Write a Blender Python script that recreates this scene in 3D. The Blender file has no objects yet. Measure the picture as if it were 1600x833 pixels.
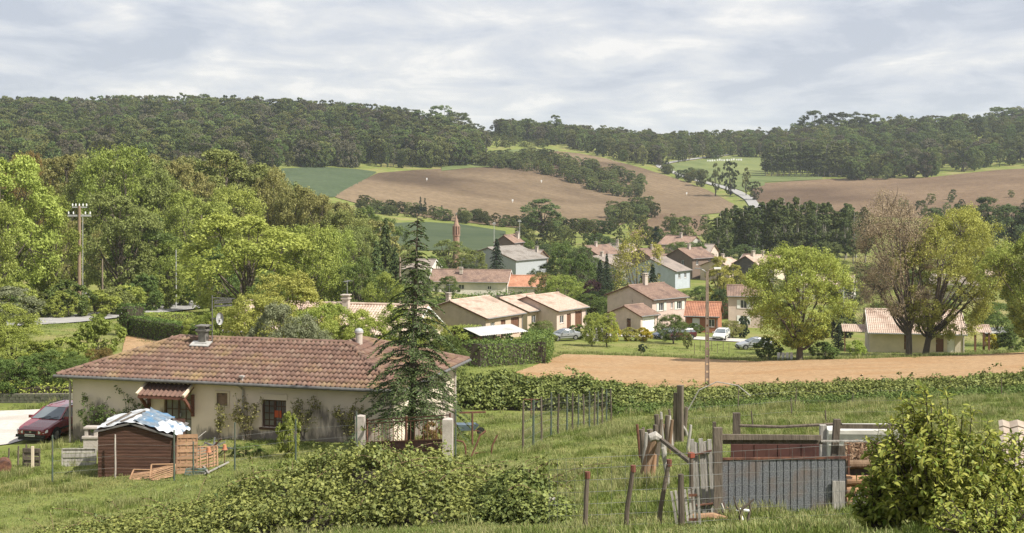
import bpy, bmesh, math, random
import numpy as np
from mathutils import Vector, Matrix
R = math.radians
random.seed(7)
SC = bpy.context.scene
COL = SC.collection

# ------------------------------------------------------------------ camera, sky, sun, exposure
# the camera stands at the world origin, looking level along +Y over the valley (50 mm lens, shifted down)
F = 1600 * 50 / 36.0          # focal length in photo pixels
HZ = 250                      # eye level row in the photo
cam_d = bpy.data.cameras.new('camera')
cam_d.lens = 50; cam_d.sensor_width = 36
cam_d.shift_y = -(416.5 - HZ) / 1600
cam_d.clip_start = 0.5; cam_d.clip_end = 9000
cam = bpy.data.objects.new('camera', cam_d)
cam.rotation_euler = (R(90), 0, 0)
COL.objects.link(cam); SC.camera = cam

SUN_EL, SUN_AZ = 48, 121       # elevation; azimuth from +Y (view direction) clockwise
w = bpy.data.worlds.new('World'); SC.world = w; w.use_nodes = True
nt = w.node_tree; nt.nodes.clear()
def N(t, **kw):
    n = nt.nodes.new(t)
    for k, v in kw.items(): setattr(n, k, v)
    return n
out = N('ShaderNodeOutputWorld'); bg = N('ShaderNodeBackground'); bg.inputs[1].default_value = 0.1
sky = N('ShaderNodeTexSky', sky_type='NISHITA', sun_disc=False)
sky.sun_elevation = R(SUN_EL); sky.sun_rotation = R(SUN_AZ); sky.air_density = 1.2; sky.dust_density = 2.0
tc = N('ShaderNodeTexCoord'); sep = N('ShaderNodeSeparateXYZ')
nt.links.new(tc.outputs['Generated'], sep.inputs[0])
zc = N('ShaderNodeMath', operation='MAXIMUM'); zc.inputs[1].default_value = 0.0
za = N('ShaderNodeMath', operation='ADD'); za.inputs[1].default_value = 0.15
nt.links.new(sep.outputs[2], zc.inputs[0]); nt.links.new(zc.outputs[0], za.inputs[0])
dx = N('ShaderNodeMath', operation='DIVIDE'); dy = N('ShaderNodeMath', operation='DIVIDE')
for m, s in ((dx, 0), (dy, 1)):
    nt.links.new(sep.outputs[s], m.inputs[0]); nt.links.new(za.outputs[0], m.inputs[1])
cmb = N('ShaderNodeCombineXYZ'); nt.links.new(dx.outputs[0], cmb.inputs[0]); nt.links.new(dy.outputs[0], cmb.inputs[1])
def cloud_noise(scale, detail, dist, off):
    mp = N('ShaderNodeMapping'); mp.inputs['Location'].default_value = off; mp.inputs['Scale'].default_value = (1, .8, 1)
    n = N('ShaderNodeTexNoise'); n.inputs['Scale'].default_value = scale; n.inputs['Detail'].default_value = detail
    n.inputs['Distortion'].default_value = dist; n.inputs['Roughness'].default_value = .58
    nt.links.new(cmb.outputs[0], mp.inputs[0]); nt.links.new(mp.outputs[0], n.inputs['Vector'])
    return n
n1 = cloud_noise(2.6, 8, .3, (3.1, 1.7, 0)); n2 = cloud_noise(.8, 4, .2, (9.3, 4.1, 0))
mixn = N('ShaderNodeMath', operation='MULTIPLY_ADD'); mixn.inputs[1].default_value = .62
half = N('ShaderNodeMath', operation='MULTIPLY'); half.inputs[1].default_value = .38
nt.links.new(n2.outputs[0], half.inputs[0]); nt.links.new(n1.outputs[0], mixn.inputs[0]); nt.links.new(half.outputs[0], mixn.inputs[2])
cr = N('ShaderNodeValToRGB'); e = cr.color_ramp
e.elements[0].position = .41; e.elements[0].color = (.375, .405, .475, 1)
e.elements[1].position = .595; e.elements[1].color = (.67, .655, .645, 1)
x = e.elements.new(.47); x.color = (.455, .478, .535, 1)
x = e.elements.new(.55); x.color = (.56, .565, .585, 1)
nt.links.new(mixn.outputs[0], cr.inputs[0])
ten = N('ShaderNodeVectorMath', operation='SCALE'); ten.inputs['Scale'].default_value = 10.0
nt.links.new(cr.outputs[0], ten.inputs[0])
mx = N('ShaderNodeMix', data_type='RGBA'); mx.inputs[0].default_value = .93
nt.links.new(sky.outputs[0], mx.inputs[6]); nt.links.new(ten.outputs[0], mx.inputs[7])
nt.links.new(mx.outputs[2], bg.inputs[0]); nt.links.new(bg.outputs[0], out.inputs[0])

sd = bpy.data.lights.new('sun', 'SUN'); sd.energy = 5.0; sd.angle = R(.6); sd.color = (1, .95, .86)
so = bpy.data.objects.new('sun', sd); COL.objects.link(so)
S = Vector((math.cos(R(SUN_EL)) * math.sin(R(SUN_AZ)), math.cos(R(SUN_EL)) * math.cos(R(SUN_AZ)), math.sin(R(SUN_EL))))
so.rotation_euler = S.to_track_quat('Z', 'Y').to_euler(); so.location = (60, 0, 80)
vs = SC.view_settings; vs.view_transform = 'Standard'; vs.look = 'None'; vs.exposure = 0.56; vs.gamma = 1; vs.use_curve_mapping = False
cy = SC.cycles
SC.render.engine = 'CYCLES'
cy.max_bounces = 6; cy.diffuse_bounces = 3; cy.glossy_bounces = 2; cy.transmission_bounces = 3; cy.volume_bounces = 1; cy.transparent_max_bounces = 6
cy.caustics_reflective = cy.caustics_refractive = False
cy.use_denoising = True
try: cy.denoiser = 'OPENIMAGEDENOISE'; cy.denoising_prefilter = 'NONE'
except Exception: pass
cy.use_adaptive_sampling = True; cy.adaptive_threshold = .01

# ------------------------------------------------------------------ terrain: one smooth surface through surveyed spots (bearing px, distance, height)
CT = []
def ct(d, *pz):
    for px, z in pz: CT.append(((px - 800) / F * d, d, z))
ct(2, (-3000, -2.1), (800, -1.8), (4600, -1.7))
ct(15, (-600, -4.9), (200, -4.6), (800, -4.2), (1400, -4.0), (2400, -3.9))
ct(23, (-400, -7), (300, -6.4), (800, -6.0), (1200, -5.8), (1600, -5.5), (2200, -5.3))
ct(30, (-400, -8.9), (0, -8.6), (400, -8.0), (800, -7.3), (1200, -6.9), (1600, -6.6), (2200, -6.4))
ct(42, (-400, -11), (0, -10.9), (400, -10.3), (800, -9.0), (1200, -8.6), (1600, -8.2), (2200, -8))
ct(55, (-400, -12.4), (0, -12.35), (200, -12.2), (560, -11.55), (817, -10.8), (1050, -10.3), (1300, -10), (1600, -9.6), (2200, -9.2))
ct(64, (-500, -13.2), (0, -13.15), (100, -12.85), (350, -12.4), (600, -12.4), (800, -12.5), (1050, -11.7), (1300, -11.3), (1600, -10.8), (2200, -10.3))
ct(80, (-500, -13.6), (0, -13.5), (400, -13.2), (730, -14), (950, -14), (1250, -13.6), (1600, -12.9), (2200, -12.5))
ct(100, (-500, -14.2), (0, -14.2), (400, -14.3), (800, -15.8), (1105, -15.9), (1600, -15.1), (2200, -14.8))
ct(130, (-500, -15.2), (0, -15.5), (250, -15.8), (600, -17.5), (900, -19), (1200, -18.9), (1600, -18.2), (2200, -17.5))
ct(150, (-500, -16), (45, -17.1), (250, -17.6), (600, -19.5), (900, -21), (1250, -20.9), (1600, -20.4), (2200, -20))
ct(170, (600, -21.2), (1000, -22.6), (1450, -23.1))
ct(200, (-500, -17.5), (0, -18.8), (275, -20.7), (600, -23.5), (880, -23.9), (1050, -24.3), (1300, -25.3), (1600, -25.4), (2200, -25))
ct(250, (-500, -14), (0, -16), (200, -18), (500, -23.5), (800, -26), (1200, -27), (1600, -27), (2200, -27))
ct(300, (-500, -12), (0, -14), (300, -17), (600, -25), (800, -27.3), (1200, -28), (1600, -28), (2200, -28))
ct(400, (-500, -12), (0, -14), (400, -19), (600, -26.5), (800, -28.5), (1200, -28.5), (1600, -28.5), (2200, -28))
ct(500, (-500, -12), (0, -14), (400, -19), (600, -26), (700, -27), (900, -28.5), (1200, -28.5), (1600, -28), (2200, -27))
ct(600, (-500, -6), (0, -8), (400, -13), (560, -19.5), (700, -24.2), (900, -27), (1100, -27.5), (1300, -26), (1600, -25), (2200, -23))
ct(700, (-500, 0), (0, 0), (400, -5), (560, -11.5), (700, -15.8), (900, -22), (1000, -23.6), (1100, -25.5), (1300, -22), (1600, -17), (2200, -14))
ct(800, (-500, 8), (0, 8), (300, 4), (560, -4.5), (680, -6.8), (800, -9.3), (950, -17.5), (1100, -21), (1200, -18), (1400, -14.4), (1600, -9), (2200, -3))
ct(900, (-500, 18), (0, 18), (300, 15), (600, 3), (750, -.5), (850, -1), (950, -5.5), (1060, -10.5), (1150, -11), (1300, -10), (1600, -5), (2200, 3))
ct(1000, (-500, 27), (0, 27), (300, 27), (600, 18), (700, 11), (800, 7.5), (950, 2), (1100, -1.5), (1300, -1), (1600, 6), (2200, 14))
ct(1200, (-500, 32), (0, 32), (300, 36), (600, 30), (780, 22), (900, 17), (1100, 12), (1300, 17), (1600, 26), (2200, 32))
ct(1600, (-500, 25), (300, 25), (800, 14), (1200, 10), (1600, 20), (2200, 25))
ct(2600, (-800, 10), (800, 5), (2600, 10)); ct(5000, (-2000, 0), (800, 0), (3600, 0))
CT = np.array(CT)
def uv(x, y):
    yy = np.maximum(y, -14.0) + 20.0
    return np.stack([np.clip(x / yy, -3, 3) * 3.2, np.log(yy) * 2.2], -1)
def tps(r2): return np.where(r2 > 1e-12, .5 * r2 * np.log(np.maximum(r2, 1e-12)), 0)
_c = uv(CT[:, 0], CT[:, 1]); _n = len(_c)
_K = tps(((_c[:, None] - _c[None]) ** 2).sum(-1)) + np.eye(_n) * 1e-3
_P = np.hstack([np.ones((_n, 1)), _c])
_A = np.block([[_K, _P], [_P.T, np.zeros((3, 3))]])
_w = np.linalg.solve(_A, np.concatenate([CT[:, 2], np.zeros(3)]))
def ground_np(x, y):
    x = np.asarray(x, float).ravel(); y = np.asarray(y, float).ravel()
    o = np.empty(len(x))
    for i in range(0, len(x), 20000):
        q = uv(x[i:i + 20000], y[i:i + 20000])
        k = tps(((q[:, None] - _c[None]) ** 2).sum(-1))
        o[i:i + 20000] = k @ _w[:_n] + _w[_n] + q @ _w[_n + 1:]
    return o
def gz(x, y): return float(ground_np([x], [y])[0])
_ds = np.geomspace(14, 3000, 900)
def hit(px, py, d0=14, d1=3000):
    """the spot of the ground seen at a photo pixel"""
    ds = _ds[(_ds >= d0) & (_ds <= d1)]
    dz = (HZ - py) / F * ds - ground_np((px - 800) / F * ds, ds)
    i = np.argmax(dz < 0) if (dz < 0).any() else int(np.argmin(dz))
    if i > 0 and dz[i] < 0:
        t = dz[i - 1] / (dz[i - 1] - dz[i]); d = ds[i - 1] + t * (ds[i] - ds[i - 1])
    else: d = ds[i]
    x = (px - 800) / F * d
    return Vector((x, d, gz(x, d)))
def W(px, py, d): return Vector(((px - 800) / F * d, d, (HZ - py) / F * d))
def at(px, d):
    x = (px - 800) / F * d
    return Vector((x, d, gz(x, d)))
def row(v): return HZ - v[2] / v[1] * F

# ------------------------------------------------------------------ helpers: materials
def srgb(r, g, b):
    f = lambda c: (c / 255 / 12.92) if c / 255 <= .04045 else ((c / 255 + .055) / 1.055) ** 2.4
    return (f(r), f(g), f(b), 1)
MATS = {}
def mat(name, c1, c2=None, scale=4, rough=.85, bump=0, bscale=None, metallic=0, detail=6, lo=.35, hi=.65, spec=.3, c3=None, scale3=.6, coat=0, stretch=(1, 1, 1), rand=0):
    if name in MATS: return MATS[name]
    m = bpy.data.materials.new(name); m.use_nodes = True; t = m.node_tree; ns = t.nodes
    b = ns['Principled BSDF']; b.inputs['Roughness'].default_value = rough; b.inputs['Metallic'].default_value = metallic
    b.inputs['Specular IOR Level'].default_value = spec; b.inputs['Coat Weight'].default_value = coat
    c1 = tuple(c1[:3]) + (1,); c2 = tuple((c2 or c1)[:3]) + (1,)
    tcn = ns.new('ShaderNodeTexCoord'); mp = ns.new('ShaderNodeMapping'); mp.inputs['Scale'].default_value = stretch
    t.links.new(tcn.outputs['Object'], mp.inputs[0])
    nz = ns.new('ShaderNodeTexNoise'); nz.inputs['Scale'].default_value = scale; nz.inputs['Detail'].default_value = detail; nz.inputs['Roughness'].default_value = .6
    t.links.new(mp.outputs[0], nz.inputs['Vector'])
    cr = ns.new('ShaderNodeValToRGB'); cr.color_ramp.elements[0].position = lo; cr.color_ramp.elements[1].position = hi
    cr.color_ramp.elements[0].color = c1; cr.color_ramp.elements[1].color = c2
    t.links.new(nz.outputs[0], cr.inputs[0]); col = cr.outputs[0]
    if c3:
        n3 = ns.new('ShaderNodeTexNoise'); n3.inputs['Scale'].default_value = scale3; n3.inputs['Detail'].default_value = 5
        t.links.new(mp.outputs[0], n3.inputs['Vector'])
        r3 = ns.new('ShaderNodeValToRGB'); r3.color_ramp.elements[0].position = .48; r3.color_ramp.elements[1].position = .66
        mxx = ns.new('ShaderNodeMix'); mxx.data_type = 'RGBA'; mxx.inputs[7].default_value = tuple(c3[:3]) + (1,)
        t.links.new(n3.outputs[0], r3.inputs[0]); t.links.new(r3.outputs[0], mxx.inputs[0]); t.links.new(col, mxx.inputs[6]); col = mxx.outputs[2]
    if rand:
        oi = ns.new('ShaderNodeObjectInfo'); hs = ns.new('ShaderNodeHueSaturation'); mr = ns.new('ShaderNodeMapRange')
        mr.inputs[3].default_value = 1 - rand; mr.inputs[4].default_value = 1 + rand
        t.links.new(oi.outputs['Random'], mr.inputs[0]); t.links.new(mr.outputs[0], hs.inputs['Value']); t.links.new(col, hs.inputs['Color']); col = hs.outputs[0]
    t.links.new(col, b.inputs['Base Color'])
    if bump:
        nb = ns.new('ShaderNodeTexNoise'); nb.inputs['Scale'].default_value = bscale or scale * 3; nb.inputs['Detail'].default_value = 4
        t.links.new(mp.outputs[0], nb.inputs['Vector'])
        bp = ns.new('ShaderNodeBump'); bp.inputs['Strength'].default_value = min(1, bump); bp.inputs['Distance'].default_value = .02 * max(1, bump)
        t.links.new(nb.outputs[0], bp.inputs['Height']); t.links.new(bp.outputs[0], b.inputs['Normal'])
    MATS[name] = m
    return m
def leafmat(name, cols, trans=.35, rough=.6, rv=.12, gloss=.02, hue=.01):
    """foliage: colours spread leaf by leaf and clump by clump (attribute var), a little different on every plant"""
    if name in MATS: return MATS[name]
    m = bpy.data.materials.new(name); m.use_nodes = True; t = m.node_tree; ns = t.nodes; ns.clear()
    o = ns.new('ShaderNodeOutputMaterial')
    a = ns.new('ShaderNodeAttribute'); a.attribute_name = 'var'
    cr = ns.new('ShaderNodeValToRGB'); els = cr.color_ramp.elements
    for i, c in enumerate(cols):
        p = i / (len(cols) - 1)
        el = els[0] if i == 0 else (els[1] if i == len(cols) - 1 else els.new(p)); el.position = p; el.color = tuple(c[:3]) + (1,)
    t.links.new(a.outputs['Fac'], cr.inputs[0])
    oi = ns.new('ShaderNodeObjectInfo'); hs = ns.new('ShaderNodeHueSaturation')
    mr = ns.new('ShaderNodeMapRange'); mr.inputs[3].default_value = 1 - rv; mr.inputs[4].default_value = 1 + rv
    mh = ns.new('ShaderNodeMapRange'); mh.inputs[3].default_value = .5 - hue; mh.inputs[4].default_value = .5 + hue
    wn = ns.new('ShaderNodeTexWhiteNoise'); wn.noise_dimensions = '1D'; t.links.new(oi.outputs['Random'], wn.inputs['W'])
    t.links.new(oi.outputs['Random'], mr.inputs[0]); t.links.new(mr.outputs[0], hs.inputs['Value'])
    t.links.new(wn.outputs['Value'], mh.inputs[0]); t.links.new(mh.outputs[0], hs.inputs['Hue'])
    t.links.new(cr.outputs[0], hs.inputs['Color'])
    d = ns.new('ShaderNodeBsdfDiffuse'); tr = ns.new('ShaderNodeBsdfTranslucent'); mx = ns.new('ShaderNodeMixShader'); mx.inputs[0].default_value = trans
    t.links.new(hs.outputs[0], d.inputs[0]); t.links.new(hs.outputs[0], tr.inputs[0])
    t.links.new(d.outputs[0], mx.inputs[1]); t.links.new(tr.outputs[0], mx.inputs[2])
    if gloss:
        g = ns.new('ShaderNodeBsdfGlossy'); g.inputs['Roughness'].default_value = .6; g.inputs[0].default_value = (.8, .85, .75, 1)
        m2 = ns.new('ShaderNodeMixShader'); m2.inputs[0].default_value = gloss
        t.links.new(mx.outputs[0], m2.inputs[1]); t.links.new(g.outputs[0], m2.inputs[2]); t.links.new(m2.outputs[0], o.inputs[0])
    else: t.links.new(mx.outputs[0], o.inputs[0])
    MATS[name] = m
    return m

# ------------------------------------------------------------------ helpers: meshes and things
class MB:
    """collects shapes; build() links them as one mesh object"""
    def __init__(s): s.v = []; s.f = []
    def add(s, vs, fs):
        o = len(s.v); s.v += [tuple(v) for v in vs]; s.f += [tuple(o + i for i in f) for f in fs]; return s
    def box(s, c, sz, rz=0, rot=None):
        hx, hy, hz = sz[0] / 2, sz[1] / 2, sz[2] / 2
        M = rot if rot is not None else Matrix.Rotation(rz, 3, 'Z')
        pts = [Vector(c) + M @ Vector((a * hx, b * hy, d * hz)) for a in (-1, 1) for b in (-1, 1) for d in (-1, 1)]
        return s.add(pts, [(0, 1, 3, 2), (4, 6, 7, 5), (0, 4, 5, 1), (2, 3, 7, 6), (0, 2, 6, 4), (1, 5, 7, 3)])
    def beam(s, a, b, w, h=None, up=(0, 0, 1)):
        """a square bar from a to b"""
        a, b = Vector(a), Vector(b); d = (b - a); L = d.length; d.normalize(); up = Vector(up)
        if abs(d.dot(up)) > .98: up = Vector((0, 1, 0))
        x = d.cross(up).normalized(); y = x.cross(d).normalized()
        return s.box((a + b) / 2, (w, h or w, L), rot=Matrix((x, y, d)).transposed())
    def tube(s, pts, rad, n=6, cap=True):
        pts = [Vector(p) for p in pts]; rad = rad if hasattr(rad, '__len__') else [rad] * len(pts)
        o = len(s.v); prev = None
        for i, p in enumerate(pts):
            d = (pts[min(i + 1, len(pts) - 1)] - pts[max(i - 1, 0)]).normalized()
            x = (prev - d * prev.dot(d)).normalized() if prev is not None and (prev - d * prev.dot(d)).length > 1e-4 else d.orthogonal().normalized()
            prev = x; y = d.cross(x)
            for k in range(n):
                a = 2 * math.pi * k / n; s.v.append(tuple(p + (x * math.cos(a) + y * math.sin(a)) * rad[i]))
        for i in range(len(pts) - 1):
            for k in range(n):
                s.f.append((o + i * n + k, o + i * n + (k + 1) % n, o + (i + 1) * n + (k + 1) % n, o + (i + 1) * n + k))
        if cap:
            s.f.append(tuple(o + k for k in range(n))[::-1]); s.f.append(tuple(o + (len(pts) - 1) * n + k for k in range(n)))
        return s
    def lathe(s, prof, c=(0, 0, 0), n=16):
        o = len(s.v); c = Vector(c)
        for r, z in prof:
            for k in range(n): a = 2 * math.pi * k / n; s.v.append((c.x + r * math.cos(a), c.y + r * math.sin(a), c.z + z))
        for i in range(len(prof) - 1):
            for k in range(n): s.f.append((o + i * n + k, o + i * n + (k + 1) % n, o + (i + 1) * n + (k + 1) % n, o + (i + 1) * n + k))
        s.f.append(tuple(o + k for k in range(n))[::-1]); s.f.append(tuple(o + (len(prof) - 1) * n + k for k in range(n)))
        return s
    def prism(s, poly, h0, h1, axis='z'):
        """a polygon (list of 2-tuples) drawn out between h0 and h1 along an axis"""
        n = len(poly)
        mk = {'z': lambda p, h: (p[0], p[1], h), 'y': lambda p, h: (p[0], h, p[1]), 'x': lambda p, h: (h, p[0], p[1])}[axis]
        return s.add([mk(p, h0) for p in poly] + [mk(p, h1) for p in poly],
                     [tuple(range(n))[::-1], tuple(range(n, 2 * n))] + [(i, (i + 1) % n, n + (i + 1) % n, n + i) for i in range(n)])
    def mesh(s, name):
        me = bpy.data.meshes.new(name); me.from_pydata(s.v, [], s.f); me.update(); return me
    def build(s, name, m, parent=None, smooth=False, **kw):
        me = s.mesh(name)
        if smooth: me.polygons.foreach_set('use_smooth', [True] * len(me.polygons))
        return obj(name, me, m, parent, **kw)
def obj(name, me, m=None, parent=None, loc=None, rz=0, **props):
    o = bpy.data.objects.new(name, me)
    if m is not None and len(me.materials) == 0: me.materials.append(m)
    elif m is not None and me.materials[0] != m:
        o.material_slots[0].link = 'OBJECT'; o.material_slots[0].material = m
    COL.objects.link(o)
    if parent: o.parent = parent
    if loc is not None: o.location = loc
    if rz: o.rotation_euler.z = rz
    for k, v in props.items():
        if v is not None: o[k] = v
    return o
def thing(name, label, cat, loc=(0, 0, 0), rz=0, group=None, scale=None):
    o = bpy.data.objects.new(name, None); COL.objects.link(o); o.empty_display_size = .3
    o.location = loc; o.rotation_euler.z = rz; o['label'] = label; o['category'] = cat
    if group: o['group'] = group
    if scale: o.scale = scale
    return o
def copy_tree(root, label, loc, rz=0, group=None, scale=None):
    def cp(o, par):
        c = o.copy(); COL.objects.link(c); c.parent = par
        for ch in o.children: cp(ch, c)
        return c
    r = cp(root, None); r.location = loc; r.rotation_euler.z = rz; r['label'] = label
    if group: r['group'] = group
    if scale: r.scale = scale
    return r
def fast_mesh(name, V, nq, var=None, k=4):
    """k-gon soup from a numpy array of (nq*k, 3) vertices, with a per-face value var"""
    me = bpy.data.meshes.new(name); V = np.ascontiguousarray(V, np.float32)
    me.vertices.add(len(V)); me.vertices.foreach_set('co', V.ravel())
    me.loops.add(nq * k); me.loops.foreach_set('vertex_index', np.arange(nq * k, dtype=np.int32))
    me.polygons.add(nq); me.polygons.foreach_set('loop_start', np.arange(0, nq * k, k, dtype=np.int32))
    try: me.polygons.foreach_set('loop_total', np.full(nq, k, np.int32))
    except Exception: pass
    me.update(calc_edges=True)
    if var is not None:
        at_ = me.attributes.new('var', 'FLOAT', 'FACE'); at_.data.foreach_set('value', np.ascontiguousarray(var, np.float32))
    return me
def grid_mesh(name, Z, nu, nv):
    me = bpy.data.meshes.new(name); me.vertices.add(nu * nv); me.vertices.foreach_set('co', np.ascontiguousarray(Z, np.float32).ravel())
    i = np.arange(nu - 1)[:, None] * nv + np.arange(nv - 1)[None]
    q = np.stack([i, i + nv, i + nv + 1, i + 1], -1).reshape(-1, 4).astype(np.int32)
    n = len(q); me.loops.add(n * 4); me.loops.foreach_set('vertex_index', q.ravel())
    me.polygons.add(n); me.polygons.foreach_set('loop_start', np.arange(0, n * 4, 4, dtype=np.int32))
    try: me.polygons.foreach_set('loop_total', np.full(n, 4, np.int32))
    except Exception: pass
    me.polygons.foreach_set('use_smooth', np.ones(n, bool)); me.update(calc_edges=True)
    return me
# ------------------------------------------------------------------ the ground sheet
_v = np.concatenate([np.linspace(-12, 15, 20)[:-1], np.geomspace(15, 1500, 380), np.geomspace(1540, 5200, 20)])
_b = np.linspace(-1, 1, 301); _b = np.sign(_b) * (.55 * np.abs(_b) + .95 * np.abs(_b) ** 3)       # bearing tangent
YY, BB = np.meshgrid(_v, _b); XX = BB * (YY + 20)
ZZ = ground_np(XX, YY).reshape(XX.shape)
nearf = np.clip(1 - YY / 90, 0, 1) * .05
ZZ = ZZ + nearf * (np.sin(XX * 1.7 + YY * .6) * np.sin(YY * 1.3 - XX * .4))
M_ground = mat('meadow_grass', (.125, .155, .034), (.195, .215, .058), scale=.35, rough=.95, bump=1.2, bscale=9, detail=9, lo=.3, hi=.7, c3=(.24, .215, .085), scale3=.09, spec=.1)
obj('ground', grid_mesh('ground', np.stack([XX, YY, ZZ], -1), *XX.shape), M_ground, kind='structure', label='grassy hillside falling from the viewpoint into the valley and up the far hills')

def interp(pl, px):
    return float(np.interp(px, [p[0] for p in pl], [p[1] for p in pl]))
def sheet(name, top, bot, m, label, off=.05, nu=60, nv=16, px0=None, px1=None, d=(14, 3000)):
    """a field lying on the ground between its far edge and its near edge"""
    px0 = px0 if px0 is not None else max(top[0][0], bot[0][0]); px1 = px1 if px1 is not None else min(top[-1][0], bot[-1][0])
    P_ = []
    for px in np.linspace(px0, px1, nu):
        a = hit(px, interp(bot, px), *d); b = hit(px, interp(top, px), *d)
        for t in np.linspace(0, 1, nv): P_.append((a.x + (b.x - a.x) * t, a.y + (b.y - a.y) * t))
    P_ = np.array(P_); z = ground_np(P_[:, 0], P_[:, 1]) + off
    return obj(name, grid_mesh(name, np.column_stack([P_, z]), nu, nv), m, kind='structure', label=label)
def strip(name, pts, width, m, label, off=.06, n=60, kind='structure', wide=None):
    """a road along world points"""
    pts = [Vector(p) for p in pts]; L = [0]
    for a, b in zip(pts, pts[1:]): L.append(L[-1] + (b - a).length)
    # smooth the line
    s = np.linspace(0, L[-1], n); X = np.interp(s, L, [p.x for p in pts]); Y = np.interp(s, L, [p.y for p in pts])
    for _ in range(n // 10):
        X[1:-1] = (X[:-2] + 2 * X[1:-1] + X[2:]) / 4; Y[1:-1] = (Y[:-2] + 2 * Y[1:-1] + Y[2:]) / 4
    tx = np.gradient(X); ty = np.gradient(Y); ln = np.hypot(tx, ty); nx, ny = -ty / ln, tx / ln
    k = np.linspace(-.5, .5, 7)
    PX = X[:, None] + nx[:, None] * k * width; PY = Y[:, None] + ny[:, None] * k * width
    PZ = ground_np(PX, PY).reshape(PX.shape) + off
    PZ = PZ * .0 + PZ.mean(1, keepdims=True) * .5 + PZ * .5 + .02 * off
    o = obj(name, grid_mesh(name, np.stack([PX, PY, PZ], -1), n, 7), m, kind=kind, label=label)
    return o, np.column_stack([X, Y]), PZ.mean(1)

def furrow_mat(name, c1, c2, c3, wave, ang, k=.5, s1=.05, s3=.02, bumpd=.12, spk=.35):
    """tilled soil: furrow lines across broad lighter and darker patches"""
    m = mat(name, c1, c2, scale=s1, rough=.97, detail=9, lo=.3, hi=.7, c3=c3, scale3=s3, spec=.1)
    t = m.node_tree; ns = t.nodes; b = ns['Principled BSDF']
    tcn = ns.new('ShaderNodeTexCoord'); mp = ns.new('ShaderNodeMapping'); mp.inputs['Rotation'].default_value = (0, 0, ang)
    t.links.new(tcn.outputs['Object'], mp.inputs[0])
    wv = ns.new('ShaderNodeTexWave'); wv.inputs['Scale'].default_value = wave; wv.inputs['Distortion'].default_value = 1.6; wv.inputs['Detail'].default_value = 3; wv.inputs['Detail Scale'].default_value = .4
    t.links.new(mp.outputs[0], wv.inputs['Vector'])
    nz = ns.new('ShaderNodeTexNoise'); nz.inputs['Scale'].default_value = 3.5; nz.inputs['Detail'].default_value = 6; t.links.new(tcn.outputs['Object'], nz.inputs['Vector'])
    ad = ns.new('ShaderNodeMath'); ad.operation = 'MULTIPLY_ADD'; ad.inputs[1].default_value = .8
    t.links.new(nz.outputs[0], ad.inputs[0]); t.links.new(wv.outputs[0], ad.inputs[2])
    bp = ns.new('ShaderNodeBump'); bp.inputs['Strength'].default_value = k; bp.inputs['Distance'].default_value = bumpd
    t.links.new(ad.outputs[0], bp.inputs['Height']); t.links.new(bp.outputs[0], b.inputs['Normal'])
    # crests paler than the furrow bottoms
    src = b.inputs['Base Color'].links[0].from_socket
    hs = ns.new('ShaderNodeHueSaturation'); mr = ns.new('ShaderNodeMapRange'); mr.inputs[3].default_value = .93; mr.inputs[4].default_value = 1.06
    n5 = ns.new('ShaderNodeTexNoise'); n5.inputs['Scale'].default_value = spk; n5.inputs['Detail'].default_value = 8; n5.inputs['Roughness'].default_value = .75; t.links.new(tcn.outputs['Object'], n5.inputs['Vector'])
    m5 = ns.new('ShaderNodeMapRange'); m5.inputs[1].default_value = .35; m5.inputs[2].default_value = .65; m5.inputs[3].default_value = .72; m5.inputs[4].default_value = 1.2; t.links.new(n5.outputs[0], m5.inputs[0])
    mm = ns.new('ShaderNodeMath'); mm.operation = 'MULTIPLY'; t.links.new(wv.outputs[0], mr.inputs[0]); t.links.new(mr.outputs[0], mm.inputs[0]); t.links.new(m5.outputs[0], mm.inputs[1]); t.links.new(mm.outputs[0], hs.inputs['Value']); t.links.new(src, hs.inputs['Color']); t.links.new(hs.outputs[0], b.inputs['Base Color'])
    return m
SOIL_NEAR = furrow_mat('dry_clay_soil', (.40, .25, .13), (.52, .355, .205), (.43, .26, .13), 1.1, R(80), 1.0, 1.6, .12, .12, 2.2)
SOIL_FAR = furrow_mat('ploughed_earth', (.145, .101, .06), (.215, .157, .097), (.085, .058, .036), .11, R(25), .35, .02, .009, .3)  # dark patches put cloud shadow and hill shading into the earth colour
SOIL_RIGHT = furrow_mat('ploughed_red_earth', (.14, .092, .057), (.215, .15, .093), (.10, .065, .042), .10, R(-35), .5, .02, .007, .5)
near_field = sheet('tilled_field', [(806, 582), (830, 574), (880, 554), (1000, 557), (1180, 565), (1350, 561), (1500, 556), (1600, 551), (1760, 545)],
      [(806, 586), (900, 603), (960, 612), (1105, 616), (1300, 610), (1500, 600), (1600, 592), (1760, 584)], SOIL_NEAR,
      'bare orange clay field lying behind the bramble hedge', .05, 90, 24)
sheet('ploughed_field', [(524, 306), (552, 290), (590, 271), (650, 266), (700, 264), (760, 244), (800, 239), (860, 236), (905, 240), (945, 248), (1000, 262), (1060, 281), (1105, 297), (1147, 320)],
      [(524, 309), (600, 330), (700, 345), (800, 356), (880, 362), (950, 360), (1000, 340), (1080, 338), (1147, 331)], SOIL_FAR,
      'big brown ploughed field curving over the far hill', .25, 110, 46, d=(560, 1100))
sheet('ploughed_field', [(1176, 288), (1300, 280), (1400, 279), (1450, 278), (1520, 270), (1560, 266), (1600, 264), (1800, 255)],
      [(1176, 312), (1230, 336), (1600, 345), (1800, 345)], SOIL_RIGHT, 'reddish ploughed field below the wooded slope on the right', .25, 60, 26, d=(560, 1100))
sheet('ploughed_field', [(985, 366), (1010, 345), (1035, 334), (1060, 334), (1105, 339)], [(985, 372), (1010, 374), (1060, 374), (1105, 366)], SOIL_RIGHT,
      'small brown field between the hedges below the big ploughed field', .25, 24, 10, d=(480, 800))
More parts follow.
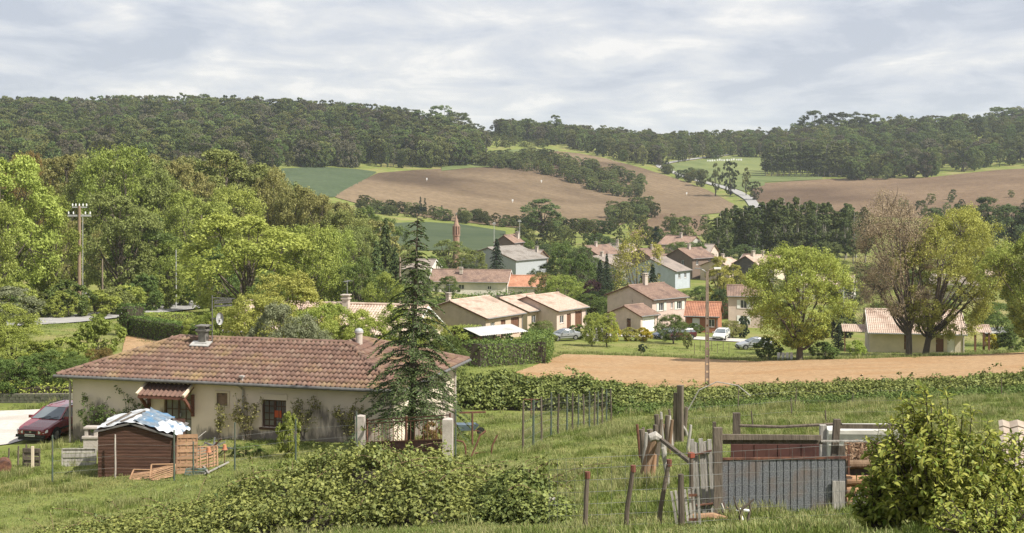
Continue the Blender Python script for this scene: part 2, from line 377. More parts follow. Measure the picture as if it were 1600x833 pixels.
CROP = furrow_mat('green_cereal', (.06, .085, .042), (.08, .105, .055), (.065, .092, .045), .09, R(40), .3, .03, .01, .2)
sheet('cereal_field', [(440, 264), (500, 261), (560, 265), (588, 269)], [(440, 300), (500, 308), (522, 309), (560, 288), (588, 270)], CROP, 'dark green cereal field beside the ploughed hill', .25, 40, 16, d=(560, 1100))
PASTURE = mat('pasture', (.10, .13, .045), (.15, .17, .065), scale=.06, rough=.95, detail=8, c3=(.17, .19, .07), scale3=.015, bump=.6, bscale=.5, spec=.1)
PASTURE2 = mat('shade_toned_pasture', (.05, .07, .035), (.07, .09, .045), scale=.05, rough=.95, detail=8, spec=.1)  # shade lying over the lower meadow is put into this darker green
sheet('pasture_lower', [(598, 350), (660, 347), (720, 351), (790, 362)], [(598, 388), (660, 392), (720, 392), (790, 392)], PASTURE2, 'meadow in shade-darkened green behind the church spire', .2, 30, 14, d=(350, 640))
sheet('pasture_upper', [(1036, 259), (1080, 252), (1120, 247), (1150, 244), (1195, 245)], [(1036, 264), (1080, 277), (1120, 287), (1165, 300), (1195, 290)], PASTURE, 'pale green hillside pasture inside the bend of the far road', .3, 40, 20, d=(650, 1150))
sheet('pasture_strip', [(1180, 276), (1285, 272)], [(1180, 286), (1285, 281)], PASTURE, 'light green strip below the poplar plantation', .3, 20, 6, d=(650, 1150))
sheet('pasture_edge', [(690, 262), (735, 244), (770, 237), (830, 233), (872, 234)], [(690, 268), (735, 263), (770, 262), (800, 244), (872, 237)], PASTURE, 'green meadow at the foot of the wooded hill', .4, 40, 12, d=(650, 1150))
ASPH = mat('road_asphalt', (.30, .285, .27), (.38, .365, .345), scale=1.5, rough=.9, bump=.4, bscale=30, c3=(.26, .25, .24), scale3=.3)
ASPH_FAR = mat('far_road_asphalt', (.27, .26, .25), (.33, .32, .30), scale=.5, rough=.9)
strip('far_road', [hit(1150, 241, 600, 1200), hit(1105, 246, 600, 1200), hit(1060, 252, 600, 1200), hit(1033, 257, 600, 1200), hit(1027, 260, 600, 1200), hit(1042, 266, 600, 1200), hit(1066, 275, 600, 1100), hit(1095, 284, 600, 1100),
      hit(1125, 291, 600, 1000), hit(1150, 299, 600, 1000), hit(1172, 312, 560, 1000), hit(1185, 330, 540, 900)], 5.5, ASPH_FAR, 'pale country road winding up between the far fields', .4, 90)
RD = [at(-260, 118), at(-100, 132), hit(45, 504), hit(130, 494), hit(200, 486), hit(275, 477), hit(325, 468), at(345, 225), at(352, 245)]
road, RC, RZ = strip('road', RD, 9.0, ASPH, 'grey country road passing below the wood behind the house', .06, 80)
PAINT = mat('road_paint', (.62, .62, .60), (.7, .7, .68), scale=5, rough=.8)
for i in range(6, 76, 3):
    mb = MB(); a = Vector((RC[i][0], RC[i][1], RZ[i] + .02)); b = Vector((RC[i + 1][0], RC[i + 1][1], RZ[i + 1] + .02)); t = (b - a).normalized(); nrm = Vector((-t.y, t.x, 0)) * .08
    mb.add([a - nrm, b - nrm, b + nrm, a + nrm], [(0, 1, 2, 3)]); mb.build('centre_line', PAINT, road)
GRAVEL = mat('pale_gravel', (.46, .42, .375), (.56, .52, .47), scale=3, rough=.95, bump=.6, bscale=40, c3=(.42, .38, .33), scale3=.5)
def patch(name, ring, m, label, off=.05, n=14):
    """a flat-lying patch between two world polylines"""
    a, b = ring; P_ = []
    for s in np.linspace(0, 1, n * 2):
        q = lambda pl: Vector((np.interp(s, np.linspace(0, 1, len(pl)), [p[0] for p in pl]), np.interp(s, np.linspace(0, 1, len(pl)), [p[1] for p in pl]), 0))
        A, B = q(a), q(b)
        for t in np.linspace(0, 1, n): P_.append(A.lerp(B, t)[:2])
    P_ = np.array(P_); z = ground_np(P_[:, 0], P_[:, 1]) + off + .02
    return obj(name, grid_mesh(name, np.column_stack([P_, z]), n * 2, n), m, kind='structure', label=label)
patch('gravel_yard', ([hit(-60, 645), hit(60, 641), hit(111, 640)], [hit(-60, 702), hit(15, 695), hit(60, 682), hit(111, 668)]), GRAVEL, 'pale gravel yard where the maroon car is parked', .03)
patch('garden_soil', ([hit(196, 525), hit(262, 530)], [hit(190, 556), hit(262, 552)]), SOIL_NEAR, 'patch of orange garden soil behind the tiled roof', .05)
patch('driveway', ([hit(842, 530), hit(905, 522), hit(1000, 523), hit(1190, 532)], [hit(842, 533), hit(905, 526), hit(1000, 527), hit(1190, 537)]), GRAVEL, 'pale driveway in front of the pink houses', .08)

TRACK = mat('pale_wheel_tracks', (.15, .10, .06), (.185, .128, .078), scale=.3, rough=.95)
strip('farm_track', [hit(*q, 560, 1100) for q in ((1006, 318), (978, 332), (946, 352))], 3.0, TRACK, 'pale farm track running down beside the hedgerow bushes', .3, 24)
# ------------------------------------------------------------------ foliage builders
RNG = np.random.default_rng(11)
def unit(a): return a / np.maximum(np.linalg.norm(a, axis=-1, keepdims=True), 1e-9)
def leaf_soup(C, Rr, n_per, size, rng, squash=.8, up=.35, aspect=.62, power=.45, fold=.12, cvar=None, out=.7, hang=0):
    """leaf faces spread through clumps with centres C and radii Rr"""
    n = len(C) * n_per
    idx = np.repeat(np.arange(len(C)), n_per)
    d = unit(rng.normal(size=(n, 3)))
    pos = C[idx] + d * (Rr[idx] * rng.random(n) ** power)[:, None] * np.array([1, 1, squash])
    nr = unit(d * out + np.array([0, 0, up]) + rng.normal(size=(n, 3)) * .45)
    ax = rng.normal(size=(n, 3)); ax[:, 2] -= hang
    t = unit(np.cross(nr, np.cross(ax, nr))); b = np.cross(nr, t)
    s = (size * (.6 + .8 * rng.random(n)))[:, None]
    V = np.stack([pos - t * s * .5, pos + b * s * aspect * .5 + nr * s * fold, pos + t * s * .5, pos - b * s * aspect * .5 + nr * s * fold], 1)
    cv = rng.random(len(C)) if cvar is None else cvar
    var = np.clip(.55 * cv[idx] + .45 * rng.random(n), 0, 1)
    return V.reshape(-1, 3), var
def bez(a, b, c, n): return [a * (1 - t) ** 2 + b * 2 * t * (1 - t) + c * t * t for t in np.linspace(0, 1, n)]
def make_tree(seed, h, w, base=.22, lobes=12, clumps=16, n_per=36, leaf=.34, shape='round', trunk=None, twigs=0, cr=.30, gap=0., lean=0, sides=6, limb_from=.2):
    """(trunk mesh, crown mesh): a tapered trunk with limbs running into lobes of leaf clumps"""
    rng = np.random.default_rng(seed); z0 = h * base; hh = (h - z0) / 2; zc = z0 + hh; rw = w / 2
    trunk = trunk or h * .022 + .05
    L = []
    for i in range(lobes):
        f = (i + .5) / lobes
        cz = 1 - 2 * f; ph = i * 2.39996 + rng.normal() * .35
        cz = np.clip(cz + rng.normal() * .12, -.95, .97)
        rr = math.sqrt(max(0, 1 - cz * cz))
        if shape == 'round': k = 1.0 if cz > -.2 else 1 - .25 * (-cz)
        elif shape == 'spread': k = 1.12 if cz < .25 else .95
        elif shape == 'tall': k = .95 - .25 * max(0, cz)
        else: k = .8
        q = .68 + rng.normal() * .12
        lr = (.29 + .28 * rng.random()) * min(rw, hh * 1.1) * (1.05 - .25 * abs(cz))
        if shape == 'col': lr = rw * (.62 + .25 * rng.random()) * (1.0 - .68 * max(cz, 0)); q *= .55
        L.append((np.array([math.cos(ph) * rr * rw * q * k, math.sin(ph) * rr * rw * q * k, zc + cz * hh * (.72 if shape != 'col' else .86)]), lr))
    if shape != 'col': L.append((np.array([rng.normal() * rw * .15, rng.normal() * rw * .15, zc]), rw * .45))
    if shape != 'col': L = [(p + np.array([lean * h * 1.2 * np.clip((p[2] - z0) / hh, .2, 1), 0, 0]), r) for p, r in L]
    C = []; Rr = []; cv = []; mb = MB()
    top = np.array([rng.normal() * .04 * h + lean * h, rng.normal() * .03 * h, zc + hh * (.45 if shape != 'col' else .85)])
    spine = bez(np.zeros(3), np.array([rng.normal() * .03 * h, rng.normal() * .03 * h, zc * .55]), top, 9)
    mb.tube([spine[0] - np.array([0, 0, .5])] + spine, [trunk * 1.35] + [trunk * (1.2 - .95 * (i / 8) ** .8) for i in range(9)], sides + 2)
    for p, lr in L:
        lv = rng.random()
        f = np.clip((p[2] - z0 * .6) / (h - z0 * .6) * .6, limb_from, .8) * (.75 + .3 * rng.random())
        i = f * 8; a = spine[int(i)] * (1 - i % 1) + spine[min(8, int(i) + 1)] * (i % 1)
        midp = (a + p) / 2 + np.array([0, 0, -.06 * h + .12 * h * (p[2] < a[2] + .1 * h)]) + rng.normal(size=3) * .03 * h
        ln = np.linalg.norm(p - a); r0 = trunk * (.26 + .3 * (1 - f)); 
        if shape != 'col' or rng.random() < .5: mb.tube(bez(a, midp, p, 6), [r0 * (1 - .75 * t) for t in np.linspace(0, 1, 6)], sides - 1, cap=False)
        d = unit(rng.normal(size=(clumps * 3, 3)))
        o = unit((p - np.array([0, 0, zc - .15 * hh]))[None])[0]
        sc = d @ o + .35 * d[:, 2] + rng.random(len(d)) * .8
        d = d[np.argsort(-sc)[:clumps]]
        cc = p + d * lr * (.72 + .35 * rng.random((clumps, 1)))
        keep = rng.random(clumps) > gap
        for c in cc[keep]:
            C.append(c); Rr.append(lr * cr * (.7 + .7 * rng.random())); cv.append(np.clip(.5 * lv + .5 * rng.random(), 0, 1))
        nb = max(2, clumps // 5) + twigs
        for c in cc[rng.permutation(clumps)[:nb]]:
            m2 = (p + c) / 2 + rng.normal(size=3) * .12 * lr
            mb.tube([p, m2, c], [r0 * .26, r0 * .17, r0 * .06 + .004], 4, cap=False)
            if twigs:
                for _ in range(twigs):
                    t_ = c + unit(rng.normal(size=3) + np.array([0, 0, .5]) + o * .7) * lr * .55 * (.5 + rng.random())
                    mb.tube([m2 * .4 + c * .6, (c + t_) / 2 + rng.normal(size=3) * .05, t_], [r0 * .12 + .006, r0 * .08 + .005, .006], 3, cap=False)
    C = np.array(C); Rr = np.array(Rr)
    V, var = leaf_soup(C, Rr, n_per, leaf, rng, cvar=np.array(cv))
    tm = mb.mesh('trunk'); tm.polygons.foreach_set('use_smooth', [True] * len(tm.polygons))
    return tm, fast_mesh('crown', V, len(V) // 4, var)
# ---- colours of leaves
G = lambda *a: [srgb(*c) for c in a]
def lin(cols, k=1.0): return [tuple(v * k for v in c[:3]) for c in cols]
LEAF = {
 'fresh':  leafmat('fresh_leaves', [(0.15, 0.2, 0.034), (0.275, 0.335, 0.06), (0.43, 0.48, 0.11)], trans=.36),
 'lime':   leafmat('lime_leaves', [(0.225, 0.285, 0.045), (0.4, 0.47, 0.08), (0.56, 0.62, 0.15)], trans=.36),
 'olive':  leafmat('olive_green_leaves', [(0.12, 0.145, 0.038), (0.2, 0.235, 0.065), (0.31, 0.34, 0.105)], trans=.34),
 'khaki':  leafmat('budding_khaki_leaves', [(0.17, 0.17, 0.05), (0.25, 0.245, 0.075), (0.34, 0.32, 0.11)], trans=.34),
 'rust':   leafmat('young_rusty_leaves', [(0.150, 0.102, 0.033), (0.225, 0.150, 0.045), (0.285, 0.195, 0.060)], trans=.34),
 'mid':    leafmat('mid_green_leaves', [(0.075, 0.115, 0.026), (0.125, 0.18, 0.042), (0.19, 0.255, 0.065)], trans=.34),
 'dark':   leafmat('dark_wood_leaves', [(0.055, 0.085, 0.03), (0.085, 0.115, 0.04), (0.125, 0.16, 0.055)], trans=.25, rv=.3, gloss=.02),
 'grey':   leafmat('grey_olive_leaves', [(0.149, 0.167, 0.086), (0.218, 0.230, 0.127), (0.287, 0.299, 0.172)], trans=.25),
 'pink':   leafmat('pinkish_buds', [(0.27, 0.205, 0.12), (0.38, 0.3, 0.19), (0.48, 0.39, 0.26)], trans=.3),
 'gold':   leafmat('golden_green_leaves', [(0.22, 0.23, 0.045), (0.36, 0.36, 0.075), (0.5, 0.48, 0.12)], trans=.36),
 'yellow': leafmat('yellow_blossom', [(0.360, 0.300, 0.020), (0.500, 0.430, 0.030), (0.600, 0.520, 0.050)], trans=.34),
 'purple': leafmat('purple_leaves', [(0.036, 0.014, 0.022), (0.060, 0.022, 0.034), (0.090, 0.036, 0.048)], trans=.25),
 'needle': leafmat('cedar_needles', [(0.04, 0.07, 0.024), (0.075, 0.115, 0.038), (0.14, 0.18, 0.06)], trans=.12, gloss=.03),
 'spruce': leafmat('dark_conifer_needles', [(0.017, 0.031, 0.017), (0.029, 0.048, 0.024), (0.048, 0.072, 0.036)], trans=.1),
 'wood':   leafmat('far_wood_leaves', [(0.065, 0.085, 0.032), (0.11, 0.13, 0.048), (0.175, 0.19, 0.07)], trans=.2, rv=.55, gloss=0, hue=.035),  # cloud shade on the far hills mixed into these darker leaf colours
 'woodl':  leafmat('far_young_wood_leaves', [(0.1, 0.125, 0.045), (0.15, 0.175, 0.06), (0.21, 0.23, 0.085)], trans=.2, rv=.4, gloss=0, hue=.025),
 'woodb':  leafmat('far_bare_wood_twigs', [(.10, .095, .06), (.15, .14, .09), (.20, .185, .12)], trans=.15, rv=.25, gloss=0, hue=.02),
 'woodg':  leafmat('far_green_wood_leaves', [(.085, .12, .04), (.13, .17, .055), (.19, .235, .08)], trans=.2, rv=.25, gloss=0, hue=.015),
 'poplar': leafmat('poplar_leaves', [(.075, .10, .04), (.115, .145, .055), (.17, .20, .08)], trans=.22, rv=.25, gloss=0, hue=.012),
 'hedge':  leafmat('hedge_leaves', [(0.05, 0.09, 0.02), (0.09, 0.14, 0.03), (0.16, 0.22, 0.05)], trans=.2),
 'bramble': leafmat('bramble_leaves', [(.055, .085, .018), (.105, .145, .028), (.19, .23, .048), (.30, .32, .085)], trans=.16, gloss=.03),
 'shrub':  leafmat('glossy_shrub_leaves', [(0.11, 0.17, 0.02), (0.19, 0.27, 0.032), (0.3, 0.37, 0.055), (0.46, 0.45, 0.095)], trans=.32, gloss=.03),
}
BARK = mat('grey_brown_bark', (.075, .06, .045), (.14, .115, .09), scale=3, rough=.95, bump=.8, bscale=12, stretch=(3, 3, .6))
BARK_PALE = mat('pale_poplar_bark', (.20, .18, .15), (.30, .28, .235), scale=3, rough=.95, stretch=(3, 3, .6))
BARK_TAN = mat('tan_twig_bark', (.17, .13, .10), (.27, .215, .165), scale=3, rough=.95, stretch=(3, 3, .6))
BARK_DARK = mat('dark_bark', (.035, .028, .02), (.075, .06, .045), scale=4, rough=.95, bump=.6, stretch=(3, 3, .6))
# ---- prototypes (real size; shared by every copy)
PR = {}
for i in range(4): PR['oak%d' % i] = (make_tree(20 + i, 16, 13, .08, 18, 24, 60, .31, 'round' if i % 2 else 'spread', gap=.12), 16, 13)
for i in range(3): PR['ash%d' % i] = (make_tree(40 + i, 18, 9.5, .06, 16, 22, 56, .31, 'tall', gap=.08), 18, 9)
for i in range(3): PR['wood%d' % i] = (make_tree(60 + i, 15, 10.5, .03, 11, 14, 40, .52, 'round', sides=4), 15, 10.5)
PR['wood3'] = (make_tree(64, 17, 8, .05, 11, 14, 40, .5, 'tall', sides=4), 17, 8)
for i in range(2): PR['poplar%d' % i] = (make_tree(70 + i, 18, 4.6, .16, 20, 14, 26, .42, 'col', trunk=.2, sides=5), 18, 4.6)
for i in range(2): PR['bush%d' % i] = (make_tree(80 + i, 3.4, 4.2, .02, 12, 18, 36, .19, 'round', trunk=.07), 3.4, 4.2)
PR['field_oak'] = (make_tree(91, 12.4, 11, .12, 22, 36, 84, .185, 'round', trunk=.34, twigs=1, cr=.26, gap=.08, limb_from=.17), 12.4, 11)
PR['gold_oak'] = (make_tree(93, 17, 14.5, .12, 24, 36, 84, .20, 'round', trunk=.42, twigs=1, cr=.25, gap=.1, lean=.19, limb_from=.2), 17, 14.5)
PR['bare_oak'] = (make_tree(95, 18, 11.5, .22, 22, 24, 60, .15, 'tall', trunk=.42, twigs=4, cr=.5, gap=.0, lean=-.12, limb_from=.18), 18, 11.5)
PR['sparse'] = (make_tree(97, 11, 10, .2, 14, 20, 22, .24, 'spread', trunk=.25, twigs=3, cr=.4, gap=.1), 11, 10)
CROWN_NAMES = {}
def tree(name, label, proto, loc, h, w, leaf, bark=BARK, group=None, cat='tree', rz=None, parts=True):
    (tm, cm), ph, pw = PR[proto]
    t = thing(name, label, cat, loc, random.uniform(0, 6.28) if rz is None else rz, group, (w / pw, w / pw, h / ph))
    obj('trunk', tm, bark, t); obj('crown', cm, LEAF[leaf], t)
    return t
def tree_px(name, label, proto, px, top, d, wpx, leaf, **kw):
    """a tree at a bearing and distance whose top and width are as surveyed from the viewpoint"""
    p = at(px, d); h = (row(p) - top) / F * d; w_ = wpx / F * d
    return tree(name, label, proto, p, max(h, .5), w_, leaf, **kw)

def conifer(seed, h, w, z0=.06, step=.3, per=6, droop=.35, card=.3, twig=.16, cards=4, trunk=None, pw=.8, up=.2, cap=.05):
    """a conifer: tiers of branches, each with side twigs set with needle sprays"""
    rng = np.random.default_rng(seed); mb = MB(); trunk = trunk or h * .016 + .03
    mb.tube([(0, 0, -.4), (0, 0, h * .35), (0, 0, h * .7), (0, 0, h)], [trunk * 1.2, trunk, trunk * .6, .012], 8)
    P_ = []; D_ = []; z = h * z0; k = 0
    while z < h * .985:
        t = (z / h - z0) / (1 - z0); L = (w / 2) * ((1 - t) ** pw) + cap
        n = max(3, int(per * (1 - .4 * t)))
        for i in range(n):
            a = k * 1.1 + i * 2 * math.pi / n + rng.normal() * .2; ll = L * (.72 + .45 * rng.random())
            dr = np.array([math.cos(a), math.sin(a), 0]); zz = z + rng.normal() * step * .3
            m = max(4, int(ll / twig)); pts = []
            for j in range(m + 1):
                s = j / m
                pts.append(np.array([0, 0, zz]) + dr * ll * s + np.array([0, 0, ll * (up * math.sin(s * 2.2) - droop * s * s)]))
            mb.tube(pts[::max(1, m // 4)] + [pts[-1]], [trunk * .22 * (1 - .85 * q / max(1, len(pts[::max(1, m // 4)]))) + .004 for q in range(len(pts[::max(1, m // 4)]) + 1)], 4, cap=False)
            for j in range(1, m + 1):
                s = j / m; side = np.array([-dr[1], dr[0], 0])
                for sg in (-1, 1):
                    tl = ll * .30 * (1.15 - s) * (.6 + .7 * rng.random()) + .07
                    td = unit((dr * (.55 + .3 * rng.random()) + side * sg + np.array([0, 0, -.30 - .3 * rng.random()]))[None])[0]
                    for q in range(cards):
                        P_.append(pts[j] + td * tl * (q + .5) / cards); D_.append(td + rng.normal(size=3) * .25)
                P_.append(pts[j]); D_.append(dr + np.array([0, 0, -.25]))
        z += step * (1 - .45 * t); k += 1
    P_ = np.array(P_); D_ = unit(np.array(D_)); n = len(P_)
    nr = unit(rng.normal(size=(n, 3)) * .5 + np.array([0, 0, .8])); b = unit(np.cross(nr, D_)); s = (card * (.6 + .7 * rng.random(n)))[:, None]
    V = np.stack([P_ - D_ * s * .5, P_ + b * s * .17, P_ + D_ * s * .55, P_ - b * s * .17], 1).reshape(-1, 3)
    rr = np.clip(np.hypot(P_[:, 0], P_[:, 1]) / (w / 2), 0, 1)
    var = np.clip(rng.random(n) * .8 + .2 * rng.random(n), 0, 1)
    tm = mb.mesh('trunk'); tm.polygons.foreach_set('use_smooth', [True] * len(tm.polygons))
    return tm, fast_mesh('crown', V, n, var)

# ---- scattered stuff through geometry nodes (woods and grass nobody could count)
def scatter(name, label, protos, pts, rot, scl, pid, material=None, kind='stuff'):
    me = bpy.data.meshes.new(name); me.vertices.add(len(pts)); me.vertices.foreach_set('co', np.ascontiguousarray(pts, np.float32).ravel())
    for nm, tp, arr, key in (('rot', 'FLOAT_VECTOR', rot, 'vector'), ('scl', 'FLOAT_VECTOR', scl, 'vector'), ('pid', 'INT', pid, 'value')):
        a = me.attributes.new(nm, tp, 'POINT'); a.data.foreach_set(key, np.ascontiguousarray(arr, np.int32 if tp == 'INT' else np.float32).ravel())
    me.update()
    o = bpy.data.objects.new(name, me); COL.objects.link(o); o['kind'] = kind; o['label'] = label
    g = bpy.data.node_groups.new(name + '_nodes', 'GeometryNodeTree')
    g.interface.new_socket('Geometry', in_out='INPUT', socket_type='NodeSocketGeometry'); g.interface.new_socket('Geometry', in_out='OUTPUT', socket_type='NodeSocketGeometry')
    gi = g.nodes.new('NodeGroupInput'); go = g.nodes.new('NodeGroupOutput'); jn = g.nodes.new('GeometryNodeJoinGeometry')
    def attr(nm, tp):
        n = g.nodes.new('GeometryNodeInputNamedAttribute'); n.data_type = tp; n.inputs['Name'].default_value = nm; return n
    ar, asx, ap = attr('rot', 'FLOAT_VECTOR'), attr('scl', 'FLOAT_VECTOR'), attr('pid', 'INT')
    for k, po in enumerate(protos):
        ip = g.nodes.new('GeometryNodeInstanceOnPoints'); oi = g.nodes.new('GeometryNodeObjectInfo'); oi.inputs['Object'].default_value = po; oi.inputs['As Instance'].default_value = True
        cmp = g.nodes.new('FunctionNodeCompare'); cmp.data_type = 'INT'; cmp.operation = 'EQUAL'
        ii = [s for s in cmp.inputs if s.enabled and s.type == 'INT']
        g.links.new(ap.outputs[0], ii[0]); ii[1].default_value = k
        g.links.new(gi.outputs[0], ip.inputs['Points']); g.links.new(cmp.outputs[0], ip.inputs['Selection']); g.links.new(oi.outputs['Geometry'], ip.inputs['Instance'])
        g.links.new(ar.outputs[0], ip.inputs['Rotation']); g.links.new(asx.outputs[0], ip.inputs['Scale']); g.links.new(ip.outputs[0], jn.inputs[0])
    g.links.new(jn.outputs[0], go.inputs[0])
    md = o.modifiers.new('scatter', 'NODES'); md.node_group = g
    return o
def proto_object(name, mesh, m):
    """a mesh only used as the shape of scattered copies"""
    if len(mesh.materials) == 0: mesh.materials.append(m)
    return bpy.data.objects.new(name, mesh)
def joined_proto(name, key, leaf, bark=BARK_DARK):
    (tm, cm), h, w_ = PR[key]
    n1, n2 = len(tm.vertices), len(cm.vertices)
    bm = bmesh.new(); lay = bm.faces.layers.float.new('var')
    bm.from_mesh(cm); 
    for f in bm.faces: f.material_index = 0
    k = len(bm.faces); bm.from_mesh(tm); bm.faces.ensure_lookup_table()
    for f in bm.faces[k:]: f.material_index = 1
    me = bpy.data.meshes.new(name); bm.to_mesh(me); bm.free()
    me.materials.clear(); me.materials.append(LEAF[leaf]); me.materials.append(bark)
    return bpy.data.objects.new(name, me)
# ------------------------------------------------------------------ far woods
FAR = [joined_proto('far_tree_shape', 'wood%d' % i, 'wood') for i in range(4)] + [joined_proto('far_young_tree_shape', 'wood%d' % i, 'woodl') for i in (0, 3)] + [joined_proto('far_poplar_shape', 'poplar0', 'woodl', BARK_PALE)] + [joined_proto('far_bare_tree_shape', 'wood%d' % i, 'woodb', BARK_TAN) for i in (1, 3)] + [joined_proto('far_green_tree_shape', 'wood%d' % i, 'woodg') for i in (0, 2)]
def wood(name, label, top, bot, d0, d1, n, hs=(11, 17), ids=(0, 1, 2, 3), px=None, seed=1, wsc=(.75, 1.15), jit=True, dfix=None):
    """trees standing on the ground between a far and a near outline"""
    rng = np.random.default_rng(seed); P_ = []
    px0, px1 = px or (top[0][0], top[-1][0]); k = 0
    while len(P_) < n and k < n * 12:
        k += 1; p = rng.uniform(px0, px1); dn = interp(bot, p); df = interp(top, p)
        if df <= dn: continue
        d = math.sqrt(rng.uniform(dn * dn, df * df)); P_.append(((p - 800) / F * d, d))
    P_ = np.array(P_); m = len(P_)
    P_ = np.column_stack([P_, ground_np(P_[:, 0], P_[:, 1]) - .3])
    h = rng.uniform(*hs, m) / 15; w_ = h * rng.uniform(*wsc, m)
    rot = np.zeros((m, 3)); rot[:, 2] = rng.uniform(0, 6.28, m)
    return scatter(name, label, FAR, P_, rot, np.column_stack([w_, w_, h]), np.array(ids)[rng.integers(0, len(ids), m)])
# outlines are (bearing, distance): the near edge follows the foot of each wood
wood('woodland', 'dark wood covering the left-hand hill up to the skyline', [(-200, 1120), (300, 1110), (600, 1090), (690, 1060), (745, 990), (752, 960)],
     [(-200, 520), (300, 560), (430, 690), (462, 755), (560, 795), (640, 822), (700, 836), (735, 860), (752, 940)], 0, 0, 2000, (9, 18), (0, 1, 2, 3, 3, 4, 7, 8, 9, 10), seed=3)
wood('woodland', 'olive wood on the middle skyline behind the far road', [(780, 1230), (900, 1230), (1100, 1240), (1260, 1240)],
     [(780, 1110), (850, 1080), (905, 1040), (945, 985), (1000, 945), (1030, 950), (1080, 1010), (1150, 1040), (1260, 1020)], 0, 0, 900, (7, 14), (0, 1, 4, 4, 5, 7, 8, 9), seed=5)
wood('woodland', 'mixed green wood covering the right-hand slope', [(1240, 1260), (1400, 1260), (1600, 1260), (1800, 1260)],
     [(1240, 980), (1290, 880), (1330, 850), (1420, 850), (1440, 845), (1500, 880), (1560, 900), (1600, 905), (1800, 900)], 0, 0, 1300, (6, 17), (0, 1, 2, 4, 5, 9, 10, 10, 7), seed=7)
wood('thicket', 'bushy thicket running down the middle of the ploughed hill', [(712, 872), (780, 905), (840, 925), (900, 910), (960, 880), (1004, 850)],
     [(712, 868), (760, 845), (850, 825), (900, 800), (960, 770), (1004, 775)], 0, 0, 260, (5, 8), (4, 5, 4, 5), seed=9, wsc=(1.1, 1.5))
wood('undergrowth', 'low scrub on the slope below the skyline lane', [(745, 1130), (800, 1150), (860, 1120)], [(745, 985), (800, 1010), (860, 1035)], 0, 0, 130, (2.5, 5), (4, 0, 5), seed=10, wsc=(1.4, 2))
wood('undergrowth', 'dark hedgerow along the foot of the big ploughed field', [(560, 606), (650, 604), (760, 596), (880, 575), (960, 570)], [(560, 570), (650, 580), (760, 574), (880, 550), (960, 545)], 0, 0, 120, (3, 5.5), (0, 1, 2, 4), seed=12, wsc=(1.0, 1.5))
wood('woodland', 'dark trees filling the valley floor behind the village', [(800, 500), (930, 560), (1100, 600), (1250, 640), (1400, 690), (1800, 690)],
     [(800, 375), (900, 385), (1000, 380), (1100, 350), (1250, 350), (1400, 330), (1800, 320)], 0, 0, 200, (4, 7.5), (0, 1, 2, 3, 4), seed=14)
wood('hedgerow_trees', 'line of dark bushes descending beside the small brown field', [(955, 640), (1000, 660), (1030, 700)], [(955, 600), (1000, 610), (1030, 650)], 0, 0, 26, (6, 9), (0, 1, 4), seed=15, wsc=(1.0, 1.4))
wood('hedgerow_trees', 'bushes along the upper bend of the far road', [(1035, 930), (1100, 900)], [(1035, 905), (1100, 850)], 0, 0, 26, (4, 7), (0, 1), seed=16, wsc=(1.1, 1.5))

# ---- single trees that stand out on the far hills
SKY = [(20, 168, 40), (75, 166, 44), (150, 160, 34), (185, 158, 46), (228, 172, 40), (268, 168, 44), (322, 152, 48), (352, 152, 40), (385, 156, 44), (430, 154, 50), (470, 155, 40), (513, 158, 46), (555, 160, 40), (600, 164, 42), (640, 166, 44), (690, 164, 42), (716, 174, 40), (738, 190, 34)]
ORD = ['first', 'second', 'third', 'fourth', 'fifth', 'sixth', 'seventh', 'eighth', 'ninth', 'tenth', 'eleventh', 'twelfth', 'thirteenth', 'fourteenth', 'fifteenth', 'sixteenth', 'seventeenth', 'eighteenth', 'nineteenth', 'twentieth', 'twenty-first', 'twenty-second', 'twenty-third', 'twenty-fourth', 'twenty-fifth', 'twenty-sixth', 'twenty-seventh', 'twenty-eighth', 'twenty-ninth', 'thirtieth', 'thirty-first', 'thirty-second', 'thirty-third', 'thirty-fourth', 'thirty-fifth', 'thirty-sixth']
for i, (px, top, wd) in enumerate(SKY):
    tree_px('oak_tree', 'dark oak on the skyline of the wooded left hill, %s from the photo edge' % ORD[i], 'wood%d' % (i % 3), px, top, 1075, wd, 'wood', bark=BARK_DARK, group='skyline trees of the left hill')
for i, (px, top, wd) in enumerate([(783, 186, 30), (826, 184, 36), (845, 190, 22), (868, 176, 26), (895, 196, 26)]):
    tree_px('oak_tree' if i != 3 else 'poplar_tree', ['lone round tree beside the lane on the bare skyline', 'broad tree on the skyline left of the tall poplar', 'small tree touching the tall skyline poplar', 'tall upright poplar standing clear above the skyline', 'low tree right of the tall skyline poplar'][i],
            ['wood0', 'wood1', 'wood2', 'wood3', 'wood1'][i], px, top, 1120, wd, 'wood', bark=BARK_DARK, group='trees on the bare skyline')
for i, (px, top, wd) in enumerate([(1275, 172, 44), (1310, 174, 40), (1345, 172, 44), (1370, 178, 36), (1405, 178, 20), (1418, 182, 18), (1460, 180, 40), (1565, 166, 50), (1590, 164, 44)]):
    tree_px('oak_tree', 'dark rounded tree on the skyline of the right hill, %s from the middle' % ORD[i], 'wood%d' % (i % 3), px, top, 1210, wd, 'wood', bark=BARK_DARK, group='skyline trees of the right hill')
